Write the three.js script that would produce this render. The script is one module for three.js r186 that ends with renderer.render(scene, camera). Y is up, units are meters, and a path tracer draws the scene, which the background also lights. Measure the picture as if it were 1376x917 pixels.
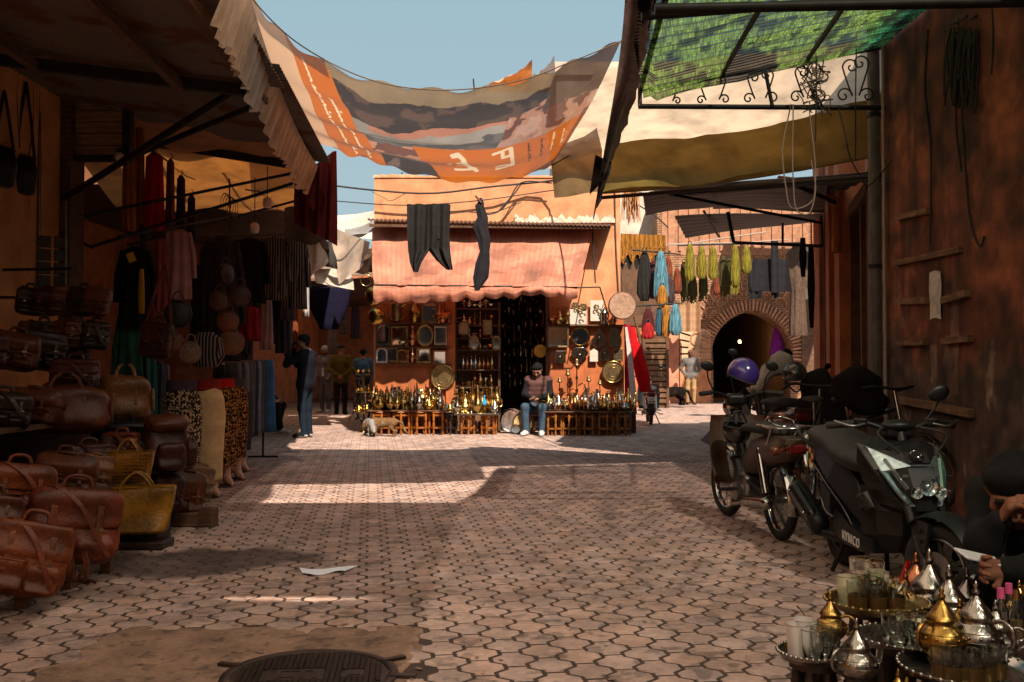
import * as THREE from 'three';
import { mergeGeometries, mergeVertices } from 'three/addons/utils/BufferGeometryUtils.js';
import { RoundedBoxGeometry } from 'three/addons/geometries/RoundedBoxGeometry.js';
import { FontLoader } from 'three/addons/loaders/FontLoader.js';
import { TextGeometry } from 'three/addons/geometries/TextGeometry.js';

// ---------- camera, sky, sun, exposure ----------
const F = 1338, CAMH = 1.2, PITCH = Math.atan(34.5 / 1338);
const camera = new THREE.PerspectiveCamera(2 * Math.atan(458.5 / F) * 180 / Math.PI, 1376 / 917, 0.05, 400);
camera.position.set(0, CAMH, 0); camera.rotation.set(PITCH, 0, 0);
const scene = new THREE.Scene();
const SUN = new THREE.Vector3(0.30, 1, 0.84).normalize();
{
  const w = 256, h = 128, a = new Float32Array(w * h * 4), d = new THREE.Vector3();
  for (let j = 0; j < h; j++) for (let i = 0; i < w; i++) {
    const el = ((j + .5) / h - .5) * Math.PI, az = ((i + .5) / w - .5) * 2 * Math.PI;
    d.set(Math.cos(el) * Math.cos(az), Math.sin(el), Math.cos(el) * Math.sin(az));
    const t = Math.max(0, Math.sin(el)), f = Math.pow(1 - t, 3), c = Math.max(0, d.dot(SUN)), k = (j * w + i) * 4;
    const glow = .5 * Math.pow(c, 6) + 1.2 * Math.pow(c, 60);
    const dn = (el < 0 ? .5 : 1) * .57;
    a[k] = (.165 + .11 * f + glow * .9) * dn; a[k + 1] = (.262 + .08 * f + glow * .82) * dn; a[k + 2] = (.318 + .045 * f + glow * .7) * dn; a[k + 3] = 1;
  }
  const t = new THREE.DataTexture(a, w, h, THREE.RGBAFormat, THREE.FloatType);
  t.mapping = THREE.EquirectangularReflectionMapping; t.magFilter = t.minFilter = THREE.LinearFilter; t.needsUpdate = true;
  scene.background = t; scene.environment = t;
}
const sun = new THREE.DirectionalLight(new THREE.Color().setRGB(1, .87, .71), 3.0);
sun.position.copy(SUN).multiplyScalar(60); sun.target.position.set(0, 0, -14); sun.position.add(sun.target.position);
sun.castShadow = true; sun.shadow.mapSize.set(4096, 4096); sun.shadow.radius = 1.3;
Object.assign(sun.shadow.camera, { left: -26, right: 26, top: 30, bottom: -30, near: 1, far: 140 });
scene.add(sun, sun.target);
const renderer = new THREE.WebGLRenderer();
renderer.toneMapping = THREE.LinearToneMapping; renderer.toneMappingExposure = 3.15;
renderer.shadowMap.enabled = true;

// ---------- helpers ----------
const V = (x, y, z) => new THREE.Vector3(x, y, z);
const { sin, cos, PI, sqrt, abs, min, max, floor, hypot } = Math;
const lerp = (a, b, t) => a + (b - a) * t, clamp = (x, a = 0, b = 1) => min(b, max(a, x)), sst = (a, b, x) => { const t = clamp((x - a) / (b - a)); return t * t * (3 - 2 * t); };
let SEED = 7; const rnd = () => { SEED = (SEED * 1664525 + 1013904223) >>> 0; return SEED / 4294967296; };
const rr = (a, b) => a + (b - a) * rnd(), pick = a => a[floor(rnd() * a.length)];
const seed = n => { SEED = n * 7919 + 13; rnd(); rnd(); };
const hash = (i, j, k = 0) => { let h = (i * 374761393 + j * 668265263 + k * 2147483647) | 0; h = Math.imul(h ^ (h >>> 13), 1274126177); return ((h ^ (h >>> 16)) >>> 0) / 4294967296; };
function vnoise(x, y, per = 0, k = 0) { const i = floor(x), j = floor(y), u = x - i, v = y - j, s = u * u * (3 - 2 * u), t = v * v * (3 - 2 * v), m = a => per ? ((a % per) + per) % per : a;
  return lerp(lerp(hash(m(i), m(j), k), hash(m(i + 1), m(j), k), s), lerp(hash(m(i), m(j + 1), k), hash(m(i + 1), m(j + 1), k), s), t); }
function fbm(x, y, oct = 5, per = 0, k = 0) { let s = 0, a = .5, n = 0; for (let o = 0; o < oct; o++) { s += a * vnoise(x, y, per, k + o); n += a; x *= 2; y *= 2; per *= 2; a *= .5; } return s / n; }
// a photo pixel gives a direction; the depth (metres ahead) comes from what the thing touches
function P(px, py, d) { const cx = (px - 688) / F, cy = (458.5 - py) / F, c = cos(PITCH), s = sin(PITCH), k = d / (c - cy * s); return V(cx * k, CAMH + (cy * c + s) * k, -d); }
function GD(py) { const cy = (458.5 - py) / F, c = cos(PITCH), s = sin(PITCH); return -CAMH / (cy * c + s) * (c - cy * s); }
function Gp(px, py) { const p = P(px, py, GD(py)); p.y = 0; return p; }
const XW = (px, d) => (px - 688) / F * d;

function tex(n, fn, srgb = true, m = n) { const a = new Uint8Array(n * m * 4); for (let j = 0; j < m; j++) for (let i = 0; i < n; i++) { const c = fn(i / n, j / m), k = (j * n + i) * 4; a[k] = clamp(c[0]) * 255; a[k + 1] = clamp(c[1]) * 255; a[k + 2] = clamp(c[2]) * 255; a[k + 3] = 255; }
  const t = new THREE.DataTexture(a, n, m); t.wrapS = t.wrapT = THREE.RepeatWrapping; t.magFilter = THREE.LinearFilter; t.minFilter = THREE.LinearMipmapLinearFilter; t.generateMipmaps = true; if (srgb) t.colorSpace = THREE.SRGBColorSpace; t.needsUpdate = true; return t; }
const g3 = v => [v, v, v];
const T = {};
T.grain = tex(512, (u, v) => g3(.80 + .34 * (fbm(u * 8, v * 8, 6, 8) - .5) + .3 * (fbm(u * 3, v * 3, 3, 3, 9) - .5) + .12 * (hash(floor(u * 512), floor(v * 512)) - .5) + .12));
T.plaster = tex(1024, (u, v) => { const b = fbm(u * 4, v * 4, 6, 4, 3), s = fbm(u * 24, v * 6, 4, 24, 5), c = fbm(u * 12, v * 12, 5, 12, 8), st = sst(.6, .72, b * .6 + s * .4), w = .90 + .3 * (c - .5) + .25 * (b - .5); return [w - .14 * st, w - .2 * st, w - .22 * st]; });
T.fabric = tex(256, (u, v) => g3(.92 + .1 * sin(u * 2 * PI * 64) * .5 + .1 * sin(v * 2 * PI * 64) * .5 + .2 * (fbm(u * 6, v * 6, 4, 6) - .5)));
T.wood = tex(512, (u, v) => { const n = fbm(u * 3, v * 40, 5, 3, 2), r = fbm(u * 6, v * 6, 3, 6, 4); const w = .55 + .6 * (n - .4) + .3 * (r - .5); return [w + .1, w + .06, w]; });
T.leather = tex(512, (u, v) => { const n = fbm(u * 40, v * 40, 3, 40, 2), b = fbm(u * 4, v * 4, 5, 4, 6); const w = .74 + .3 * (n - .5) + .55 * (b - .5); return g3(w); });
T.metal = tex(512, (u, v) => g3(.78 + .4 * (fbm(u * 6, v * 6, 6, 6, 1) - .5) + .2 * (fbm(u * 60, v * 4, 3, 60, 5) - .5)));
T.rough = tex(512, (u, v) => g3(.5 + .9 * (fbm(u * 7, v * 7, 6, 7, 21) - .5)), false);
T.yarn = tex(256, (u, v) => { const s = fbm(u * 60 + 0, v * 3, 3, 60, 4); return g3(.4 + .8 * (s - .2)); });
T.stripe = tex(128, (u, v) => g3(((u * 8) % 1) < .34 ? .95 : .3));
T.leopard = tex(512, (u, v) => { const a = fbm(u * 26, v * 20, 2, 26, 4), b = fbm(u * 52, v * 40, 2, 52, 5), m = sst(.52, .58, a) * sst(.40, .5, b); return [lerp(.16, .78, m), lerp(.13, .68, m), lerp(.12, .56, m)]; });
T.rust = tex(512, (u, v) => { const n = fbm(u * 5, v * 5, 6, 5, 31), s = sst(.5, .66, n); return [lerp(.62, .55, s), lerp(.60, .38, s), lerp(.58, .26, s)]; });

const C = (r, g, b) => new THREE.Color().setRGB(r, g, b);
function mat(c, o = {}) { const { uvs = 1, bump, tex: tx, ...q } = o; const m = new THREE.MeshPhysicalMaterial({ color: Array.isArray(c) ? C(...c) : c, roughness: .85, side: THREE.DoubleSide, ...q }); if (tx) m.map = tx; if (bump) { m.bumpMap = tx || T.grain; m.bumpScale = bump; } m.userData.uvs = uvs; return m; }
const MT = {
  terra: mat([.66, .275, .13], { tex: T.plaster, uvs: .45, bump: .008, roughness: .92 }),
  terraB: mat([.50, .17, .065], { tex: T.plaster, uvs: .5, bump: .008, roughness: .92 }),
  salmon: mat([.62, .27, .17], { tex: T.plaster, uvs: .4, bump: .006, roughness: .9 }),
  board: mat([.45, .12, .03], { tex: T.plaster, uvs: .7, roughness: .65 }),
  brickM: mat([.42, .20, .11], { tex: T.grain, uvs: 1.5, bump: .006 }),
  mortar: mat([.36, .20, .12], { tex: T.grain, uvs: 1.2, bump: .006 }),
  dark: mat([.025, .02, .018], { tex: T.grain, uvs: .6 }),
  darkwall: mat([.13, .075, .05], { tex: T.plaster, uvs: .5 }),
  wood: mat([.30, .16, .08], { tex: T.wood, uvs: 1.2, bump: .002, roughness: .75 }),
  oldwood: mat([.24, .125, .075], { tex: T.wood, uvs: 1.5, bump: .003, roughness: .85 }),
  darkwood: mat([.05, .022, .014], { tex: T.wood, uvs: 1.5, roughness: .55 }),
  orangewood: mat([.68, .22, .03], { tex: T.wood, uvs: 2, roughness: .45 }),
  iron: mat([.03, .024, .02], { tex: T.metal, uvs: 2, roughness: .6, metalness: .4 }),
  steel: mat([.3, .28, .26], { tex: T.metal, uvs: 2, roughness: .4, metalness: .9, roughnessMap: null }),
  corr: mat([.5, .42, .37], { tex: T.rust, uvs: .7, roughness: .6, metalness: .35 }),
  corrRust: mat([.22, .12, .08], { tex: T.rust, uvs: .8, roughness: .75, metalness: .2 }),
  brass: mat([.80, .52, .18], { tex: T.metal, uvs: 3, roughness: .24, metalness: 1 }),
  gold: mat([.72, .42, .10], { tex: T.metal, uvs: 3, roughness: .2, metalness: 1 }),
  silver: mat([.66, .61, .54], { tex: T.metal, uvs: 3, roughness: .16, metalness: 1 }),
  copper: mat([.68, .28, .13], { tex: T.metal, uvs: 3, roughness: .25, metalness: 1 }),
  oldbrass: mat([.40, .27, .13], { tex: T.metal, uvs: 2, roughness: .42, metalness: .9 }),
  mirror: mat([.75, .75, .74], { roughness: .04, metalness: 1 }),
  ceramic: mat([.5, .46, .40], { roughness: .2 }),
  rubber: mat([.018, .016, .015], { tex: T.grain, uvs: 3, roughness: .8 }),
  blackpl: mat([.010, .010, .0105], { roughness: .42, specularIntensity: .6, tex: T.grain, uvs: 2 }),
  blackgl: mat([.009, .009, .010], { roughness: .26, specularIntensity: .7, clearcoat: .25, clearcoatRoughness: .2 }),
  chrome: mat([.62, .60, .57], { tex: T.metal, uvs: 3, roughness: .14, metalness: 1 }),
  alloy: mat([.42, .41, .40], { tex: T.metal, uvs: 3, roughness: .35, metalness: .9 }),
  glass: mat([.97, .99, .97], { transmission: 1, thickness: .002, ior: 1.48, roughness: .03 }),
  white: mat([.72, .70, .66], { tex: T.grain, uvs: 2 }),
  cable: mat([.02, .017, .015], { roughness: .7 }),
  paleCable: mat([.34, .25, .2], { roughness: .7 }),
};
const cloth = (c, o = {}) => mat(c, { tex: T.fabric, uvs: 4, roughness: .95, specularIntensity: .25, ...o });
const tarp = (c, tr, o = {}) => mat(c, { tex: T.grain, uvs: .8, roughness: 1, transmission: tr, thickness: 0, ...o });

const used = new Set();
function numbered(n) { if (!used.has(n)) { used.add(n); return n; } for (let i = 1; ; i++) { const s = `${n}_${String(i).padStart(3, '0')}`; if (!used.has(s)) { used.add(s); return s; } } }
function prep(g, uvs, keep) {
  if (g.index) g = g.toNonIndexed(); else g = g.clone();
  for (const k of Object.keys(g.attributes)) if (!['position', 'normal', 'uv', 'color'].includes(k)) g.deleteAttribute(k);
  g.morphAttributes = {};
  if (!g.attributes.normal) g.computeVertexNormals();
  if (!keep) { const p = g.attributes.position, n = p.count, uv = new Float32Array(n * 2), A = V(), B = V(), D = V();
    for (let i = 0; i < n; i += 3) { A.fromBufferAttribute(p, i); B.fromBufferAttribute(p, i + 1); D.fromBufferAttribute(p, i + 2); const nx = abs((B.y - A.y) * (D.z - A.z) - (B.z - A.z) * (D.y - A.y)), ny = abs((B.z - A.z) * (D.x - A.x) - (B.x - A.x) * (D.z - A.z)), nz = abs((B.x - A.x) * (D.y - A.y) - (B.y - A.y) * (D.x - A.x));
      for (let k = 0; k < 3; k++) { const x = p.getX(i + k), y = p.getY(i + k), z = p.getZ(i + k); const [a, b] = ny >= nx && ny >= nz ? [x, z] : nx >= nz ? [z, y] : [x, y]; uv[(i + k) * 2] = a * uvs + .13; uv[(i + k) * 2 + 1] = b * uvs + .37; } }
    g.setAttribute('uv', new THREE.BufferAttribute(uv, 2)); }
  else if (!g.attributes.uv) g.setAttribute('uv', new THREE.BufferAttribute(new Float32Array(g.attributes.position.count * 2), 2));
  return g;
}
function geoOf(geos, m, keep) { geos = [geos].flat(9); const uvs = m.userData.uvs || 1; let gs = geos.map(g => prep(g, uvs, keep)); if (gs.some(g => g.attributes.color)) gs.forEach(g => { if (!g.attributes.color) g.setAttribute('color', new THREE.BufferAttribute(new Float32Array(g.attributes.position.count * 3).fill(1), 3)); }); return gs.length > 1 ? mergeGeometries(gs) : gs[0]; }
function part(name, geos, m, parent, keep) { const o = new THREE.Mesh(geoOf(geos, m, keep), m); o.name = name; parent.add(o); return o; }
function thing(name, label, category, pos, group) { const o = new THREE.Group(); o.name = numbered(name); if (pos) o.position.copy(pos.isVector3 ? pos : V(...pos)); o.userData = { label, category }; if (group) o.userData.group = group; scene.add(o); return o; }
function solo(name, label, category, geos, m, pos, group, keep) { const o = new THREE.Mesh(geoOf(geos, m, keep), m); o.name = numbered(name); if (pos) o.position.copy(pos.isVector3 ? pos : V(...pos)); o.userData = { label, category }; if (group) o.userData.group = group; scene.add(o); return o; }
function struct(name, geos, m, keep) { const o = new THREE.Mesh(geoOf(geos, m, keep), m); o.name = numbered(name); o.userData.kind = 'structure'; scene.add(o); return o; }
function copyOf(o, pos, rot = 0, label, s = 1) { const c = o.clone(); c.userData = { ...o.userData }; c.name = numbered(o.name.replace(/_\d\d\d$/, '')); scene.add(c); c.position.copy(pos.isVector3 ? pos : V(...pos)); c.rotation.y = rot; if (s !== 1) c.scale.setScalar(s); if (label) c.userData.label = label; return c; }

const box = (w, h, d, x = 0, y = 0, z = 0) => new THREE.BoxGeometry(w, h, d).translate(x, y, z);
const bx = (x0, x1, y0, y1, z0, z1) => box(x1 - x0, y1 - y0, z1 - z0, (x0 + x1) / 2, (y0 + y1) / 2, (z0 + z1) / 2);
const rbox = (w, h, d, r, x = 0, y = 0, z = 0, s = 2) => new RoundedBoxGeometry(w, h, d, s, r).translate(x, y, z);
const cyl = (r0, r1, h, x = 0, y = 0, z = 0, n = 16) => new THREE.CylinderGeometry(r1, r0, h, n).translate(x, y + h / 2, z);
const sph = (r, x = 0, y = 0, z = 0, n = 14, m = 10) => new THREE.SphereGeometry(r, n, m).translate(x, y, z);
function along(g, a, b) { const d = b.clone().sub(a); g.applyQuaternion(new THREE.Quaternion().setFromUnitVectors(V(0, 1, 0), d.normalize())); return g.translate((a.x + b.x) / 2, (a.y + b.y) / 2, (a.z + b.z) / 2); }
const bar = (a, b, r, n = 8, r2 = r) => along(new THREE.CylinderGeometry(r2, r, a.distanceTo(b), n), a, b);
function beam(a, b, w, h) { const L = a.distanceTo(b), m = new THREE.Matrix4().lookAt(a, b, V(0, 1, 0.001)); return new THREE.BoxGeometry(w, h, L).applyMatrix4(m).translate((a.x + b.x) / 2, (a.y + b.y) / 2, (a.z + b.z) / 2); }
const tube = (pts, r, seg = pts.length * 6, n = 6, closed = false) => new THREE.TubeGeometry(new THREE.CatmullRomCurve3(pts, closed), seg, r, n, closed);
const lathe = (prof, n = 20) => new THREE.LatheGeometry(prof.map(([r, y]) => new THREE.Vector2(r, y)), n);
const tor = (R, r, n = 24, m = 8) => new THREE.TorusGeometry(R, r, m, n);
function patch(fn, nu, nv, cap) { const p = [], uv = [], ix = []; for (let j = 0; j <= nv; j++) for (let i = 0; i <= nu; i++) { const q = fn(i / nu, j / nv); p.push(q.x, q.y, q.z); uv.push(i / nu, j / nv); } for (let j = 0; j < nv; j++) for (let i = 0; i < nu; i++) { const a = j * (nu + 1) + i, b = a + 1, c = a + nu + 1, d = c + 1; ix.push(a, b, c, b, d, c); } const g = new THREE.BufferGeometry(); g.setAttribute('position', new THREE.Float32BufferAttribute(p, 3)); g.setAttribute('uv', new THREE.Float32BufferAttribute(uv, 2)); g.setIndex(ix); g.computeVertexNormals(); return g; }
// rings of equal length joined into a closed skin
function loft(rings, caps = true, closed = true) { const n = rings[0].length, p = [], ix = []; rings.forEach(r => r.forEach(q => p.push(q.x, q.y, q.z))); for (let j = 0; j < rings.length - 1; j++) for (let i = 0; i < (closed ? n : n - 1); i++) { const a = j * n + i, b = j * n + (i + 1) % n, c = a + n, d = b + n; ix.push(a, b, c, b, d, c); }
  if (caps) [0, rings.length - 1].forEach((j, e) => { const c = V(); rings[j].forEach(q => c.add(q)); c.divideScalar(n); const k = p.length / 3; p.push(c.x, c.y, c.z); for (let i = 0; i < n; i++) e ? ix.push(j * n + i, j * n + (i + 1) % n, k) : ix.push(j * n + (i + 1) % n, j * n + i, k); });
  const g = new THREE.BufferGeometry(); g.setAttribute('position', new THREE.Float32BufferAttribute(p, 3)); g.setIndex(ix); g.computeVertexNormals(); return g; }
const flat = g => { const q = g.index ? g.toNonIndexed() : g; q.computeVertexNormals(); return q; };
// hanging soft thing: rows of [y, halfWidth, halfDepth, offX, offZ], with folds
function sock(rows, { n = 28, folds = 7, amp = .12, sd = 1, sub = 3 } = {}) { const R = []; for (let j = 0; j < rows.length - 1; j++) for (let s = 0; s < sub; s++) R.push(rows[j].map((v, k) => lerp(v ?? 0, rows[j + 1][k] ?? 0, s / sub))); R.push(rows[rows.length - 1]);
  return loft(R.map(([y, w, d, ox = 0, oz = 0], j) => { const t = j / (R.length - 1), r = []; for (let i = 0; i < n; i++) { const a = i / n * 2 * PI, f = 1 + amp * (.3 + .7 * t) * (sin(a * folds + sd * 3 + 1.5 * sin(t * 3 + sd)) + .8 * (fbm(a * 2 + sd, t * 4, 2) - .5)); r.push(V(ox + cos(a) * w * lerp(1, f, .35), y + .02 * w * (fbm(a * 3, sd, 2) - .5) * 3, oz + sin(a) * d * f)); } return r; })); }
function corrug(fn, W, L, pitch, amp) { const nu = max(2, floor(W / pitch * 6)); return patch((u, v) => { const [p, nrm] = fn(u, v); return p.addScaledVector(nrm, amp * sin(u * W / pitch * 2 * PI)); }, nu, max(2, floor(L / .5))); }
function shapeGeo(pts, depth, bevel = 0, curve) { const s = new THREE.Shape(pts.map(([x, y]) => new THREE.Vector2(x, y))); return new THREE.ExtrudeGeometry(s, { depth, bevelEnabled: bevel > 0, bevelSize: bevel, bevelThickness: bevel, bevelSegments: 2, curveSegments: 8 }).translate(0, 0, -depth / 2); }
const spline2 = (pts, n = 40, closed = true) => new THREE.CatmullRomCurve3(pts.map(([x, y]) => V(x, y, 0)), closed).getPoints(n).slice(0, closed ? -1 : undefined).map(p => [p.x, p.y]);
const rotg = (g, x = 0, y = 0, z = 0) => g.rotateX(x).rotateY(y).rotateZ(z);

// signed distance bodies: bones [a, b, ra, rb, colour] joined smoothly, meshed by surface nets
function sdf(bones, cell, k = .03) {
  const lo = V(1e9, 1e9, 1e9), hi = V(-1e9, -1e9, -1e9);
  for (const [a, b, ra, rb] of bones) for (const [q, r] of [[a, ra], [b, rb]]) { lo.min(q.clone().subScalar(r + 2.5 * cell)); hi.max(q.clone().addScalar(r + 2.5 * cell)); }
  const nx = Math.ceil((hi.x - lo.x) / cell) + 1, ny = Math.ceil((hi.y - lo.y) / cell) + 1, nz = Math.ceil((hi.z - lo.z) / cell) + 1, N = nx * ny * nz;
  const f = new Float32Array(N).fill(9), raw = new Float32Array(N).fill(9), id = new Uint8Array(N), mg = max(k * 1.5, cell * 3);
  bones.forEach(([a, b, ra, rb, , sc], bi) => { const R = max(ra, rb) + mg, s = sc || [1, 1, 1], ab = b.clone().sub(a), L2 = max(1e-9, ab.lengthSq());
    const R3 = [R * max(1, s[0]), R * max(1, s[1]), R * max(1, s[2])];
    const i0 = max(0, floor((min(a.x, b.x) - R3[0] - lo.x) / cell)), i1 = min(nx - 1, Math.ceil((max(a.x, b.x) + R3[0] - lo.x) / cell)), j0 = max(0, floor((min(a.y, b.y) - R3[1] - lo.y) / cell)), j1 = min(ny - 1, Math.ceil((max(a.y, b.y) + R3[1] - lo.y) / cell)), k0 = max(0, floor((min(a.z, b.z) - R3[2] - lo.z) / cell)), k1 = min(nz - 1, Math.ceil((max(a.z, b.z) + R3[2] - lo.z) / cell));
    for (let z = k0; z <= k1; z++) for (let y = j0; y <= j1; y++) for (let x = i0; x <= i1; x++) { const px = lo.x + x * cell - a.x, py = lo.y + y * cell - a.y, pz = lo.z + z * cell - a.z, t = clamp((px * ab.x + py * ab.y + pz * ab.z) / L2), d = hypot((px - ab.x * t) / s[0], (py - ab.y * t) / s[1], (pz - ab.z * t) / s[2]) - (ra + (rb - ra) * t), ix = x + nx * (y + ny * z);
      if (d < raw[ix]) { raw[ix] = d; id[ix] = bi; } const h = max(0, k - abs(d - f[ix])) / k; f[ix] = min(d, f[ix]) - h * h * k * .25; } });
  const vi = new Int32Array(N).fill(-1), P_ = [], Cc = [], I = [], cn = []; for (let c = 0; c < 8; c++) cn.push([c & 1, (c >> 1) & 1, c >> 2]);
  for (let z = 0; z < nz - 1; z++) for (let y = 0; y < ny - 1; y++) for (let x = 0; x < nx - 1; x++) { let m = 0, bestI = 0, best = 9; const val = []; for (let c = 0; c < 8; c++) { const ix = x + cn[c][0] + nx * (y + cn[c][1] + ny * (z + cn[c][2])); val[c] = f[ix]; if (f[ix] < 0) m |= 1 << c; if (raw[ix] < best) { best = raw[ix]; bestI = id[ix]; } }
    if (m === 0 || m === 255) continue; let sx = 0, sy = 0, sz = 0, n = 0; for (let c = 0; c < 8; c++) for (let e = 0; e < 3; e++) { const c2 = c | (1 << e); if (c2 === c) continue; if ((val[c] < 0) !== (val[c2] < 0)) { const t = val[c] / (val[c] - val[c2]); sx += lerp(cn[c][0], cn[c2][0], t); sy += lerp(cn[c][1], cn[c2][1], t); sz += lerp(cn[c][2], cn[c2][2], t); n++; } }
    vi[x + nx * (y + ny * z)] = P_.length / 3; P_.push(lo.x + (x + sx / n) * cell, lo.y + (y + sy / n) * cell, lo.z + (z + sz / n) * cell); const cc = bones[bestI][4] || [.5, .5, .5]; Cc.push(...cc); }
  const q = (a, b, c, d, flip) => flip ? I.push(a, c, b, a, d, c) : I.push(a, b, c, a, c, d), at = (x, y, z) => vi[x + nx * (y + ny * z)];
  for (let z = 1; z < nz - 1; z++) for (let y = 1; y < ny - 1; y++) for (let x = 1; x < nx - 1; x++) { const ix = x + nx * (y + ny * z), s = f[ix] < 0; if (s !== (f[ix + 1] < 0)) q(at(x, y - 1, z - 1), at(x, y, z - 1), at(x, y, z), at(x, y - 1, z), !s); if (s !== (f[ix + nx] < 0)) q(at(x - 1, y, z - 1), at(x - 1, y, z), at(x, y, z), at(x, y, z - 1), !s); if (s !== (f[ix + nx * ny] < 0)) q(at(x - 1, y - 1, z), at(x, y - 1, z), at(x, y, z), at(x - 1, y, z), !s); }
  const g = new THREE.BufferGeometry(); g.setAttribute('position', new THREE.Float32BufferAttribute(P_, 3)); g.setAttribute('color', new THREE.Float32BufferAttribute(Cc, 3)); g.setIndex(I.filter((v, i, A) => true)); g.computeVertexNormals(); return g;
}

// ---------- ground and paving ----------
struct('ground', new THREE.PlaneGeometry(500, 500).rotateX(-PI / 2).translate(0, -.03, 0), mat([.20, .13, .10], { tex: T.grain, uvs: .5 }));
const inPatch = (x, d) => { const a = (x + 1.02) , b = d - 3.9; return d < 4.6 + .06 * sin(x * 9) && x > -1.72 + .05 * sin(d * 11) - .12 * (4.6 - d) && x < -.44 + .05 * sin(d * 13); };
const inStall = (x, d) => (x > -2.45 && x < 1.9 && d > 18.6);
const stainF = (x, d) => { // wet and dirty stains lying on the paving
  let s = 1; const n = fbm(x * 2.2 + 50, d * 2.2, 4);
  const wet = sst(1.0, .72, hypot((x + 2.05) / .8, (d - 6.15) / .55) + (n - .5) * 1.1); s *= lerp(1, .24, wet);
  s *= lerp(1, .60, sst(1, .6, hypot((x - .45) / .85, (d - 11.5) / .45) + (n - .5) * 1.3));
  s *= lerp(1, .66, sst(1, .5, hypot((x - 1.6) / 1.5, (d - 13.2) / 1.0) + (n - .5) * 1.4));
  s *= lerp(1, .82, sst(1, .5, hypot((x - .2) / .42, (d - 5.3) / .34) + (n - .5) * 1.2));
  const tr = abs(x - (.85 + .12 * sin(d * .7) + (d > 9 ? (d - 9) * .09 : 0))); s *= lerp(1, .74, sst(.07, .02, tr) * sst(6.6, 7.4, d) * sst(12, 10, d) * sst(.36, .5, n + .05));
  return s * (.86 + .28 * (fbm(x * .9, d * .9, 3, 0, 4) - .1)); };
T.paver = tex(1024, (u, v) => { const b = fbm(u * 10, v * 10, 6, 10, 3), sp = hash(floor(u * 1024), floor(v * 1024), 5), p = fbm(u * 80, v * 80, 2, 80, 9), st = sst(.58, .7, fbm(u * 26, v * 26, 4, 26, 12)); const w = .8 + .34 * (b - .5) + .1 * (sp - .5) + .16 * (p - .5) - .16 * st; return [w, w * .985, w * .97]; });
{
  const paving = new THREE.Group(); paving.name = 'paving'; used.add('paving'); paving.userData.kind = 'structure'; scene.add(paving);
  part('joint_sand', patch((u, v) => V(-9 + 22 * u, -.0052, -36 * v + 3), 4, 4), mat([.05, .027, .019], { tex: T.grain, uvs: 2 }), paving);
  const pm = mat([.60, .425, .37], { tex: T.paver, uvs: .5, bump: .003, roughness: .78, vertexColors: true });
  const half = [[.0375, .0900], [.0385, .0625], [.0860, .0245], [.0860, -.0245], [.0385, -.0625], [.0375, -.0900]];
  const poly = [...half, ...half.map(([x, y]) => [-x, -y])];
  const ang = 8.1 * PI / 180, ca = cos(ang), sa = sin(ang), list = [];
  for (let i = -70; i < 110; i++) for (let j = -20; j < 190; j++) { const lx = i * .1395, lz = j * .2 + (i & 1 ? .1 : 0) - 1; const x = lx * ca - lz * sa, d = 1.2 + lx * sa * 1 + lz * ca;
    if (x < -7.5 || x > 10.2 || d < 1.4 || d > 33.2 || inPatch(x, d) || inStall(x, d)) continue; list.push([x, d]); }
  const score = ([x, d]) => { const ax = abs(x / d); return (ax < .53 && d > 3.55) ? d + abs(x) * .15 : 100 + d; };
  list.sort((a, b) => score(a) - score(b));
  function stone(x, d, k) { const dy = -.0005 - .002 * hash(k, 3) , tx = (hash(k, 5) - .5) * .014, tz = (hash(k, 7) - .5) * .014, tone = .87 + .2 * hash(k, 9), warm = .95 + .1 * hash(k, 11), p = [], ix = [], col = [];
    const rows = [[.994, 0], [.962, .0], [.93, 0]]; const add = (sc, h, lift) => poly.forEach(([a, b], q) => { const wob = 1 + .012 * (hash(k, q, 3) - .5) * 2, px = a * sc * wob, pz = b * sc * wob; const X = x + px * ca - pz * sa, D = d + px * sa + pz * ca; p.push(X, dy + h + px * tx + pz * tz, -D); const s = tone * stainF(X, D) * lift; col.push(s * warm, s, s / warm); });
    add(1, -.03, 1); add(.99, -.0035, 1); add(.945, 0, 1); const n = 12; for (let r = 0; r < 2; r++) for (let i = 0; i < n; i++) { const a = r * n + i, b = r * n + (i + 1) % n; ix.push(a, a + n, b, b, a + n, b + n); }
    p.push(x, dy + .0006, -d); { const s = tone * stainF(x, d); col.push(s * warm, s, s / warm); } for (let i = 0; i < n; i++) ix.push(2 * n + i, 3 * n, 2 * n + (i + 1) % n);
    return { p, ix, col }; }
  const mk = ss => { const p = [], ix = [], c = []; for (const s of ss) { const o = p.length / 3; for (const v of s.p) p.push(v); for (const v of s.ix) ix.push(v + o); for (const v of s.col) c.push(v); } const g = new THREE.BufferGeometry(); g.setAttribute('position', new THREE.Float32BufferAttribute(p, 3)); g.setAttribute('color', new THREE.Float32BufferAttribute(c, 3)); g.setIndex(ix); return flat(g); };
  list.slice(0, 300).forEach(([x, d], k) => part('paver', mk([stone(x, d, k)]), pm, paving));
  const rest = part('far_pavers', mk(list.slice(300).map(([x, d], k) => stone(x, d, k + 300))), pm, paving); rest.userData.kind = 'stuff';
}
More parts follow.
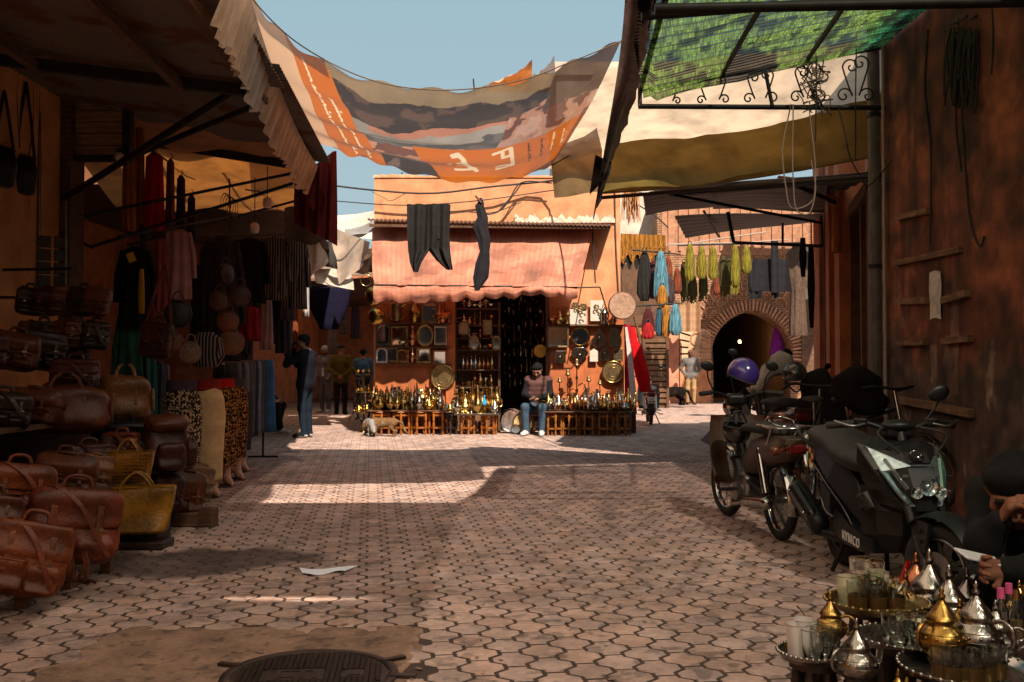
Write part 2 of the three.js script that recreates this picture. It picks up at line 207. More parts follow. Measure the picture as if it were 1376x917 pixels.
// concrete patch with the manhole
{
  const pts = []; for (let i = 0; i <= 40; i++) pts.push([-1.72 + 1.3 * i / 40, 4.58 + .05 * (fbm(i * .35, 2, 3) - .5)]);
  const g = patch((u, v) => { const d = lerp(2.2, 4.78, v), x = lerp(-1.95 - .12 * (4.6 - d), -.22, u); const e = min(x + 1.78 + .12 * (4.6 - d), -.40 - x, 4.64 - d) + .10 * (fbm(x * 7, d * 7, 3) - .5); return V(x, -.006 + .010 * fbm(x * 7, d * 7, 4) - .008 * sst(.04, -.04, e), -d); }, 90, 90);
  struct('concrete_patch', g, mat([.36, .225, .16], { tex: T.paver, uvs: .7, bump: .006, roughness: .9 }));
  const c = Gp(416, 909), m = thing('manhole_cover', 'round iron manhole cover with chevron tread set in concrete patch', 'manhole', V(c.x, .003, c.z));
  const R = .305, im = mat([.09, .062, .05], { tex: T.metal, uvs: 3, roughness: .5, metalness: .7 });
  part('frame', [lathe([[R, -.01], [R, .006], [R + .035, .006], [R + .04, -.01]], 48)], im, m);
  part('disc', [cyl(R - .004, R - .004, .01, 0, -.008, 0, 48)], im, m);
  const tread = []; for (let i = -13; i < 14; i++) for (let j = -24; j < 25; j++) { const x = i * .022, z = j * .0125; if (hypot(x, z) > R - .02) continue; if ((abs(z) < .075 && abs(x + .06) < .12) || (abs(z) < .05 && abs(x - .17) < .04)) continue; tread.push(box(.021, .009, .0058).rotateY(i & 1 ? .5 : -.5).translate(x, .004, z)); }
  part('tread', tread, im, m);
  part('name_plate', [box(.225, .004, .14, -.06, .003, 0), box(.17, .004, .02, -.06, .006, -.045), box(.02, .004, .09, -.12, .006, .01), box(.06, .004, .02, -.09, .006, .03), box(.02, .004, .09, -.03, .006, .01), box(.02, .004, .09, .02, .006, .01)], im, m);
  part('lifting_box', [box(.075, .004, .09, .17, .003, 0), box(.05, .005, .06, .17, .006, 0)], im, m);
  for (const [a, s] of [[.5, 1], [2.7, 1], [-.15, 1]]) part('hinge_lug', box(.1, .012, .03, R + .06, .004, 0).rotateY(a), im, m);
  m.rotation.y = .1;
  solo('paper_scrap', 'torn white paper scrap lying flat on the paving beside the wet stain', 'paper', patch((u, v) => V((u - .5) * .34 * (1 - .3 * v), .006 + .005 * sin(u * 9) * v, (v - .5) * .16 + .05 * sin(u * 5)), 14, 6), mat([.75, .77, .85], { roughness: .8 }), Gp(437, 768));
  solo('cardboard_scrap', 'flat cardboard scrap lying by the mannequin feet', 'cardboard', box(.2, .006, .16).rotateY(.4), mat([.55, .38, .28]), Gp(278, 684).setY(.004));
}

// grit and scraps scattered over the paving
{
  seed(91); const g = []; for (let i = 0; i < 420; i++) { const d = 3.6 + 14 * Math.pow(rnd(), 1.6), x = rr(-2.3, 2.0) * (1 + d * .03), s = rr(.003, .011); g.push((rnd() < .6 ? new THREE.TetrahedronGeometry(s) : box(s * 3, .0015, s * 1.6)).rotateY(rr(0, 6)).translate(x, .002, -d)); }
  const o = new THREE.Mesh(geoOf(g, MT.mortar), mat([.22, .15, .11], { tex: T.grain, uvs: 3 })); o.name = 'street_grit'; o.userData = { label: 'fine grit and scraps strewn over the paving', category: 'grit', kind: 'stuff' }; scene.add(o);
}
// ---------- right wall with battens ----------
const RX = 3.4;
const onR = (px, py, off = 0) => { const d = (RX - off) * F / (px - 688); return P(px, py, d); };
T.rwall = tex(1024, (u, v) => { const y = v * 4.65, x = u * 16; const n = fbm(x * 1.3, y * 1.3, 5), f = fbm(x * 6, y * 6, 5, 0, 4), dr = fbm(x * 7, y * .8, 4, 0, 7); const damp = sst(1.5, .95, y + (n - .5) * 1.5 + (f - .5) * .5), band = sst(.5, .35, y + (f - .5) * .5), pe = sst(.60, .64, fbm(x * 3.5, y * 1.6, 5, 0, 15)) * sst(2.2, 1.2, y), str = sst(.52, .75, dr) * .3;
  let c = [.58, .33, .22]; const mixc = (b, t) => { c = c.map((q, i) => lerp(q, b[i], t)); }; mixc([.40, .21, .14], sst(.42, .66, n) * .9); mixc([.36, .29, .25], damp * .92); mixc([.50, .27, .19], band * .7); mixc([.70, .58, .50], pe * .9); mixc([.20, .12, .09], str * 1.2); mixc([.24, .15, .11], sst(.56, .62, fbm(x * 2.6, y * 2.6, 5, 0, 33)) * .25); const w = .72 + .9 * (f - .5); return c.map(q => q * w * 1.25); });
{
  const t = thing('plaster_wall', 'tall weathered brown plaster wall with peeling damp base beside parked scooters', 'wall', [0, 0, 0]);
  const wm = mat([.8, .8, .8], { bump: .01, roughness: .9 }); wm.map = T.rwall; wm.bumpMap = T.plaster;
  const g = patch((u, v) => V(RX + .012 * (fbm(u * 30, v * 12, 3) - .5) * 2 + .02 * (fbm(u * 6, v * 3, 2) - .5), v * 4.65, 7 - u * 16.05), 160, 50);
  part('plaster', g, wm, t, true);
  part('core', bx(RX + .03, RX + .5, 0, 4.65, -9.05, 7), MT.terraB, t);
  const battenM = mat([.42, .25, .16], { tex: T.wood, uvs: 1.5, bump: .004 }), bat = [[1206, 293, 1249, 283, .035], [1204, 354, 1292, 335, .035], [1207, 405, 1246, 404, .04], [1268, 404, 1301, 394, .04], [1207, 461, 1244, 460, .035], [1268, 459, 1305, 455, .035], [1208, 537, 1306, 556, .045]];
  bat.forEach(([a, b, c, d, w]) => { const A = onR(a, b, .03), B = onR(c, d, .03); part('batten', beam(A, B, .05, w * 1.35), battenM, t); });
  const A = onR(1249, 367, .02), B = onR(1265, 428, .02);
  solo('paper_notice', 'blank pale paper notice pasted on the brown plaster wall between battens', 'notice', patch((u, v) => V(lerp(A.x, B.x, u) + .004 * sin(v * 7 + u * 3), lerp(B.y, A.y, v) + .01 * sin(u * 4), lerp(A.z, B.z, u)), 6, 8), mat([.62, .58, .52], { tex: T.grain, uvs: 3 }));
  const cab = [[[1247, 40], [1243, 120], [1251, 200], [1250, 328]], [[1290, 110], [1296, 200], [1305, 300], [1318, 332], [1323, 318]], [[1288, 25], [1287, 90], [1285, 170], [1292, 230]], [[1334, 0], [1335, 60], [1333, 100]]];
  cab.forEach(c => solo('wall_cable', 'black cable hanging down the brown plaster wall', 'cable', tube(c.map(([x, y]) => onR(x, y, .03)), .009, 40, 6), MT.cable, null, 'cables on the plaster wall'));
  // a dark dusty broom-like bundle hung high on the wall
  const bg = []; seed(3); for (let i = 0; i < 40; i++) { const q = onR(1278 + rr(0, 36), 36 + rr(0, 12), .05); bg.push(tube([q, q.clone().add(V(rr(-.05, .02), -.2, rr(-.05, .05))), q.clone().add(V(rr(-.06, .02), -rr(.35, .6), rr(-.08, .08)))], .008, 5, 4)); }
  solo('cord_bundle', 'dark frayed bundle of cords hanging high on the plaster wall', 'cords', bg, MT.cable);
  const pp = thing('drain_pipe', 'grey vertical drain pipe at the corner of the plaster wall', 'pipe', [0, 0, 0]);
  part('pipe', [bar(V(3.34, 0, -9.13), V(3.34, 4.6, -9.13), .055, 14)], mat([.14, .12, .11], { tex: T.metal, uvs: 2, roughness: .6 }), pp);
  for (const y of [.7, 2.1, 3.5]) part('pipe_clip', [bar(V(3.34, y, -9.13), V(3.34, y + .04, -9.13), .065, 14)], MT.iron, pp);
  part('conduit', [bar(V(3.37, .6, -8.98), V(3.37, 4.4, -8.98), .014)], mat([.3, .25, .22]), pp);
}
// ---------- shop row beyond the plaster wall ----------
{
  const t = thing('shop_row', 'terracotta shop row with roller shutter and piers beyond the plaster wall', 'building', [3.5, 0, -9.2]); t.rotation.y = 1.341;
  part('wall', [bx(0, 8.3, 0, 5.2, .25, .7)], MT.terraB, t);
  part('wall_end', [bx(8.0, 8.3, 0, 5.2, .7, 4)], MT.terraB, t);
  part('tile_pier', [bx(0, .42, 0, 4.4, .0, .25)], mat([.30, .22, .17], { tex: T.grain, uvs: 3 }), t);
  for (let i = 0; i < 26; i++) for (let k = 0; k < 2; k++) part('pier_tile', bx(.03 + k * .2, .2 + k * .2, .1 + i * .16, .1 + i * .16 + .13, -.012, .004), (i + k) % 3 ? mat([.34, .26, .2], { tex: T.grain, uvs: 4 }) : MT.oldwood, t);
  part('shutter_rail', [bx(.43, .52, 0, 3.3, .04, .25), bx(1.55, 1.68, 0, 3.3, .0, .25)], MT.oldwood, t);
  const sg = bx(.52, 1.55, 0, .062, .12, .17), sm = mat([.42, .36, .30], { tex: T.metal, uvs: 2, roughness: .55, metalness: .3 }); for (let i = 0; i < 44; i++) { const s = part('shutter_slat', sg, sm, t); s.position.y = .02 + i * .072; s.rotation.x = .0; s.position.z = i % 2 ? 0 : .004; }
  part('shutter_backing', bx(.5, 1.56, 0, 3.3, .18, .24), MT.terraB, t);
  part('lintel', bx(.42, 1.68, 3.3, 3.9, -.02, .25), MT.terraB, t);
  for (let i = 0; i < 6; i++) part('door_plank', bx(1.79 + i * .285, 2.065 + i * .285, 0, 3.1, .15 + .012 * (i % 2), .24), MT.oldwood, t);
  part('door_frame', [bx(1.69, 1.78, 0, 3.2, .0, .25), bx(2.5, 2.62, 0, 3.2, .02, .25), bx(3.5, 3.6, 0, 3.2, .0, .25), bx(1.69, 3.6, 3.1, 3.25, -.01, .25)], MT.oldwood, t);
  part('pier', bx(3.7, 4.4, 0, 4.6, -.12, .25), MT.terraB, t);
  part('pier', bx(4.9, 5.5, 0, 4.6, -.15, .25), MT.terraB, t);
  part('rain_pipe', bar(V(6.1, 0, -.06), V(6.1, 4.4, -.06), .07, 12), MT.iron, t);
  part('pier', bx(6.9, 8.3, 0, 4.6, -.14, .25), MT.terraB, t);
}
// ---------- gate wall with horseshoe arch ----------
{
  const D = 32.6, cx = XW(1010, D), R = 1.3, t = thing('arch_gate', 'brick gate wall with pointed horseshoe arch and lobed brickwork', 'gate', [cx, 0, -D]);
  const spring = 1.62, arcP = []; for (let i = 0; i <= 24; i++) { const a = -.22 + (PI + .44) * i / 24; const pt = 1 + .06 * Math.pow(max(0, sin(a)), 8); arcP.push([cos(a) * R, spring + sin(a) * R * pt]); }
  const L = XW(884, D) - cx, Rr = XW(1100, D) - cx, H = 7.2;
  const sh = new THREE.Shape([[L, 0], [-R * .97, 0], ...arcP.slice().reverse(), [R * .97, 0], [Rr, 0], [Rr, H], [L, H]].map(p => new THREE.Vector2(...p)));
  T.course = tex(512, (u, v) => { const r = floor(v * 32), x = u * 12 + (r & 1 ? .5 : 0), e = min((v * 32) % 1, 1 - (v * 32) % 1), ex = min(x % 1, 1 - x % 1), j = min(sst(0, .18, e), sst(0, .06, ex)), n = fbm(u * 8, v * 8, 5, 8), k = hash(floor(x), r, 4); const w = lerp(.42, .72 + .2 * k, j) + .35 * (n - .5); return [w, w * .95, w * .9]; });
  part('brick_wall', new THREE.ExtrudeGeometry(sh, { depth: .9, bevelEnabled: false }).translate(0, 0, -.9), mat([.52, .29, .17], { tex: T.course, uvs: .42, bump: .02 }), t);
  const vo = []; const vg = box(.36, .062, .08), vms = [MT.brickM, mat([.50, .26, .15], { tex: T.grain, uvs: 1.5 }), mat([.36, .17, .1], { tex: T.grain, uvs: 1.5 })];
  for (let i = 0; i < 46; i++) { const a = -.2 + (PI + .4) * i / 45, s = part('brick', vg, vms[(i * 7) % 3], t); s.position.set(cos(a) * 1.53, spring + sin(a) * 1.53 * (1 + .05 * Math.pow(max(0, sin(a)), 8)), .03); s.rotation.z = a; }
  const lob = new THREE.TorusGeometry(.2, .045, 6, 10, PI); for (let i = 0; i < 13; i++) { const a = -.02 + PI * 1.01 * i / 12, s = part('lobe', lob, MT.brickM, t); s.position.set(cos(a) * 1.86, spring + sin(a) * 1.9, .03); s.rotation.z = a - PI / 2; }
  for (let i = 0; i < 34; i++) { const a = (PI) * i / 33, s = part('brick', box(.34, .055, .06), vms[(i * 5) % 3], t); s.position.set(cos(a) * 2.25, spring + sin(a) * 2.28, .015); s.rotation.z = a; }
  for (let i = 0; i < 16; i++) { const x = L + .35 + i * .34; if (x > Rr - .2) break; part('wall_rib', bx(x, x + .09, 5.0, 6.9, 0, .07), MT.brickM, t); }
  part('upper_panel', bx(L + .15, Rr - .3, 4.85, 7.0, -.2, .02), MT.brickM, t);
  part('carved_pier', [bx(1.62, 2.05, .6, 4.4, 0, .1)], mat([.34, .19, .12], { tex: T.course, uvs: 1.2, bump: .03 }), t);
  part('painted_panel', bx(L + .03, L + .68, 0, 2.36, 0, .06), MT.salmon, t);
  part('plaster_pier', bx(L + .72, -R - .04, 1.35, 2.42, 0, .045), mat([.66, .42, .26], { tex: T.plaster, uvs: .6, bump: .02 }), t);
  part('plinth', bx(L + .72, -R - .04, 0, 1.33, 0, .06), MT.terra, t);
  part('coat_of_plaster', patch((u, v) => V(lerp(1.5, 2.5, u) + .25 * (fbm(v * 5, 1, 3) - .5) * (u > .5 ? 1 : -1), lerp(3.4, 5.2, v), .12), 8, 8), mat([.68, .55, .44], { tex: T.plaster, uvs: .6 }), t);
  part('stucco_frieze', bx(2.0, Rr, 4.7, 6.6, -.1, .11), MT.terra, t);
  // passage behind the arch
  part('passage_wall', [bx(-2.4, -2.1, 0, 3.6, -18, -.9), bx(2.1, 2.4, 0, 3.6, -18, -.9), bx(-2.4, 2.4, 0, 3.6, -18.3, -18), bx(-2.4, 2.4, 3.6, 3.8, -18.3, -.9)], MT.mortar, t);
  solo('purple_curtain', 'purple cloth hanging inside the dark archway', 'curtain', sock([[2.55, .08, .05], [2.0, .2, .09], [1.2, .28, .1]], { folds: 9 }).translate(0, 0, 0), cloth([.22, .02, .26]), [cx + 1.0, 0, -D - .6]);
  for (let i = 0; i < 5; i++) solo('hung_cloth', 'muted cloth length hanging just inside the dark archway', 'cloth', sock([[2.4, .05, .04], [1.6, .1, .06], [.5, .12, .07]], { folds: 5, sd: i }), cloth([[.16, .13, .11], [.2, .12, .08], [.08, .07, .07], [.25, .2, .15], [.1, .06, .05]][i]), [cx - 1.12 + i * .07, 0, -D - 1.2 - i * .5], 'cloths inside the archway');
  const lp = thing('hanging_bulb', 'small warm lit bulb hanging inside the dark archway', 'bulb', P(994, 459, D + 5)); part('glass_bulb', sph(.06), mat([1, .8, .5], { emissive: C(1, .55, .2), emissiveIntensity: 3 }), lp); part('cord', bar(V(0, .05, 0), V(0, 3.55 - lp.position.y, 0), .008), MT.cable, lp);
  const pl = new THREE.PointLight(C(1, .6, .25), .5, 0, 2); pl.position.copy(lp.position).add(V(0, -.09, .05)); pl.castShadow = true; scene.add(pl);
}
// ---------- small shop between stall and gate ----------
{
  const D = 29, x0 = XW(826, D), x1 = XW(896, D), t = thing('yarn_shop', 'narrow wooden dyers shop front with slatted door behind hanging yarn', 'building', [0, 0, -D]);
  part('wall', [bx(x0, x1 - .0, 0, 4.9, -3, -.05)], MT.terraB, t);
  part('wall_panel', [bx(x0 + .02, x1 - .05, 2.4, 4.2, -.05, 0)], MT.oldwood, t);
  const a = XW(867, D), b = XW(895, D); for (let i = 0; i < 12; i++) part('door_slat', bx(a, b, .15 + i * .16, .15 + i * .16 + .11, -.03, .03), MT.wood, t);
  part('door_frame', [bx(a - .08, a, 0, 2.2, -.05, .05), bx(b, b + .08, 0, 2.2, -.05, .05)], MT.oldwood, t); part('door_panel', bx(a, b, 0, 2.1, -.04, -.035), MT.oldwood, t);
}
// ---------- brass stall building ----------
const SD = 18.35, SX0 = XW(502, SD), SX1 = XW(834, SD), SH = 4.78;
{
  const t = thing('stall_building', 'low orange plastered building holding the brass shop', 'building', [0, 0, -SD]);
  const ox0 = XW(609, SD), ox1 = XW(735, SD), pm = MT.terra;
  const face = (x0, x1, y0, y1) => patch((u, v) => V(lerp(x0, x1, u), lerp(y0, y1, v), .02 * (fbm(lerp(x0, x1, u) * 2 + 9, lerp(y0, y1, v) * 2, 3) - .5)), max(2, floor((x1 - x0) * 8)), max(2, floor((y1 - y0) * 8)));
  part('front_wall', [face(SX0, SX1, 2.55, SH - .05), face(SX0, ox0, 0, 2.55), face(ox1, SX1, 0, 2.55)], pm, t);
  part('side_wall', [bx(SX0, SX0 + .2, 0, SH - .06, -7, -.03), bx(SX1 - .2, SX1, 0, SH - .06, -7, -.03)], pm, t);
  part('roof', bx(SX0 + .2, SX1 - .2, SH - .5, SH - .4, -7, -.03), MT.mortar, t);
  part('parapet_cap', patch((u, v) => V(lerp(SX0 - .02, SX1 + .02, u), SH - .05 + .05 * fbm(u * 30, 1, 3) * (v > .2 && v < .8 ? 1 : 0) - (v <= 0 || v >= 1 ? .03 : 0), lerp(.02, -.22, v)), 60, 4), pm, t);
  part('interior', [bx(ox0 - .6, ox0 - .5, 0, 2.6, -3.2, -.05), bx(ox1 + .5, ox1 + .6, 0, 2.6, -3.2, -.05), bx(ox0 - .6, ox1 + .6, 0, 2.6, -3.3, -3.2), bx(ox0 - .6, ox1 + .6, 2.6, 2.7, -3.3, -.05)], MT.oldwood, t);
  part('display_board', bx(XW(505, SD), XW(607, SD), .25, 2.35, .03, .07), MT.board, t);
  part('display_board', bx(XW(737, SD), XW(838, SD), .2, 2.3, .03, .07), MT.board, t);
  part('post', bx(XW(600, SD), XW(612, SD), 0, 2.5, .06, .14), MT.board, t);
  part('post', bx(XW(733, SD), XW(738, SD), 0, 2.5, .04, .12), MT.oldwood, t);
  part('drip_crust', patch((u, v) => V(lerp(SX0 + 2.6, SX1 - .1, u), 3.86 + v * .14 * fbm(u * 40, 2, 3) * 1.5, .03 + .02 * fbm(u * 50, v * 5, 2)), 60, 3), mat([.75, .55, .42], { tex: T.grain, uvs: 3, bump: .01 }), t);
  // small crack lines and conduit
  part('conduit', tube([P(826, 240, SD - .05), P(828, 330, SD - .05), P(833, 420, SD - .05)].map(p => p.setZ(.03)), .012, 20, 5), MT.oldwood, t);
}
// ---------- houses beyond ----------
{
  const t = thing('cream_house', 'tall cream plastered house rising behind the brass stall', 'building', [0, 0, -34]);
  part('wall', bx(XW(748, 34), XW(905, 34), 0, 11.2, -6, 0), mat([.64, .52, .42], { tex: T.plaster, uvs: .3 }), t);
  part('cornice', [bx(XW(746, 34), XW(906, 34), 11.2, 11.65, -6, .15), bx(XW(746, 34), XW(906, 34), 9.5, 9.75, -.1, .1)], mat([.6, .47, .37], { tex: T.plaster, uvs: .3 }), t);
  const a = thing('back_house', 'plain dusky house closing the far end of the covered lane', 'building', [0, 0, -38]); part('wall', bx(-11, -1.5, 0, 5.2, -4, 0), MT.terraB, a);
}
// ---------- left: bag shop and covered lane ----------
const LX = -4.2;
{
  const t = thing('shop_arcade', 'deep dark shop arcade selling bags and clothes under a tin roof', 'building', [0, 0, 0]);
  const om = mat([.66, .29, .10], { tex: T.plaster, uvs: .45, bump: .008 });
  part('street_wall', bx(LX - .3, LX, 0, 3.9, -9.2, 7), om, t);
  part('pilaster', bx(LX - .35, LX + .1, 0, 3.9, -9.5, -9.2), MT.oldwood, t);
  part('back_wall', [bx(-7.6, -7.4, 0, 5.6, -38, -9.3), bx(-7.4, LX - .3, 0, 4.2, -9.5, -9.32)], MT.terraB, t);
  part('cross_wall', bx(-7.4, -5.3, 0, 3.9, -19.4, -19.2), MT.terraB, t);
  part('shop_post', [bar(V(-5.0, 0, -13.5), V(-5.0, 3.4, -13.5), .06), bar(V(-5.2, 0, -19), V(-5.2, 3.4, -19), .06)], MT.iron, t);
  part('upper_wall', bx(-7.6, LX - .05, 3.9, 8.2, -11.5, 7), MT.salmon, t);
}

// ---------- street behind the viewer, mirrored in the shop's glass ----------
{
  const t = thing('end_house', 'long terracotta house closing the street end beyond the tea stall', 'building', [0, 0, 17]); part('wall', bx(-12, 12, 0, 7, 0, 4), MT.terraB, t);
  for (let i = 0; i < 5; i++) { part('door', bx(-9 + i * 4, -7.6 + i * 4, 0, 2.5, -.06, 0), MT.darkwood, t); part('window', bx(-8.8 + i * 4, -7.8 + i * 4, 3.8, 5.2, -.05, 0), MT.darkwood, t); }
}

// ---------- printed banner over the street ----------
function canv(w, h, draw) { const c = document.createElement('canvas'); c.width = w; c.height = h; const x = c.getContext('2d'); draw(x, w, h); const t = new THREE.CanvasTexture(c); t.colorSpace = THREE.SRGBColorSpace; t.wrapS = t.wrapT = THREE.ClampToEdgeWrapping; t.anisotropy = 4; return t; }
const curve = pts => { const c = new THREE.CatmullRomCurve3(pts); return u => c.getPoint(clamp(u)); };
const bannerTex = canv(2048, 1024, (x, w, h) => {
  const Y = v => (1 - v) * h, poly = (c, p) => { x.fillStyle = c; x.beginPath(); p.forEach(([u, v], i) => i ? x.lineTo(u * w, Y(v)) : x.moveTo(u * w, Y(v))); x.closePath(); x.fill(); };
  const rgb = a => `rgb(${a.map(q => Math.round(clamp(q / 255) * 255)).join(',')})`;
  // print of woven hands and cloth, drawn as warped bands
  for (let j = 0; j < 256; j++) for (let i = 0; i < 512; i++) { const u = i / 512, v = j / 256, n = fbm(u * 7, v * 7, 4), m = fbm(u * 22 + 4, v * 9, 4, 0, 3), s = v + (n - .5) * .22 - .10 * sin(u * 3 + .4); let c;
    if (s < .09) c = [150, 125, 95]; else if (s < .27) c = m > .55 ? [96, 70, 56] : [62, 44, 36]; else if (s < .33) c = u > .42 ? [196, 128, 104] : [150, 138, 128]; else if (s < .43) c = [168, 158, 148]; else if (s < .50) c = m > .52 ? [112, 106, 102] : [92, 88, 86]; else if (s < .60) c = u > .33 ? (m > .56 ? [120, 70, 56] : [208, 146, 118]) : [150, 142, 134]; else if (s < .66) c = u > .4 ? [190, 140, 108] : [80, 60, 50]; else c = m > .6 ? [120, 92, 82] : [58, 44, 38];
    if (u > .72 && s > .2 && s < .6) c = m > .58 ? [110, 66, 52] : m < .42 ? [214, 168, 148] : [196, 140, 114]; if (u > .82 && s < .34) c = [88, 66, 54];
    const k = .9 + .25 * (m - .5); x.fillStyle = rgb(c.map(q => q * k)); x.fillRect(i * 4, h - (j + 1) * 4, 4, 4); }
  poly('rgb(214,172,136)', [[0, 0], [.27, 0], [.29, .3], [.30, .6], [.34, 1], [0, 1]]);
  const orange = 'rgb(196,100,8)'; poly(orange, [[.245, 0], [.335, 0], [.365, .25], [.40, .55], [.48, 1], [.30, 1], [.285, .62], [.275, .35]]);
  poly(orange, [[.53, .60], [.7, .61], [.86, .58], [1, .50], [1, 1], [.63, 1]]);
  x.lineCap = 'round'; x.lineJoin = 'round';
  const st = (c, lw, p) => { x.strokeStyle = c; x.lineWidth = lw; x.beginPath(); p.forEach(([u, v], i) => i ? x.lineTo(u * w, Y(v)) : x.moveTo(u * w, Y(v))); x.stroke(); };
  const mp = p => p.map(([a, b]) => [.53 + (a - 50) / 1080 * .47, .60 + (b - 290 + 120 * (a - 50) / 1080) / 370 * .4]);
  const wh = 'rgb(236,206,172)', bk = 'rgb(70,36,14)';
  for (const g of [[[275, 318], [295, 305], [308, 325], [285, 335], [275, 318]], [[300, 312], [335, 350], [352, 392], [322, 400]], [[352, 390], [378, 440], [336, 446]], [[376, 440], [420, 500], [338, 516]], [[418, 480], [448, 516]], [[281, 425], [284, 428]], [[490, 302], [592, 254], [622, 322], [566, 334], [548, 292]], [[600, 262], [682, 442], [585, 432]], [[574, 478], [690, 458]], [[566, 448], [580, 440]]]) st(wh, 24, mp(g));
  seed(5); const squig = (c, lw, a, b, n, amp) => { x.strokeStyle = c; x.fillStyle = c; x.lineWidth = lw; const dX = (b[0] - a[0]) * w, dY = (b[1] - a[1]) * -h, LL = hypot(dX, dY), ux = dX / LL, uy = dY / LL, nx = -uy, ny = ux, A = amp * w * .62; let q = 0; while (q < LL - 10) { const run = rr(40, 110) * lw / 8; let px = a[0] * w + ux * q, py = Y(a[1]) + uy * q; x.beginPath(); x.moveTo(px, py); const e = min(LL, q + run); while (q < e) { const st2 = rr(10, 22) * lw / 8, up = rnd() < .3 ? 1.5 : rr(.3, .8); const mx = px + ux * st2 * .5 + nx * A * up, my = py + uy * st2 * .5 + ny * A * up; px += ux * st2; py += uy * st2; q += st2; x.quadraticCurveTo(mx, my, px, py); } x.stroke(); if (rnd() < .7) { x.beginPath(); x.arc(px - ux * run * .4 + nx * A * rr(1, 1.6), py - uy * run * .4 + ny * A * rr(1, 1.6), lw * .6, 0, 7); x.fill(); } q += 14 * lw / 8; } return; const p = []; const dx = b[0] - a[0], dy = b[1] - a[1], L = hypot(dx, dy); for (let i = 0; i <= n; i++) { const t = i / n, o = (i % 2 ? 1 : -.5) * amp * rr(.3, 1.2); p.push([a[0] + dx * t - dy / L * o, a[1] + dy * t + dx / L * o]); if (i % 4 === 3) { st(c, lw, p.splice(0)); } } if (p.length > 1) st(c, lw, p); };
  squig(bk, 8, ...[[720, 245], [803, 432]].map(p => mp([p])[0]), 17, .016); squig(bk, 8, ...[[822, 235], [893, 392]].map(p => mp([p])[0]), 15, .016);
  squig(wh, 7, ...[[915, 205], [972, 356]].map(p => mp([p])[0]), 15, .014); squig(wh, 7, ...[[1000, 190], [1046, 312]].map(p => mp([p])[0]), 13, .014);
  squig(wh, 12, [.285, .10], [.37, .96], 40, .012); squig(wh, 12, [.335, .30], [.42, .96], 34, .012);
});
const tarpMat = (t, tr = .38) => { const m = mat([1, 1, 1], { roughness: 1, transmission: tr, thickness: 0, bump: .004, transparent: true, opacity: .93 }); m.map = t; m.bumpMap = T.grain; return m; };
{
  const N = curve([P(318, -30, 6.9), P(345, 6, 7.0), P(400, 58, 7.2), P(500, 108, 7.4), P(600, 121, 7.5), P(700, 108, 7.5), P(765, 84, 7.5), P(834, 56, 7.55)]);
  const Fa = curve([P(352, 92, 10.9), P(395, 165, 11.2), P(450, 199, 11.4), P(500, 214, 11.5), P(560, 232, 11.55), P(640, 243, 11.55), P(700, 236, 11.6), P(742, 222, 11.6)]);
  const g = patch((u, v) => { const a = N(u), b = Fa(u), dn = -a.z, df = -b.z, p = a.lerp(b, (1 / lerp(1 / dn, 1 / df, v) - dn) / (df - dn)); p.y -= .10 * sin(v * PI) * (1 + .3 * sin(u * 5)); p.y += .022 * sin(v * 24 + u * 7 + 3 * sin(u * 4)) * sin(u * PI) + .03 * (fbm(u * 12, v * 5, 3) - .5); p.y += .02 * sin(u * 60 + v * 3) * Math.pow(abs(v - .5) * 2, 6); return p; }, 90, 40);
  const t = thing('printed_banner', 'faded printed banner with orange lettered bands slung across the street', 'banner', [0, 0, 0]);
  part('sheet', g, tarpMat(bannerTex, .6), t, true);
  part('hem', [tube(Array.from({ length: 20 }, (_, i) => N(i / 19)), .005, 60, 5), tube(Array.from({ length: 20 }, (_, i) => Fa(i / 19).add(V(0, 0.005, 0))), .005, 60, 5)], cloth([.16, .11, .08]), t);
  // ropes that hold the banner
  [[N(0), P(290, -60, 5.7)], [Fa(0), V(-2.6, 4.0, -11)], [N(1), P(856, 62, 8.8)], [Fa(1), P(800, 190, 11)]].forEach(([a, b]) => part('tie_rope', bar(a, b, .008), MT.oldwood, t));
}
// canvas sun shades over the street, whose shadows cross the paving
{
  const sh = (name, label, d0, d1, x0, x1, y, c, tr) => solo(name, label, 'tarp', patch((u, v) => V(lerp(x0, x1, u) + .1 * (fbm(v * 6, u + 3, 2) - .5), y + .12 * sin(u * 3) - .16 * sin(u * PI) + .04 * (fbm(u * 8, v * 8, 3) - .5), -lerp(d0, d1, v) + .16 * (fbm(u * 5 + d0, v, 3) - .5) - (1 - v) * (d0 > 4 ? .1 : .32 * sst(.45, .36, u))), 48, 16), mat(c, { roughness: 1, transmission: tr, thickness: 0, transparent: true, opacity: .93 }));
  sh('canvas_shade', 'pale canvas shade stretched high over the street nearest the printed banner', 5.72, 2.2, -2.1, .66, 3.6, [.92, .78, .66], .92);
  sh('canvas_shade', 'cream canvas shade stretched high over the street beyond the pale shade, away from the banner', 2.18, -2.2, -2.1, .66, 3.6, [.92, .78, .64], .92);
}
solo('high_shade', 'small sand coloured sail strung high above the tin roof edge', 'tarp', patch((u, v) => V(lerp(-2.9, -.98 - .12 * v, u) + .08 * sin(v * 5), 4.25 - .12 * sin(u * PI), lerp(-4.8, -7.0, v)), 20, 12), mat([.9, .74, .6], { roughness: 1, transmission: .9, thickness: 0, transparent: true, opacity: .9 }));
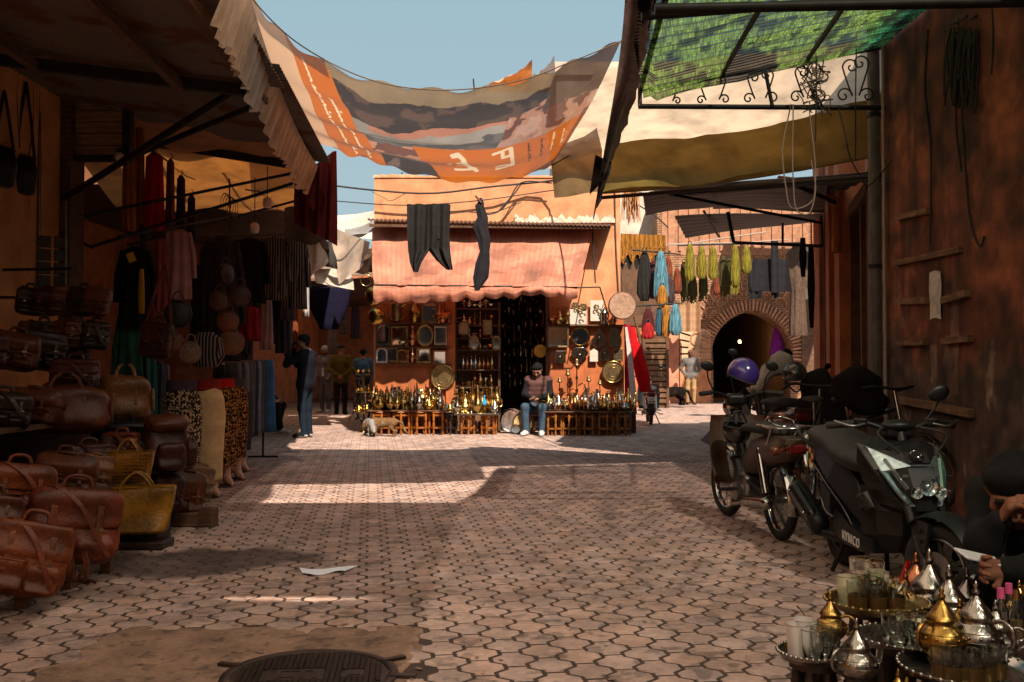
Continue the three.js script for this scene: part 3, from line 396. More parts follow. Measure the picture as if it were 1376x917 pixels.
// ---------- left tin roof, valance, braces ----------
{
  const t = thing('tin_roof', 'corrugated tin lean-to roof over the leather bag shop', 'roof', [0, 0, 0]);
  const sheet = (d0, d1, y0, y1, xe) => corrug((u, v) => { const d = lerp(d0, d1, u), x = lerp(LX - .1, xe + (d - 5) * -.075, v), y = lerp(y0, y1, v); return [V(x, y, -d), V(0, 1, 0)]; }, abs(d1 - d0), 3, .076, .009);
  part('roof_sheet', sheet(.7, 7.25, 3.62, 3.24, -1.5), MT.corr, t);
  part('roof_sheet', sheet(7.0, 10.4, 3.72, 3.34, -1.5), MT.corr, t);
  const rf = [[-1.75, 3.2], [-2.35, 3.28], [-3.4, 3.42]];
  rf.forEach(([x, y]) => part('rafter', beam(V(x + .2, y - .03, -.9), V(x - .08, y - .03, -7.3), .06, .07), MT.oldwood, t));
  part('purlin', [beam(V(LX, 3.5, -7.22), V(-1.82, 3.2, -7.22), .06, .08), beam(V(LX, 3.6, -10.3), V(-2.1, 3.27, -10.3), .06, .08), beam(V(LX, 3.5, -4.5), V(-1.5, 3.17, -4.5), .06, .09)], MT.iron, t);
  const br = (a, b, r) => part('brace', bar(a, b, r, 8), MT.iron, t);
  br(P(84, 268, 9.25), P(334, 110, 7.2), .03); br(P(178, 210, 9.2), P(347, 140, 7.9), .026); br(P(104, 292, 9.5), P(398, 232, 9.9), .016); br(P(122, 332, 9.6), P(392, 247, 10.3), .018); br(P(66, 305, 9.3), P(124, 333, 9.6), .016); br(P(170, 330, 10.4), P(405, 268, 11), .014);
  part('sign_plank', beam(P(172, 108, 9.3), P(258, 252, 12.4), .03, .2), MT.wood, t);
  const vt = curve([P(322, -70, 4.6), P(338, 0, 5.6), P(352, 48, 6.3), P(380, 128, 7.8), P(408, 192, 9.3), P(427, 224, 10.2)]);
  solo('cloth_valance', 'dirty cream cloth valance fringing the edge of the tin roof', 'valance', patch((u, v) => { const p = vt(u), dr = .33 + .03 * sin(u * 31) + .12 * (fbm(u * 26, 1, 4) - .5); p.y -= v * dr; p.x -= .12 * v + .022 * sin(u * 190 + 9 * fbm(u * 14, 3, 2)) * v * (.4 + 1.2 * fbm(u * 30, 7, 2)); return p; }, 260, 8), mat([.62, .44, .30], { tex: T.plaster, uvs: 1, transmission: .25, thickness: 0 }));
  // louvred cabinet
  const c = thing('louvred_panel', 'louvred wooden panel in a black frame hung under the tin roof', 'panel', P(130, 156, 9.3)); const k = 9.3 / F;
  part('frame', [box(90 * k, .05, .1, 0, 60 * k, 0), box(90 * k, .05, .1, 0, -58 * k, 0), box(.07, 124 * k, .1, -42 * k, 0, 0), box(.07, 124 * k, .1, 42 * k, 0, 0), box(84 * k, 116 * k, .02, 0, 0, -.06)], MT.iron, c);
  for (let i = 0; i < 7; i++) part('louvre', box(78 * k, 14.5 * k, .012).rotateX(.22).translate(0, (-48 + i * 16) * k, 0), mat([.55, .34, .21], { tex: T.wood, uvs: 1.5 }), c);
  const lb = thing('round_lamp', 'small pale unlit globe lamp beneath the louvred panel', 'lamp', P(160, 211, 9.2)); part('globe', sph(.045), mat([.5, .4, .33], { roughness: .3 }), lb); part('cap', cyl(.02, .025, .05, 0, .03, 0), MT.iron, lb);
  for (const [x, y, d] of [[342, 308, 11], [359, 274, 10.6]]) { const b = thing('hanging_bulb', 'unlit white glass bulb hanging from the clothes shop ceiling', 'bulb', P(x, y, d), 'unlit bulbs over the clothes shop'); part('glass_bulb', lathe([[0, -.05], [.04, -.04], [.05, 0], [.045, .05], [.02, .07]]), mat([.75, .6, .5], { roughness: .3, transmission: .3, thickness: 0 }), b); part('cord', bar(V(0, .06, 0), V(0, .6, 0), .005), MT.cable, b); }
  solo('orange_canvas', 'sagging orange brown canvas ceiling above the clothes shop', 'canvas', patch((u, v) => { const a = V(LX - .4, 3.72, -9.5).lerp(V(-1.95, 3.42, -9.7), u), b = V(-5.2, 3.3, -13.1).lerp(V(-2.55, 3.22, -13.1), u); const p = a.lerp(b, v); p.y -= .1 * sin(u * PI) * sin(v * PI); p.y += .03 * sin(u * 20 + v * 5); return p; }, 30, 12), tarp([.58, .22, .05], .32));
  solo('maroon_curtain', 'dark maroon curtain hanging at the end of the tin roof', 'curtain', patch((u, v) => { const p = P(lerp(396, 452, u), lerp(lerp(238, 203, u), lerp(300, 330, u) , v), 10.9 - .4 * u); p.z += .06 * sin(u * 22 + v * 2); return p; }, 40, 12), cloth([.11, .018, .022]));
  solo('drab_awning', 'drab sagging cloth awning end under the maroon curtain', 'awning', patch((u, v) => { const p = P(lerp(382, 446, u), lerp(280 + 10 * u, 330 - 8 * u, v), 11.4 + v * .8); p.y += .04 * sin(u * 8); return p; }, 16, 8), cloth([.13, .085, .055]));
  part('rod', [bar(P(392, 247, 10.3), P(448, 205, 10.9), .012)], MT.iron, t);
}
// ---------- awnings over the covered lane ----------
{
  const q = (name, label, a, b, c, d, m, n = 14, am = .08) => solo(name, label, 'awning', patch((u, v) => { const p = a.clone().lerp(b, u).lerp(c.clone().lerp(d, u), v); p.y += am * sin(u * 5 + v * 3) * sin(v * PI) - am * sin(u * PI) * sin(v * PI); p.z += am * .7 * sin(u * 9 + v * 4) ; return p; }, n, n), m);
  const wm = tarp([.72, .56, .42], .45), gm = tarp([.26, .24, .23], .15), bm = tarp([.62, .46, .35], .35);
  q('cloth_awning', 'peaked beige cloth awning hanging over the mouth of the covered lane', P(441, 303, 19.5), P(497, 326, 18.6), P(455, 382, 19), P(487, 358, 18.6), bm);
  q('cloth_awning', 'long white cloth awning stretched behind the grey tarpaulin scrap', P(440, 292, 24), P(512, 283, 24), P(452, 318, 21.5), P(512, 322, 21.5), wm);
  q('cloth_awning', 'pale wrinkled cloth awning beside the striped shirts', P(408, 314, 17), P(428, 322, 17), P(412, 376, 17.6), P(442, 352, 18), wm);
  q('cloth_awning', 'low tan cloth awning shading the covered lane traders', P(418, 362, 20.5), P(470, 360, 20.5), P(424, 380, 18.2), P(476, 390, 18.2), bm);
  q('grey_tarpaulin', 'grey tarpaulin scrap bulging above the lane awnings', P(466, 310, 20.5), P(506, 296, 20), P(462, 318, 19.5), P(500, 312, 19.3), gm);
  q('dark_tarpaulin', 'dark folded tarpaulin between the pale awning and beige awning', P(426, 320, 18.8), P(446, 326, 18.6), P(436, 358, 18.9), P(454, 362, 18.7), tarp([.07, .06, .055], .05));
  q('brown_tarpaulin', 'brown tarpaulin flap beside the pink stall awning', P(488, 352, 18.6), P(503, 340, 18.2), P(470, 366, 19.6), P(503, 366, 18.3), tarp([.22, .13, .085], .1));
  const t = thing('lane_roof', 'dark sheet roof covering the far lane', 'roof', [0, 0, 0]); part('roof_sheet', patch((u, v) => V(lerp(-7.6, -2.55, u), 3.45 + .3 * u + .05 * sin(v * 30), lerp(-27.5, -38, v)), 20, 30), MT.corrRust, t); part('roof_cloth', patch((u, v) => V(lerp(-7.6, -2.6, u), 3.5 + .3 * u - .15 * sin(u * PI * 2) * sin(v * PI) + .05 * sin(v * 13), lerp(-21.6, -27.6, v)), 20, 20), tarp([.7, .52, .38], .6), t); part('roof_sheet', patch((u, v) => V(lerp(-7.6, -2.05 - .75 * min(1, v * 2.2) - 1.3 * max(0, v - .45) - .35, u), lerp(3.75, 3.36, u) + .03 * sin(u * 14), lerp(-12.9, -21.5, v)), 20, 20), MT.corrRust, t);
  part('eave_beam', beam(V(-7.5, 3.3, -21.5), V(-2.6, 3.6, -21.5), .08, .12), MT.oldwood, t);
  solo('indigo_cloth', 'deep indigo cloth hanging under the lane roof', 'cloth', sock([[0, .5, .12], [-.5, .42, .14], [-.95, .2, .1]], { folds: 7 }), cloth([.010, .008, .026]), P(442, 385, 22));
}
// ---------- stall awning ----------
{
  const t = thing('stall_awning', 'faded salmon pink cloth awning with scalloped valance over the brass shop', 'awning', [0, 0, 0]);
  const am = mat([.66, .26, .155], { roughness: .92, bump: .006, transmission: .22, thickness: 0 }); am.map = tex(1024, (u, v) => { const s = (u * 42) % 1, b = fbm(u * 9, v * 4, 5, 0, 3), f = sst(.45, .75, v), b2 = fbm(u * 30, v * 3, 4, 0, 8), w = .84 + .42 * (b - .5) + .16 * (b2 - .5) - .12 * sst(.58, .66, fbm(u * 12 + 4, v * 7, 4, 0, 11)); const st = (s < .5 ? 1 : .93); return [w * (1.02), w * lerp(1, st, .9), w * lerp(1, st, .9)]; });
  const TL = P(500, 306, SD - .05), TR = P(796, 309, SD - .05), BL = P(502, 383, 17.1), BR = P(776, 386, 17.1);
  part('canopy', patch((u, v) => { const p = TL.clone().lerp(TR, u).lerp(BL.clone().lerp(BR, u), v); p.y += -.08 * sin(v * PI) + .02 * sin(u * 40) * sin(v * PI) + .05 * (fbm(u * 14, v * 5, 3) - .5) * sin(v * PI * .9); p.z += .1 * sin(v * PI) + .09 * (fbm(u * 10, v * 3, 3) - .5) * sin(v * PI) + .05 * sst(.7, .95, v) * sin(u * 30 + 6 * fbm(u * 5, 1, 2)); return p; }, 90, 20), am, t, true);
  part('valance', patch((u, v) => { const p = BL.clone().lerp(BR, u); const sc = .19 + .05 * abs(sin(u * 11 * PI)) + .04 * (fbm(u * 9, 2, 3) - .5) + .1 * sst(.05, 0, u) + .06 * sin(u * 6); p.y += .03 * (fbm(u * 16, 5, 3) - .5) * 2 - v * sc; p.z += .03 * sin(u * 50 + 3 * sin(u * 17)) * v + .06 * sin(v * PI); return p; }, 220, 8), am, t, true);
  part('rod', [bar(BL, BR, .014), bar(P(796, 309, SD), P(800, 380, 17.1), .012), bar(P(770, 387, 17.1), P(806, 386, 17.1), .012), bar(P(806, 386, 17.1), P(818, 425, SD - .1), .012), bar(BL, P(500, 330, SD), .012)], MT.iron, t);
  const c = thing('tin_eave', 'narrow rusty corrugated tin eave above the pink awning', 'roof', [0, 0, 0]);
  part('eave_sheet', corrug((u, v) => { const a = P(494, 294, SD).lerp(P(822, 301, SD), u), b = P(494, 300, 17.75).lerp(P(822, 303, 17.75), u); b.y = a.y - .13; return [a.lerp(b, v), V(0, 1, 0)]; }, 4.4, 1, .076, .012), MT.corrRust, c);
  part('eave_batten', beam(P(496, 303, 17.8), P(820, 306, 17.8), .03, .05), MT.oldwood, c);
}
// ---------- green canopy, olive awning, ironwork ----------
{
  const t = thing('green_canopy', 'green plastic reed canopy on black iron frame over the parked scooters', 'canopy', [0, 0, 0]);
  const gm = mat([1, 1, 1], { roughness: 1, transmission: .55, thickness: 0, bump: .01, specularIntensity: .2, transparent: true, opacity: .83 }); gm.map = tex(1024, (u, v) => { const rows = 110, r = floor(v * rows), e = abs(((v * rows) % 1) - .5) * 2, n = fbm(u * 26, r * .77, 3, 0, 2), n2 = fbm(u * 5, v * 5, 4, 0, 7), br = vnoise(u * 90, r * 3.1); const dk = sst(.75, 1, e) * .65 + sst(.60, .68, n2) * .9 + sst(.5, .7, n) * .6; const l = clamp(1 - dk), tq = sst(.78, 1, u) * sst(.4, .6, n2 + .2); const h = hash(floor(u * 420), r, 3); const q = l * (.55 + .6 * h); return [q * lerp(.40 + .2 * br, .08, tq), q * lerp(.52 + .2 * br, .55, tq), q * lerp(.22 + .12 * br, .42, tq)]; });
  const le = d => lerp(.74, 1.18, (d - 6.5) / 2.4);
  part('reed_sheet', patch((u, v) => { const d = lerp(9.0 - .02, -3, v), x0 = max(.62, le(d)), x = lerp(x0, RX - .02, u); return V(x, lerp(3.6, 4.12, u) + .012 * sin(v * 12 / .075 * 2 * PI) * (v < .5 ? 1 : 0) + .05 * (fbm(u * 5, v * 20, 3) - .5) + .06 * (u < .03 ? 1 : 0), -d); }, 36, 640), gm, t, true);
  part('edge_rail', [bar(P(862, 122, 8.95), P(1194, 62, 9.05), .022), bar(P(858, 143, 8.95), P(1204, 145, 9.05), .024), bar(P(862, 118, 8.95), P(902, -30, 6.2), .024), bar(P(852, 118, 8.9), P(886, -30, 6.2), .016), bar(P(860, 100, 8.95), P(860, 143, 8.95), .02)], MT.iron, t);
  part('cross_bar', [bar(P(1022, 10, 6.9), P(968, 104, 8.9), .022), bar(P(1136, 6, 7.0), P(1084, 82, 8.95), .022), bar(P(862, 22, 6.5), P(1240, -6, 6.5), .03), bar(P(880, 12, 6.2), P(1400, 2, 6.2), .035), bar(P(1028, 92, 8.98), P(1038, 143, 8.98), .018)], MT.iron, t);
  const scr = (cx, cy, s, fl) => { const p = []; for (let i = 0; i <= 26; i++) { const a = i / 26 * 1.6 * 2 * PI * .75, r = 13 * s * (1 - i / 30); p.push(P(cx + fl * r * cos(a), cy + 13 * s - r * sin(a) * 1 - 13 * s, 8.99)); } return p.reverse(); };
  const S = []; for (let i = 0; i < 9; i++) { const cx = 910 + i * 32, top = lerp(115, 66, (cx - 865) / 325), gap = 143 - top, s = clamp(gap / 62, .45, 1.1), fl = i % 2 ? 1 : -1; const a = scr(cx, 143 - 13 * s, s * .8, fl), b = scr(cx + fl * 9 * s, top + 14 * s, s * .8, -fl); S.push([...a, ...b.slice().reverse()]); }
  S.forEach(p => part('scroll', tube(p, .008, 90, 5), MT.iron, t));
  // beige tarp and olive awning below it
  const bt = [P(800, 92, 8.75), P(1192, 52, 9.08), P(736, 226, 11.9), P(1188, 190, 10.1)];
  solo('beige_tarp', 'sunlit beige tarpaulin stretched behind the iron scrollwork', 'tarp', patch((u, v) => { const p = bt[0].clone().lerp(bt[1], u).lerp(bt[2].clone().lerp(bt[3], u), v); p.y += .05 * (fbm(u * 6, v * 4, 3) - .5) - .05 * sin(u * PI) * sin(v * PI); return p; }, 40, 16), tarp([.86, .64, .46], .7));
  const ot = [P(828, 190, 10.6), P(1190, 128, 9.5), P(806, 258, 12.0), P(1187, 206, 9.9)], oa = thing('olive_awning', 'olive tarpaulin awning with rolled lower hem over the shop row', 'awning', [0, 0, 0]);
  part('sheet', patch((u, v) => { const p = ot[0].clone().lerp(ot[1], u).lerp(ot[2].clone().lerp(ot[3], u), v); p.y += -.10 * sin(u * PI) * (1 - v) + .03 * sin(u * 14 + v * 6) * v + .05 * (fbm(u * 7, v * 4, 3) - .5); p.y -= .06 * sin(u * PI) * v; return p; }, 50, 20), tarp([.30, .20, .055], .42), oa);
  part('rolled_hem', tube([ot[2], ot[2].clone().lerp(ot[3], .3).add(V(0, -.05, 0)), ot[2].clone().lerp(ot[3], .6).add(V(0, -.055, 0)), ot[3]], .03, 30, 8), tarp([.34, .24, .09], .1), oa);
  part('rail', bar(P(806, 266, 12.0), P(1207, 234, 9.0), .022), MT.iron, oa);
  solo('tan_tarp_flap', 'tan tarpaulin flap at the end of the printed banner', 'tarp', patch((u, v) => { const a = P(735, 168, 11.2).lerp(P(812, 140, 10.2), u), b = P(745, 266, 12.2).lerp(P(806, 258, 12), u); const p = a.lerp(b, v); p.z += .05 * sin(u * 6 + v * 3); return p; }, 16, 16), tarp([.42, .26, .12], .4));
  // ragged grey cloth at the corner
  const L = curve([P(842, -40, 6.1), P(836, 40, 7.2), P(824, 130, 8.8), P(812, 200, 9.0), P(797, 292, 9.1)]), R = curve([P(884, -40, 6.1), P(868, 60, 7.4), P(852, 132, 8.8), P(832, 190, 9.0), P(803, 276, 9.1)]);
  solo('ragged_cloth', 'ragged grey cloth strip hanging from the corner of the green canopy', 'cloth', patch((u, v) => { const p = L(v).lerp(R(v), u); p.x += (u > .9 ? .05 * (fbm(v * 30, 2, 2) - .5) : 0); p.z += .06 * sin(u * 9 + v * 3); p.y -= .04 * sin(u * 7); return p; }, 18, 60), mat([.30, .24, .22], { tex: T.plaster, uvs: 1.2 }));
  solo('dark_cloth_flap', 'small black cloth flap caught on the ragged grey strip', 'cloth', patch((u, v) => { const p = P(lerp(800, 822, u) - 8 * v, lerp(208 + 10 * u, 262 - 22 * u, v), 9.05 + .1 * sin(v * 5)); return p; }, 8, 8), cloth([.02, .016, .015]));
  // tangle of wires
  seed(9); for (let i = 0; i < 12; i++) { const p = []; let x = 1095 + rr(-12, 12), y = 85; for (let k = 0; k < 9; k++) { p.push(P(x + rr(-16, 16), y + rr(-8, 8), 8.9 + rr(-.06, .06))); y += 8; } solo('tangled_wire', 'tangled brown wire knotted on the iron scrollwork', 'wire', tube(p, .006, 50, 4), i % 3 ? MT.cable : MT.paleCable, null, 'tangled wires on the scrollwork'); }
  [[[1063, 140], [1052, 200], [1056, 250], [1064, 280], [1090, 272], [1096, 240], [1088, 150]], [[1066, 140], [1066, 240], [1072, 284], [1086, 288], [1096, 255], [1090, 215]], [[1152, 20], [1150, 120], [1150, 215]], [[1127, 145], [1136, 180], [1142, 210], [1158, 240], [1165, 250], [1200, 215]], [[1096, 10], [1097, 100], [1096, 190]], [[1210, 20], [1214, 120], [1216, 198], [1212, 200]], [[1240, 40], [1230, 120], [1215, 145]]].forEach((c, i) => solo('hanging_wire', 'thin slack wire hanging below the green canopy', 'wire', tube(c.map(([x, y]) => P(x, y, 8.85 - i * .03)), .0065, 50, 5), i < 2 ? MT.paleCable : MT.cable, null, 'slack wires under the green canopy'));
  for (let i = 0; i < 5; i++) solo('corner_wire', 'black wire bunched at the top of the drain pipe', 'wire', tube([P(1196 + i * 4, 160 - i * 9, 8.9), P(1215 + i * 5, 95 + i * 6, 8.8), P(1240 + i * 9, 58 - i * 4, 8.5), P(1300 + i * 12, 22, 7.2)], .009, 30, 5), MT.cable, null, 'wires bunched at the pipe top');
}
// ---------- tin sheets and iron rack over the gate lane ----------
{
  const t = thing('tin_canopy', 'dull tin sheet canopy on iron brackets over the gate lane', 'canopy', [0, 0, 0]);
  const quad = (a, b, c, d) => patch((u, v) => { const p = a.clone().lerp(b, u).lerp(c.clone().lerp(d, u), v); p.y += .012 * sin(v * 40) + .02 * sin(u * 5); return p; }, 16, 40);
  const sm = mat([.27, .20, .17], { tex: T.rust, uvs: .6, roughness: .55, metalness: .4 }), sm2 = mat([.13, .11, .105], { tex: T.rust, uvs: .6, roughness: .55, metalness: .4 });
  part('tin_sheet', quad(P(864, 262, 13), P(1010, 250, 12.2), P(868, 291, 15), P(960, 277, 15)), sm, t);
  part('tin_sheet', quad(P(960, 258, 12.2), P(1112, 246, 11.4), P(958, 282, 15.2), P(1108, 285, 15)), sm, t);
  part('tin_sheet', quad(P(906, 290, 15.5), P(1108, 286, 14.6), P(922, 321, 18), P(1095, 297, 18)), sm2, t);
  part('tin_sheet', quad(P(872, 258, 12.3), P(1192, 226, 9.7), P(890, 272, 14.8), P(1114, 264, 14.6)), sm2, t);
  part('bracket', [bar(P(978, 285, 15.2), P(986, 326, 15.2), .03), bar(P(986, 326, 15.2), P(1106, 331, 14.4), .025), bar(P(1052, 300, 14.8), P(1052, 330, 14.8), .018), bar(P(1104, 290, 14.4), P(1106, 331, 14.4), .018), bar(P(905, 262, 12.5), P(1105, 300, 13.5), .02), bar(P(946, 284, 15), P(966, 318, 17), .02), bar(P(1060, 245, 11.5), P(1122, 272, 12.4), .028), bar(P(900, 262, 13), P(1200, 240, 9.3), .018)], MT.iron, t);
  part('pipe_elbow', tube([P(1104, 262, 12.6), P(1120, 268, 12.6), P(1124, 285, 12.6), P(1124, 340, 12.6)], .06, 24, 8), MT.terraB, t);
  [[[898, 328], [1000, 326], [1060, 322]], [[835, 322], [900, 330], [960, 322], [1030, 312]], [[845, 268], [880, 290], [898, 306]], [[850, 258], [875, 262], [905, 280]]].forEach((c, i) => solo('lane_line', i < 2 ? 'pale drying line strung across the gate lane' : 'dark slack wire crossing the sky by the yarn shop', 'line', tube(c.map(([x, y]) => P(x, y, i < 2 ? 27 : 24)), .018, 24, 5), i < 2 ? MT.paleCable : MT.cable, null, i < 2 ? 'drying lines over the gate lane' : 'wires over the yarn shop'));
}
// ---------- street cables and laundry ----------
{
  const cab = (pts, d, r = .014, m = MT.cable) => solo('street_cable', 'black cable strung in front of the orange stall building', 'cable', tube(pts.map(([x, y, dd]) => P(x, y, dd || d)), r, 60, 6), m, null, 'cables across the stall front');
  cab([[300, 226, 11], [452, 250], [505, 256], [580, 260], [660, 251], [742, 243], [900, 205, 12]], 18.05, .018); cab([[330, 255, 11], [448, 270], [545, 276], [640, 270], [742, 256], [880, 240, 12]], 15.6, .009); cab([[500, 258], [516, 266], [524, 270], [545, 260]], 17.9, .006);
  cab([[700, 248], [690, 262], [672, 283], [655, 288], [645, 282]], 18.1, .013); cab([[742, 246], [700, 246], [684, 268], [668, 286]], 18.1, .013); cab([[556, 292], [610, 284], [660, 286], [700, 272]], 18.1, .009);
  // washing
  const dk = cloth([.024, .021, .021]), dk2 = cloth([.022, .02, .024]);
  const tr = thing('drying_trousers', 'charcoal trousers folded over the cable before the pink awning', 'trousers', P(576, 276, 15.62)); const k = 15.62 / F;
  const tg = (pts, sd) => patch((u, v) => { const i = v * (pts.length - 1), a = min(floor(i), pts.length - 2), f = i - a, x0 = lerp(pts[a][0], pts[a + 1][0], f), x1 = lerp(pts[a][1], pts[a + 1][1], f), y = lerp(pts[a][2], pts[a + 1][2], f); return V(lerp(x0, x1, u) * k, -y * k, (.035 + .02 * v) * sin(u * 13 + sd + v * 2) + .03 * sin(v * 6 + u * 3) + .03); }, 24, 24);
  part('leg', tg([[-29, 2, -1], [-28, 1, 40], [-27, 1, 62], [-25, -9, 78], [-20, -14, 91]], 1), dk, tr); part('leg', tg([[-2, 29, -1], [0, 28, 40], [-1, 29, 60], [10, 31, 74], [25, 33, 88]], 4).translate(0, 0, .02), dk, tr); part('back_fold', tg([[-29, 29, -1], [-28, 27, 46]], 3).translate(0, 0, -.08), dk2, tr);
  solo('drying_shirt', 'black garment pegged by one sleeve before the pink awning', 'shirt', sock([[.02, .02, .02], [-.1, .07, .04, -.02], [-.28, .085, .05, .03], [-.42, .12, .06, -.01], [-.62, .10, .05, .05], [-.8, .07, .05, .06], [-.98, .10, .05, .03], [-1.2, .11, .04, 0], [-1.4, .03, .02, -.06]], { folds: 6, amp: .4 }), dk2, P(646, 268, 15.62)).scale.setScalar(1.03);
  solo('clothes_peg', 'wooden stick peg holding the black garment on the cable', 'peg', bar(V(-.06, .08, 0), V(.03, -.03, 0), .016), MT.oldwood, P(644, 270, 15.57));
  const bt = thing('drying_shorts', 'black trousers hung flat on the line before the brick arch', 'trousers', P(1036, 348, 22)); const kk = 22 / F;
  part('seat', patch((u, v) => V(lerp(-24 - 3 * v, 24 + 3 * v, u) * kk, -v * 44 * kk - (abs(u - .5) > .25 ? .0 : 0), .05 * sin(u * 12 + v)), 24, 12), dk2, bt); part('leg', patch((u, v) => V(lerp(-27, -12, u) * kk - .02 * v, (-42 - 12 * v) * kk, .05 * sin(u * 8)), 8, 6), dk2, bt); part('leg', patch((u, v) => V(lerp(0, 10, u) * kk, (-42 - 14 * v * (1 - abs(u - .5))) * kk, .05 * sin(u * 8)), 8, 6), dk2, bt); part('strap', patch((u, v) => V(lerp(-1, 9, u) * kk, (24 - 70 * v) * kk, .07 + .03 * sin(u * 6)), 6, 10), dk2, bt);
  const rf = [[650, 118, 715, 84, [.75, .26, .06], 'orange printed sheet drying on the stall building roof'], [712, 106, 745, 78, [.6, .58, .56], 'crumpled silver sheet on the stall building roof']];
  rf.forEach(([a, b, c, d, col, lab]) => solo('roof_sheet', lab, 'sheet', patch((u, v) => { const p = P(lerp(a, c, u), lerp(lerp(b, d, u), 122, v), 20 + v); p.y += .15 * (fbm(u * 6, v * 4, 3) - .5); p.z += .2 * (fbm(u * 5, v * 5 + 9, 3) - .5); return p; }, 16, 12), tarp(col, .2)));
  for (const [x, y] of [[636, 106], [540, 232]]) solo('roof_rod', 'thin iron rod sticking up from the stall building roof', 'rod', bar(P(x, y, 19), P(x + 2, y + 24, 19), .014), MT.iron, null, 'rods on the stall roof');
}

solo('lane_reed_shade', 'reed matting stretched high across the lane before the arch', 'matting', patch((u, v) => V(lerp(7.3, 11.2, u), 6.4 - .15 * sin(u * PI) + .03 * sin(v * 60), -lerp(27.0, 31.6, v)), 16, 60), mat([.22, .12, .06], { tex: T.wood, uvs: 1, roughness: 1 }));

// ---------- stools in front of the brass shop ----------
{
  const leg = lathe([[.012, 0], [.02, .01], [.02, .06], [.013, .09], [.024, .13], [.024, .2], [.013, .23], [.022, .27], [.022, .36], [.016, .39]], 8);
  function stool(name, label, m, group, R = .17, h = .41, n = 6) { const t = thing(name, label, 'stool', [0, 0, 0], group); part('top', cyl(R + .02, R + .015, .022, 0, h - .022, 0, n), m, t);
    const lg = leg.clone().scale(1, (h - .022) / .39, 1); for (let i = 0; i < n; i++) { const a = (i + .5) / n * 2 * PI, p = part('leg', lg, m, t); p.position.set(cos(a) * R * .92, 0, sin(a) * R * .92); }
    for (const y of [.12, h - .07]) { const g = []; for (let i = 0; i < n; i++) { const a = (i + .5) / n * 2 * PI, b = (i + 1.5) / n * 2 * PI; g.push(beam(V(cos(a) * R * .92, y, sin(a) * R * .92), V(cos(b) * R * .92, y, sin(b) * R * .92), .014, .03)); } part('rail', g, m, t); } return t; }
  const m2 = mat([.56, .22, .035], { tex: T.wood, uvs: 2, roughness: .5 });
  const a = stool('side_stool', 'tall orange spindle stool under the brass wares beside the cats', MT.orangewood, 'tall orange stools under the brass wares'), b = stool('low_stool', 'low orange spindle stool under the large silver tray', MT.orangewood, 'low orange stools under the silver tray', .14, .345), c = stool('dark_stool', 'dark carved spindle stool between the orange stools', MT.darkwood, null, .14, .36), e = stool('amber_stool', 'amber spindle stool under the wares beside the seated shopkeeper', m2, 'amber stools beside the shopkeeper', .15, .405);
  const put = (o, px, d, first) => { const p = V(XW(px, d), 0, -d); if (first) { o.position.copy(p); o.rotation.y = .2; } else copyOf(o, p, rr(0, .8)); };
  seed(21); [512, 540, 565, 589].forEach((x, i) => put(a, x, 17.75, i === 0)); [518, 548, 578].forEach(x => put(a, x, 18.1)); put(c, 604, 17.75, true); [628, 657].forEach((x, i) => put(b, x, 17.7, i === 0)); [744, 767, 789, 813, 836].forEach((x, i) => put(e, x, 17.45, i === 0)); [750, 776, 802, 828].forEach(x => put(e, x, 17.85));
}
// ---------- brass ware shapes ----------
const W = {
  candlestick: lathe([[0, 0], [.05, 0], [.05, .012], [.02, .03], [.012, .07], [.022, .1], [.012, .13], [.01, .2], [.024, .22], [.014, .24], [.022, .26], [.018, .26], [0, .25]], 12),
  vase: lathe([[0, 0], [.035, 0], [.03, .015], [.06, .07], [.055, .12], [.025, .17], [.022, .22], [.035, .24], [.03, .24], [0, .2]], 14),
  ewer: [lathe([[0, 0], [.04, 0], [.025, .02], [.06, .08], [.05, .13], [.02, .18], [.022, .23], [.008, .26], [.012, .275], [0, .29]], 14), tube([V(.05, .09, 0), V(.1, .13, 0), V(.1, .2, 0), V(.12, .22, 0)], .009, 12, 6), tube([V(-.045, .08, 0), V(-.1, .12, 0), V(-.09, .2, 0), V(-.02, .21, 0)], .008, 14, 6)],
  teapot: [lathe([[0, 0], [.05, 0], [.045, .012], [.075, .05], [.07, .09], [.04, .12], [.045, .125], [.03, .16], [.01, .18], [.016, .195], [0, .21]], 16), tube([V(.06, .05, 0), V(.1, .07, 0), V(.11, .12, 0), V(.14, .15, 0)], .012, 12, 6), tube([V(-.06, .045, 0), V(-.12, .06, 0), V(-.12, .12, 0), V(-.045, .12, 0)], .009, 14, 6)],
  bottle: lathe([[0, 0], [.03, 0], [.034, .02], [.034, .08], [.012, .11], [.01, .16], [.016, .17], [0, .175]], 10),
  bowl: lathe([[0, .005], [.03, 0], [.03, .012], [.07, .05], [.085, .09], [.08, .09], [.06, .05], [0, .018]], 16),
  lantern: [lathe([[0, 0], [.05, 0], [.05, .02], [.042, .03], [.042, .13], [.055, .14], [.03, .18], [.012, .2], [0, .21]], 6), tor(.02, .004, 12, 5).translate(0, .225, 0)],
  dome: lathe([[0, 0], [.045, 0], [.02, .02], [.014, .1], [.07, .11], [.072, .14], [.05, .18], [.012, .21], [.01, .24], [0, .25]], 14),
  box: [rbox(.12, .07, .08, .008, 0, .035, 0, 1), rbox(.124, .03, .084, .012, 0, .08, 0, 1)],
  horse: null,
  spire: lathe([[0, 0], [.03, 0], [.028, .03], [.012, .05], [.02, .09], [.01, .14], [.014, .2], [.005, .27], [0, .3]], 10),
};
delete W.horse;
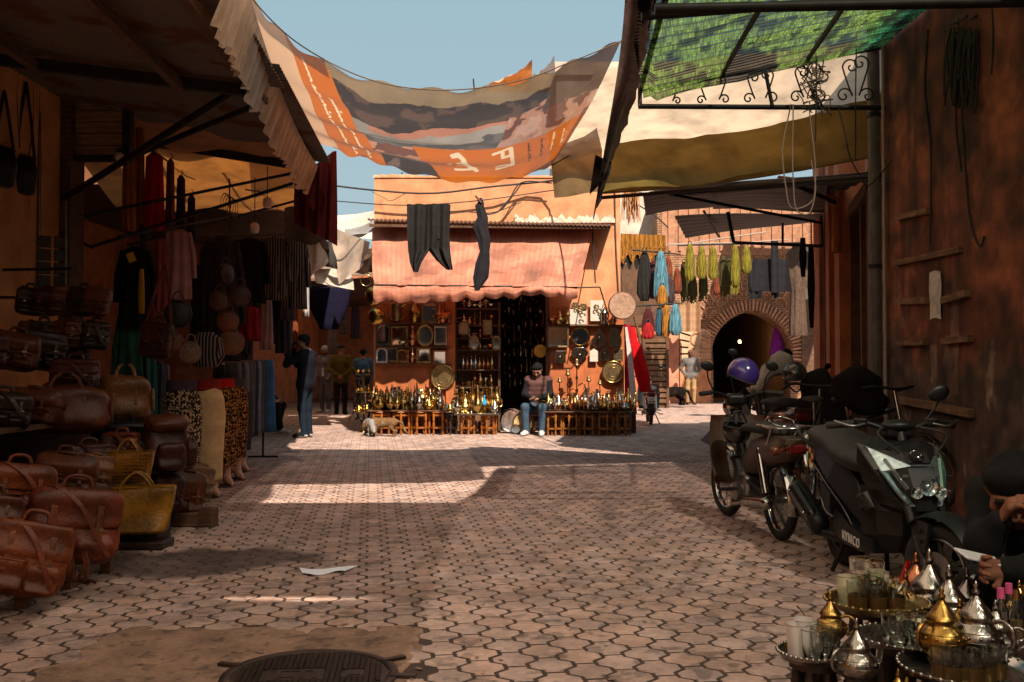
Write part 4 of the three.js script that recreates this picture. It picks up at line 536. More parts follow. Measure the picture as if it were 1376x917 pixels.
const GOODS = { candlestick: ['candlestick', 'turned metal candlestick'], vase: ['vase', 'round bellied metal vase'], ewer: ['ewer', 'long necked metal ewer'], teapot: ['teapot', 'small metal teapot'], bottle: ['perfume_bottle', 'little metal perfume bottle'], bowl: ['bowl', 'footed metal bowl'], lantern: ['lantern', 'six sided metal lantern'], dome: ['table_lamp', 'metal lamp with domed shade'], box: ['trinket_box', 'chased metal trinket box'], spire: ['incense_burner', 'tall spired metal incense burner'] };
const tone = { brass: 'brass', gold: 'golden', silver: 'silver', copper: 'copper' };
const gcache = {};
function ware(kind, mk, pos, where, s = 1, rot = 0) { const m = MT[mk], key = kind + mk; if (!gcache[key]) gcache[key] = geoOf(W[kind], m); const o = new THREE.Mesh(gcache[key], m); o.name = numbered(GOODS[kind][0]); o.position.copy(pos); o.rotation.y = rot; o.scale.setScalar(s); const d = GOODS[kind][1].replace('metal', tone[mk]); o.userData = { label: `${d} ${where}`, category: GOODS[kind][0].replace('_', ' '), group: `${tone[mk]} ${GOODS[kind][0].replace('_', ' ')}s ${where}` }; scene.add(o); return o; }
function scatter(n, px0, px1, d0, d1, y, kinds, mats, where, hs = [.8, 1.3], gap = .075) { const pts = []; let tries = 0; while (pts.length < n && tries++ < 4000) { const d = rr(d0, d1), x = XW(rr(px0, px1), d); if (pts.some(q => hypot(q[0] - x, q[1] - d) < gap)) continue; pts.push([x, d]); const back = (d - d0) / (d1 - d0); ware(pick(kinds), pick(mats), V(x, y, -d), where, rr(...hs) * (1 + .35 * back), rr(0, 6)); } }
// trays on stools
function tray(r, m, pos, label, group, tilt) { const o = solo('round_tray', label, 'tray', [lathe([[0, 0], [r * .86, 0], [r * .9, .006], [r, .03], [r * 1.02, .03], [r * .92, -.004], [0, -.006]], 36), tor(r * .5, .002, 36, 4).rotateX(PI / 2).translate(0, .001, 0), tor(r * .72, .002, 36, 4).rotateX(PI / 2).translate(0, .001, 0)], m, pos, group); if (tilt) o.rotation.set(...tilt); return o; }
seed(31);
{
  solo('plank_top', 'long wooden plank laid over the tall orange stools', 'plank', rbox(XW(600, 17.9) - XW(497, 17.9), .02, .68, .004, (XW(600, 17.9) + XW(497, 17.9)) / 2, .42, 0), MT.oldwood, [0, 0, -17.92]);
  solo('plank_top', 'long wooden plank laid over the amber stools', 'plank', rbox(XW(850, 17.6) - XW(731, 17.6), .02, .72, .004, (XW(850, 17.6) + XW(731, 17.6)) / 2, .416, 0), MT.oldwood, [0, 0, -17.62]);
  solo('silver_tray', 'large rectangular silver tray crowded with golden wares on low stools', 'tray', [rbox(XW(670, 17.8) - XW(612, 17.8), .018, .72, .006), rbox(XW(670, 17.8) - XW(612, 17.8) + .02, .03, .02, .006, 0, .008, .36)], MT.silver, [XW(641, 17.8), .357, -17.85]);
  tray(.15, MT.silver, V(XW(604, 17.75), .372, -17.75), 'round silver tray on the dark carved stool', null);
  for (const [x, l] of [[745, 'beside the shopkeeper knee'], [797, 'beneath the taller hookah'], [826, 'at the far end by the octagonal wall tray']]) tray(.19, MT.silver, V(XW(x, 17.5), .432, -17.5), `round silver tray on the amber stools ${l}`);
  scatter(62, 500, 593, 17.62, 18.2, .431, ['candlestick', 'vase', 'ewer', 'bottle', 'dome', 'bowl', 'spire', 'lantern', 'teapot'], ['brass', 'gold', 'silver', 'silver', 'brass'], 'crowding the plank on the tall orange stools', [.85, 1.4], .062);
  scatter(64, 614, 668, 17.55, 18.18, .368, ['candlestick', 'vase', 'ewer', 'bottle', 'spire', 'teapot', 'bell', 'candlestick'].filter(k => W[k]), ['gold', 'brass', 'brass', 'silver', 'gold'], 'packed on the large silver tray', [.95, 1.6], .05);
  scatter(9, 596, 612, 17.66, 17.85, .378, ['bottle', 'spire', 'teapot', 'box'], ['silver', 'brass'], 'on the dark carved stool', [.6, .9], .05);
  scatter(64, 736, 848, 17.32, 17.92, .437, ['teapot', 'teapot', 'bowl', 'candlestick', 'box', 'ewer', 'bottle', 'vase', 'lantern'], ['copper', 'brass', 'silver', 'silver', 'gold'], 'crowding the amber stools', [.75, 1.25], .072);
  for (const [px, d, h, m] of [[540, 18.05, .36, 'silver'], [565, 18.1, .36, 'silver'], [578, 18.0, .34, 'copper']]) ware('dome', m, V(XW(px, d), .431, -d), 'at the back of the plank', 1.5, 0);
  solo('blue_bottle', 'bright blue glass bottle among the golden wares', 'bottle', W.bottle.clone().scale(1.1, 1, 1.1), mat([.02, .28, .62], { roughness: .15 }), V(XW(651, 17.6), .52, -17.6));
  solo('blue_bottle_stand', 'small brass stand lifting the blue bottle', 'stand', cyl(.04, .03, .152), MT.brass, V(XW(651, 17.6), .368, -17.6));
  for (const [px, h, m, l] of [[775, .95, MT.silver, 'tall silver and black hookah standing behind the amber stools'], [791, .62, MT.oldbrass, 'green bronze hookah behind the amber stools'], [752, .6, MT.copper, 'copper hookah near the shopkeeper'], [806, .55, MT.oldbrass, 'bronze hookah with bent pipe by the octagonal tray'], [763, .75, MT.copper, 'slim dark red hookah between copper and silver hookahs']]) { const t = thing('hookah', l, 'hookah', V(XW(px, 17.98), .428, -17.98)); const k = h; part('base', lathe([[0, 0], [.07, 0], [.09, .05], [.07, .12], [.03, .18], [.02, .2]], 14).scale(k + .3, k + .3, k + .3), m, t); part('stem', [lathe([[.01, .15], [.014, .3], [.03, .36], [.012, .42], [.012, .55], [.026, .6], [.012, .65], [.01, .8]], 10).scale(1, k, 1)], m, t); part('bowl', lathe([[.01, .8], [.05, .83], [.052, .85], [.03, .87], [.035, .93], [.02, .96]], 12).scale(1, k, 1), MT.oldbrass, t); part('hose', tube([V(.02, .45 * k, 0), V(.12, .5 * k, .05), V(.15, .3 * k, .06), V(.1, .15, .08)], .01, 20, 6), MT.copper, t); }
  // crate stand under the hookahs is the shop step
  solo('shop_step', 'low timber step along the shop front behind the amber stools', 'step', rbox(1.6, .42, .16, .01, XW(795, 18.05), .215, -18.09), MT.oldwood);
  const dsk = thing('drum_stand', 'slim timber rack behind the tall orange stools', 'rack', [XW(548, 18.2), 0, -18.22]); part('shelf', rbox(1.2, .03, .1, .005, 0, .6, 0), MT.oldwood, dsk); part('leg', [box(.04, .6, .04, -.55, .3, 0)], MT.oldwood, dsk); part('leg', [box(.04, .6, .04, .55, .3, 0)], MT.oldwood, dsk);
}
// ---------- mirrors, plates and panels on the boards ----------
const archPts = (w, h) => { const p = [[-w / 2, -h / 2], [w / 2, -h / 2]]; for (let i = 0; i <= 10; i++) { const a = i / 10 * PI; p.push([w / 2 * cos(a), h / 2 - w / 2 + w / 2 * sin(a)]); } return p; };
const ovalPts = (w, h, n = 28) => Array.from({ length: n }, (_, i) => [w / 2 * cos(i / n * 2 * PI), h / 2 * sin(i / n * 2 * PI)]);
const rectPts = (w, h) => [[-w / 2, -h / 2], [w / 2, -h / 2], [w / 2, h / 2], [-w / 2, h / 2]];
const tearPts = (w, h) => spline2([[0, h / 2], [w * .2, h * .22], [w / 2, -h * .15], [w * .3, -h * .45], [0, -h / 2], [-w * .3, -h * .45], [-w / 2, -h * .15], [-w * .2, h * .22]], 30);
const tagPts = (w, h) => [[-w / 2, -h / 2], [w / 2, -h / 2], [w / 2, h * .3], [0, h / 2], [-w / 2, h * .3]];
const starPts = (w, n = 8) => Array.from({ length: n * 6 }, (_, i) => { const a = i / (n * 6) * 2 * PI, r = w / 2 * (1 - .05 * abs(sin(a * n / 2))); return [r * cos(a), r * sin(a)]; });
function framed(name, label, pts, fm, gm, pos, bw = .025, group) { const t = thing(name, label, name.replace(/_/g, ' ').split(' ').slice(-1)[0], pos, group); const s = new THREE.Shape(pts.map(p => new THREE.Vector2(...p))); const k = 1 - bw * 2 / max(.05, max(...pts.map(p => abs(p[0]))) * 2); s.holes.push(new THREE.Path(pts.map(([x, y]) => new THREE.Vector2(x * k, y * k)))); part('frame', new THREE.ExtrudeGeometry(s, { depth: .02, bevelEnabled: true, bevelSize: .004, bevelThickness: .006, bevelSegments: 2 }), fm, t); t.rotation.x = .035; part('mirror_glass', new THREE.ShapeGeometry(new THREE.Shape(pts.map(([x, y]) => new THREE.Vector2(x * (k + .02), y * (k + .02))))).translate(0, 0, .008), gm, t); return t; }
{
  const DB = SD - .11, k = DB / F, at = (x, y, o = 0) => P(x, y, DB - o);
  const shelfAt = (x0, x1, y, lab, dep = .14) => solo('wall_shelf', lab, 'shelf', beam(P(x0, y, DB - dep / 2 + .03), P(x1, y, DB - dep / 2 + .03), dep, .022), MT.oldwood);
  shelfAt(506, 606, 435.5, 'upper dark wooden shelf on the orange board behind the tall stools'); shelfAt(506, 606, 467, 'lower dark wooden shelf on the orange board behind the tall stools'); shelfAt(738, 838, 437.5, 'dark wooden shelf on the board beside the seated shopkeeper');
  const MI = MT.mirror, items = [
    ['arched_mirror', 'arched brass mirror beside the tall bottle', archPts(21 * k, 33 * k), MT.oldbrass, MI, 577, 418], ['lattice_mirror', 'arched lattice mirror under the brass gourds', archPts(18 * k, 31 * k), MT.silver, MI, 515, 450], ['square_mirror', 'square dark mirror beside the arched lattice mirror', rectPts(23 * k, 27 * k), MT.oldbrass, MI, 537, 452], ['oval_mirror', 'round topped brass oval mirror on the middle shelf', ovalPts(22 * k, 30 * k), MT.brass, MI, 571, 451], ['silver_mirror', 'silver framed upright mirror by the red post', rectPts(17 * k, 26 * k), MT.silver, MI, 592, 451], ['small_lattice_mirror', 'small bone studded arched mirror on the lower row', archPts(15 * k, 21 * k), MT.ceramic, MI, 513, 477.5], ['box_mirror', 'square brass box mirror on the lower row', rectPts(15 * k, 20 * k), MT.oldbrass, MI, 527, 477], ['house_mirror', 'pointed house shaped mirror on the lower row', tagPts(17 * k, 19 * k), MT.brass, MI, 541, 478], ['brass_square_mirror', 'wide brass framed mirror on the lower row', rectPts(19 * k, 20 * k), MT.brass, MI, 569, 478], ['copper_square_mirror', 'copper framed mirror beside the red post on the lower row', rectPts(18 * k, 20 * k), MT.copper, MI, 591, 481],
    ['wide_mirror', 'wide brass mirror reflecting the awning beside the shop opening', rectPts(28 * k, 28 * k), MT.oldbrass, MI, 750, 453], ['round_mirror', 'round gold framed mirror beside the wide brass mirror', ovalPts(26 * k, 26 * k), MT.gold, MI, 780, 452.5]];
  for (const [n, l, p, f, g, x, y] of items) framed(n, l, p, f, g, at(x, y, .05), .022);
  const plates = [['carved_panel', 'square white carved swirl panel below the metal discs', rectPts(22 * k, 20 * k), MT.ceramic, 777, 426], ['carved_panel', 'tall white carved leaf panel beside the hanging drum', rectPts(17 * k, 27 * k), MT.ceramic, 802, 418], ['teardrop_plate', 'hammered silver teardrop plate on the upper row', tearPts(21 * k, 28 * k), MT.silver, 806, 454], ['ribbed_plaque', 'grey green ribbed arched panel on the upper row', archPts(13 * k, 26 * k), mat([.26, .25, .18], { tex: T.metal, uvs: 8, roughness: .5, metalness: .5 }), 826, 453], ['square_plate', 'plain square silver plate under the wide mirror', rectPts(15 * k, 16 * k), MT.silver, 752.5, 480], ['heart_plate', 'broad heart shaped silver plate under the round mirror', tearPts(23 * k, 21 * k).map(([x, y]) => [x, -y]), MT.silver, 779, 478], ['tag_plate', 'pale pointed tag plate between two silver plates', tagPts(10.5 * k, 17 * k), MT.ceramic, 798, 477.5], ['teardrop_plate', 'plain leaf shaped silver plate on the lower row', tearPts(16 * k, 21 * k), MT.silver, 813, 475], ['lattice_plate', 'square pierced silver plate on the lower row', rectPts(12 * k, 17 * k), MT.oldbrass, 831, 477], ['hexagon_disc', 'dull bronze hexagon disc above the swirl panel', ovalPts(11 * k, 11 * k, 6), MT.oldbrass, 773, 411], ['hexagon_disc', 'pale bronze hexagon disc beside the awning end', ovalPts(12 * k, 12 * k, 6), MT.oldbrass, 784, 413], ['octagonal_tray', 'scalloped octagonal engraved brass tray at the end of the board', starPts(29 * k), MT.oldbrass, 823.5, 500], ['engraved_tray', 'large round engraved bronze tray leaning above the orange stools', ovalPts(33 * k, 33 * k, 36), MT.oldbrass, 595, 507]];
  for (const [n, l, p, m, x, y] of plates) { const t = thing(n, l, n.split('_')[1], at(x, y, .05)); part('plate', shapeGeo(p, .012, .003), m, t); const w = max(...p.map(q => abs(q[0]))); if (n.includes('tray')) { part('rim', tor(w * .97, .012, 40, 6).translate(0, 0, .012), MT.brass, t); part('engraving', [tor(w * .45, .004, 36, 4).translate(0, 0, .01), tor(w * .7, .004, 36, 4).translate(0, 0, .01)], MT.brass, t); } else if (n === 'carved_panel') { const g = []; seed(w * 999 | 0); for (let i = 0; i < 5; i++) { const cx = rr(-.6, .6) * w, cy = rr(-.9, .9) * w, R = rr(.25, .5) * w, pt = []; for (let q = 0; q < 10; q++) { const a = q * .55, r = R * (1 - q / 13); pt.push(V(cx + r * cos(a), cy + r * sin(a), .012)); } g.push(tube(pt, .012, 24, 5)); } part('carving', g, MT.oldbrass, t); } else if (n === 'lattice_plate') part('piercing', [-1, 0, 1].flatMap(i => [-1, 0, 1].map(j => box(w * .4, w * .4, .004, i * w * .6, j * w * .7, .011))), MT.dark, t); else if (n === 'ribbed_plaque') { for (let i = 0; i < 9; i++) part('rib', box(w * 1.7, .01, .012, 0, (-10 + i * 2.3) * k, .01), MT.oldbrass, t); } else part('boss', sph(w * .2).scale(1, 1, .3).translate(0, 0, .01), m, t); }
  // hanging drum
  const dr = thing('hanging_drum', 'large round skin drum hanging at the corner of the stall', 'drum', P(836, 411, 17.7)); part('skin', cyl(.235, .235, .02, 0, -.01, 0, 32).rotateX(PI / 2).translate(0, 0, .05), mat([.40, .23, .15], { tex: T.plaster, uvs: 2, roughness: .6 }), dr); part('hoop', lathe([[.232, -.06], [.245, -.06], [.245, .06], [.232, .06]], 32).rotateX(PI / 2), MT.oldwood, dr);
  const hr = bar(V(0, .24, 0), V(0, .62, -.1), .008); part('hanger', hr, MT.iron, dr);
  // gourds and pans at the left edge
  for (const [x, y, r, l] of [[503, 398, 12.5, 'large brass gourd ladle at the top corner of the stall'], [506, 425, 11, 'second brass gourd ladle hanging under the larger one']]) { const t = thing('gourd_ladle', l, 'ladle', P(x, y, 17.85)); part('bowl', sph(r * k).scale(1, 1.05, .5), MT.gold, t); part('handle', bar(V(-.02, r * k, 0), V(-.16, r * k + .35, .05), .014), MT.brass, t); }
  solo('brass_hoop', 'thin brass hoop hooked above the gourd ladles', 'hoop', tor(.1, .007), MT.brass, P(492, 377, 17.8));
  const bk = thing('hammered_bucket', 'hammered brass bucket hanging within a hoop', 'bucket', P(533, 431, DB - .12)); part('pail', lathe([[0, 0], [.075, 0], [.095, .3], [.1, .3], [.09, .27], [0, .05]], 16), MT.oldbrass, bk); part('bail', tor(.17, .007).translate(0, .17, 0), MT.brass, bk); part('spout', bar(V(.08, .25, .03), V(.17, .3, .06), .02), MT.brass, bk);
  const wl = (kind, m, x, y, s, wh) => ware(kind, m, P(x, y, DB - .1), wh, s);
  wl('vase', 'gold', 557, 434, 1.9, 'on the upper shelf of the orange board'); wl('ewer', 'copper', 590, 434.5, 1.3, 'on the upper shelf of the orange board'); wl('teapot', 'copper', 595, 434, 1.2, 'beside the copper ewer'); wl('vase', 'copper', 554, 465.5, 1.5, 'on the middle shelf of the orange board'); wl('bowl', 'silver', 541, 465.5, 1, 'on the middle shelf of the orange board'); wl('ewer', 'copper', 554, 488, 1.1, 'standing on the ledge of the lower row'); wl('lantern', 'copper', 603, 434, 1.1, 'beside the red post');
  solo('lower_ledge', 'thin ledge below the lower row of mirrors', 'ledge', beam(P(506, 489.5, DB - .05), P(606, 489.5, DB - .05), .1, .018), MT.oldwood);
  wl('lantern', 'silver', 812, 436.5, 1.5, 'hung beside the leaf panel'); wl('bowl', 'copper', 744, 436.5, 1.3, 'on the shelf over the wide mirror'); wl('teapot', 'brass', 752, 436.5, 1.2, 'on the shelf over the wide mirror'); wl('lantern', 'brass', 762, 436.5, 1.3, 'on the shelf over the wide mirror'); wl('vase', 'copper', 825, 436.5, 1, 'on the shelf below the drum');
  solo('amber_bulb', 'small glowing orange glass lamp on the red post', 'lamp', sph(.055), mat([.8, .2, .02], { roughness: .15 }), P(599, 424, DB - .1));
}
// ---------- shelf unit in the stall opening ----------
{
  const D0 = SD + .02, t = thing('display_rack', 'dark open display rack packed with brass in the shop opening', 'rack', [0, 0, -D0]); const xa = XW(612, D0), xb = XW(671, D0);
  part('upright', box(.04, 2.4, .3, xa, 1.2, -.12), MT.oldwood, t); part('upright', box(.04, 2.4, .3, xb, 1.2, -.12), MT.oldwood, t); part('back_board', box(xb - xa, 2.4, .02, (xa + xb) / 2, 1.2, -.28), MT.wood, t);
  const rows = [521, 497.5, 471, 455, 438, 415]; rows.forEach(y => { const p = P(640, y, D0); part('shelf', box(xb - xa, .022, .28, (xa + xb) / 2, p.y, -.12), MT.oldwood, t); });
  seed(41); const wh = 'on the dark rack in the shop opening'; rows.forEach((y, r) => { const py = P(640, y, D0).y + .012; const ks = [['box', 'lantern', 'vase'], ['bottle'], ['box', 'bottle', 'bowl', 'lantern'], ['lantern', 'bowl', 'box'], ['candlestick', 'lantern', 'teapot'], ['bowl', 'teapot', 'dome']][r]; const n = r === 1 ? 8 : 6; for (let i = 0; i < n; i++) { const x = lerp(xa + .1, xb - .1, (i + .5) / n); ware(pick(ks), pick(r === 1 ? ['silver', 'copper', 'brass'] : ['brass', 'copper', 'silver']), V(x, py, -D0 + rr(-.08, -.02)), wh, r === 1 ? rr(1.2, 1.5) : rr(.75, 1.1), rr(0, 6)); } });
  for (const [x, y, w, h, kd, l] of [[637, 461, 14, 20, 'o', 'oval'], [655, 440, 12, 19, 'r', 'square'], [667, 461, 11, 19, 'a', 'arched'], [623, 441, 14, 17, 'a', 'wide arched']]) framed('rack_mirror', `small ${l} mirror hanging in front of the dark rack`, kd === 'o' ? ovalPts(w * D0 / F, h * D0 / F) : kd === 'a' ? archPts(w * D0 / F, h * D0 / F) : rectPts(w * D0 / F, h * D0 / F), MT.oldbrass, MT.mirror, P(x, y, D0 - .08), .02);
  // deep interior wares
  seed(43); const wh2 = 'hanging deep in the dark shop'; for (let r = 0; r < 7; r++) for (let i = 0; i < 8; i++) { const d = D0 + rr(1.2, 2.2); ware(pick(['lantern', 'candlestick', 'ewer', 'spire', 'bottle', 'teapot']), pick(['brass', 'copper', 'silver']), P(677 + i * 7.4 + rr(-2, 2), 405 + r * 19 + rr(-3, 3), d), wh2, rr(.8, 1.3), rr(0, 6)); }
  part('back_shelf', [0, 1, 2, 3].map(i => box(1.3, .02, .2, XW(703, D0 + 2), .5 + i * .5, -2.3)), MT.oldwood, t);
  const yd = thing('yellow_drum', 'yellow painted drum hanging beside the shop opening post', 'drum', P(726, 472, D0 + .1)); part('skin', cyl(.12, .12, .05, 0, 0, 0, 24).rotateX(PI / 2), mat([.62, .36, .02], { tex: T.plaster, uvs: 5, roughness: .5 }), yd); part('hoop', tor(.125, .012), MT.darkwood, yd);
  for (const [x, y, d, r, m, l, tz] of [[688, 556, 18.0, .22, MT.silver, 'broad silver platter leaning at the shop threshold', -.25], [703, 566, 17.9, .19, MT.oldbrass, 'bronze platter leaning beside the silver platter', -.25], [693, 572, 17.75, .08, MT.silver, 'small silver dish in front of the leaning platters', -.3], [711, 560, 18.15, .25, MT.silver, 'large dim platter behind the shopkeeper stool', -.2]]) { const t2 = tray(r, m, P(x, y, d), l); t2.rotation.x = PI / 2 + tz; const q = Gp(x, 580); t2.position.y = r * .97 + .01; }
  // little stands by the lane corner
  const st = thing('tiered_stand', 'slim tiered stand of brass pieces at the lane corner of the stall', 'stand', [XW(489, 18.3), 0, -18.3]); for (const y of [.35, .72, 1.05]) part('tier', cyl(.16, .16, .015, 0, y, 0, 20), MT.oldbrass, st); part('pole', lathe([[.1, 0], [.1, .02], [.02, .05], [.02, 1.1], [0, 1.12]], 10), MT.brass, st);
  seed(45); for (const y of [.365, .735, 1.065]) for (let i = 0; i < 5; i++) { const a = i / 5 * 6.28 + rr(0, .5); ware(pick(['bottle', 'candlestick', 'bowl', 'teapot']), pick(['brass', 'silver', 'gold']), V(XW(489, 18.3) + .1 * cos(a), y, -18.3 + .1 * sin(a)), 'on the slim tiered stand', rr(.6, .9)); }
}

// ---------- dyed yarn and cloth by the gate lane ----------
{
  const ym = (c) => mat(c, { tex: T.yarn, uvs: 2.2, roughness: 1, bump: .012, sheen: .3 });
  const yc = { blue: ym([.16, .42, .55]), amber: ym([.62, .25, .02]), red: ym([.62, .008, .012]), maroon: ym([.12, .008, .012]), olive: ym([.34, .27, .012]), moss: ym([.10, .085, .012]), black: ym([.02, .018, .016]), rust: ym([.34, .07, .02]), teal: ym([.04, .16, .24]), plum: ym([.1, .05, .055]) };
  const words = { blue: 'sky blue', amber: 'amber', red: 'bright red', maroon: 'dark maroon', olive: 'mustard olive', moss: 'dark moss green', black: 'black', rust: 'rust red', teal: 'deep blue', plum: 'dull plum' };
  function skein(c, px, y0, y1, w, d, tail, where) { const k = d / F, h = (y1 - y0) * k, hw = w / 2 * k, o = thing('yarn_skein', `${words[c]} yarn skein ${where}`, 'yarn', P(px, y0, d)); const sd = px % 7;
    part('skein', sock([[0, hw * .28, hw * .25], [-h * .12, hw * .6, hw * .4], [-h * .45, hw * .9, hw * .5], [-h * .85, hw * (tail ? .95 : 1), hw * .55], [-h, hw * .5, hw * .35]], { folds: 9, amp: .22, sd, n: 40 }), yc[c], o, false);
    if (tail) { const g = []; seed(px); for (let i = 0; i < 16; i++) { const x = rr(-.8, .8) * hw; g.push(tube([V(x, -h * .9, rr(-.04, .04)), V(x + rr(-.03, .03), -h * 1.05, 0), V(x + rr(-.04, .04), -h * rr(1.08, 1.22), 0)], .012, 5, 4)); } part('loose_strands', g, yc[c], o); }
    part('loop', tor(hw * .3, .012, 12, 5).translate(0, hw * .2, 0), MT.cable, o); return o; }
  const big = 'hanging highest at the yarn shop', d1 = 24.5;
  skein('blue', 888, 338, 408, 20, 24.3, 0, big); skein('amber', 890, 384, 412, 15, 24.2, 1, 'peeping below the tall blue skein'); skein('black', 866, 338, 405, 20, 24.6, 0, 'left of the tall blue skein, beside the drum'); skein('maroon', 878, 350, 402, 14, 24.8, 0, 'between the black and tall blue skeins'); skein('plum', 900, 372, 408, 14, 24.6, 0, 'beside the peeping amber skein'); skein('rust', 898, 345, 380, 12, 25, 0, 'behind the tall blue skein'); skein('rust', 910, 360, 395, 12, 25, 0, 'beside the mustard skeins');
  skein('maroon', 871, 416, 450, 18, 23.6, 0, 'above the bright red skein'); skein('red', 871, 434, 456, 17, 23.5, 0, 'below the maroon skein by the leaning pole'); skein('teal', 886, 412, 452, 11, 23.6, 0, 'left of the low amber skein'); skein('amber', 895, 410, 454, 11, 23.5, 0, 'between the two low blue skeins'); skein('blue', 907.5, 409, 451, 17, 23.4, 0, 'lowest and nearest the painted panel');
  [[927, 328, 378], [943, 331, 375], [958, 331, 376], [988, 329, 385], [1003, 331, 368]].forEach(([x, a, b], i) => skein('olive', x, a, b, 14, 26.5, i === 3, ['first from the painted panel on the drying line', 'second from the painted panel on the drying line', 'third from the painted panel on the drying line', 'longest on the drying line before the arch', 'last on the drying line beside the black trousers'][i]));
  [[919, 352, 400], [931, 368, 402], [945, 360, 398], [972, 344, 392], [980, 348, 388], [1011, 352, 392]].forEach(([x, a, b], i) => skein(i === 5 ? 'black' : 'moss', x, a, b, 13, 27, 1, `with ragged ends ${['under the first mustard skein', 'under the second mustard skein', 'under the third mustard skein', 'before the arch crown', 'beside the arch crown', 'close to the black trousers'][i]}`));
  skein('rust', 963, 372, 396, 10, 27, 1, 'dangling below the third mustard skein');
  for (const [a, b, d, l] of [[[850, 336], [915, 342], 24.5, 'high iron rail carrying the yarn skeins'], [[845, 412], [915, 408], 23.5, 'lower iron rail carrying the yarn skeins'], [[910, 330], [1080, 326], 26.6, 'drying rail carrying the mustard skeins']]) solo('yarn_rail', l, 'rail', bar(P(...a, d), P(...b, d), .02), MT.iron);
  // yellow fringe and red carpet roll
  { const t = thing('fringe_curtain', 'amber fringed yarn curtain along the top of the yarn shop', 'curtain', P(864, 316, 26)); const k = 26 / F; part('heading', patch((u, v) => V((-30 + 61 * u) * k, (2 - 16 * u * .15 - 18 * v) * k, .03 * sin(u * 60)), 60, 4), yc.amber, t); const g = []; seed(77); for (let i = 0; i < 80; i++) { const u = i / 79, x = (-30 + 61 * u) * k, y0 = -16 * k; g.push(tube([V(x, y0, 0), V(x + rr(-.02, .02), y0 - (8 + 5 * sin(u * 30)) * k, 0), V(x, y0 - (14 + 7 * sin(u * 30) + rr(0, 3)) * k, 0)], .014, 4, 4)); } part('fringe', g, yc.amber, t); part('dark_fringe', patch((u, v) => V((-30 + 61 * u) * k, (-26 - 16 * v * (1 + .3 * sin(u * 40))) * k, -.06), 60, 3), yc.black, t); }
  solo('straw_thatch', 'ragged straw bundle at the roof corner of the stall', 'straw', (() => { seed(6); const g = []; for (let i = 0; i < 90; i++) { const p = P(848 + rr(-10, 10), 250 + rr(-2, 4), 18.6 + rr(-.1, .2)); g.push(bar(p, p.clone().add(V(rr(-.08, .06), -rr(.2, .7), rr(-.05, .1))), .008, 3)); } return g; })(), mat([.45, .2, .08]));
  const ru = thing('rolled_rug', 'red and white rolled rug leaning against the stall corner', 'rug', [0, 0, 0]); part('roll', patch((u, v) => { const a = u * 2 * PI, p = P(843, 436, 18.5).lerp(P(848, 556, 18.1), v); return p.add(V(cos(a) * (.06 + .05 * v), 0, sin(a) * .08)); }, 14, 14), cloth([.30, .012, .02]), ru); part('white_band', patch((u, v) => { const a = PI * .15 + u * PI * .4, p = P(840, 440, 18.5).lerp(P(848, 540, 18.1), v); return p.add(V(cos(a) * (.075 + .05 * v), 0, sin(a) * .1)); }, 6, 14), cloth([.6, .42, .38]), ru);
  solo('red_cloth', 'bright red cloth draped beside the rolled rug', 'cloth', sock([[0, .05, .05], [-.4, .13, .08, .06], [-.95, .14, .09, .2], [-1.25, .1, .07, .24]], { folds: 7 }), cloth([.6, .008, .012]), P(850, 440, 19.2));
  solo('leaning_pole', 'thin wooden pole leaning beside the red moped', 'pole', bar(P(853, 425, 19.2), P(874, 525, 19.2), .03), MT.wood);
  solo('burlap_panel', 'pale hanging burlap cloth left of the arch', 'cloth', patch((u, v) => { const p = P(lerp(911, 941, u), lerp(404, 446, v), 31.5); p.z += .08 * sin(u * 14); return p; }, 20, 8), cloth([.45, .27, .16]));
  solo('net_bundle', 'bundle of dry brown netting hanging by the carved pier', 'netting', sock([[.5, .05, .05], [.2, .32, .2], [-.3, .34, .2], [-.9, .2, .15], [-2.2, .25, .12]], { folds: 9, amp: .35 }), mat([.28, .16, .1], { tex: T.yarn, uvs: 3, bump: .02 }), P(1072, 350, 29));
  for (const [x, a, b] of [[1079, 320, 372], [1090, 330, 440]]) solo('dark_strap', 'dark strap hanging from the iron bracket by the shop row', 'strap', sock([[0, .04, .03], [-(b - a) * .006, .06, .03], [-(b - a) * .0118, .03, .02]], { folds: 3 }), cloth([.03, .022, .02]), P(x, a, 15.6), 'straps by the shop row');
}

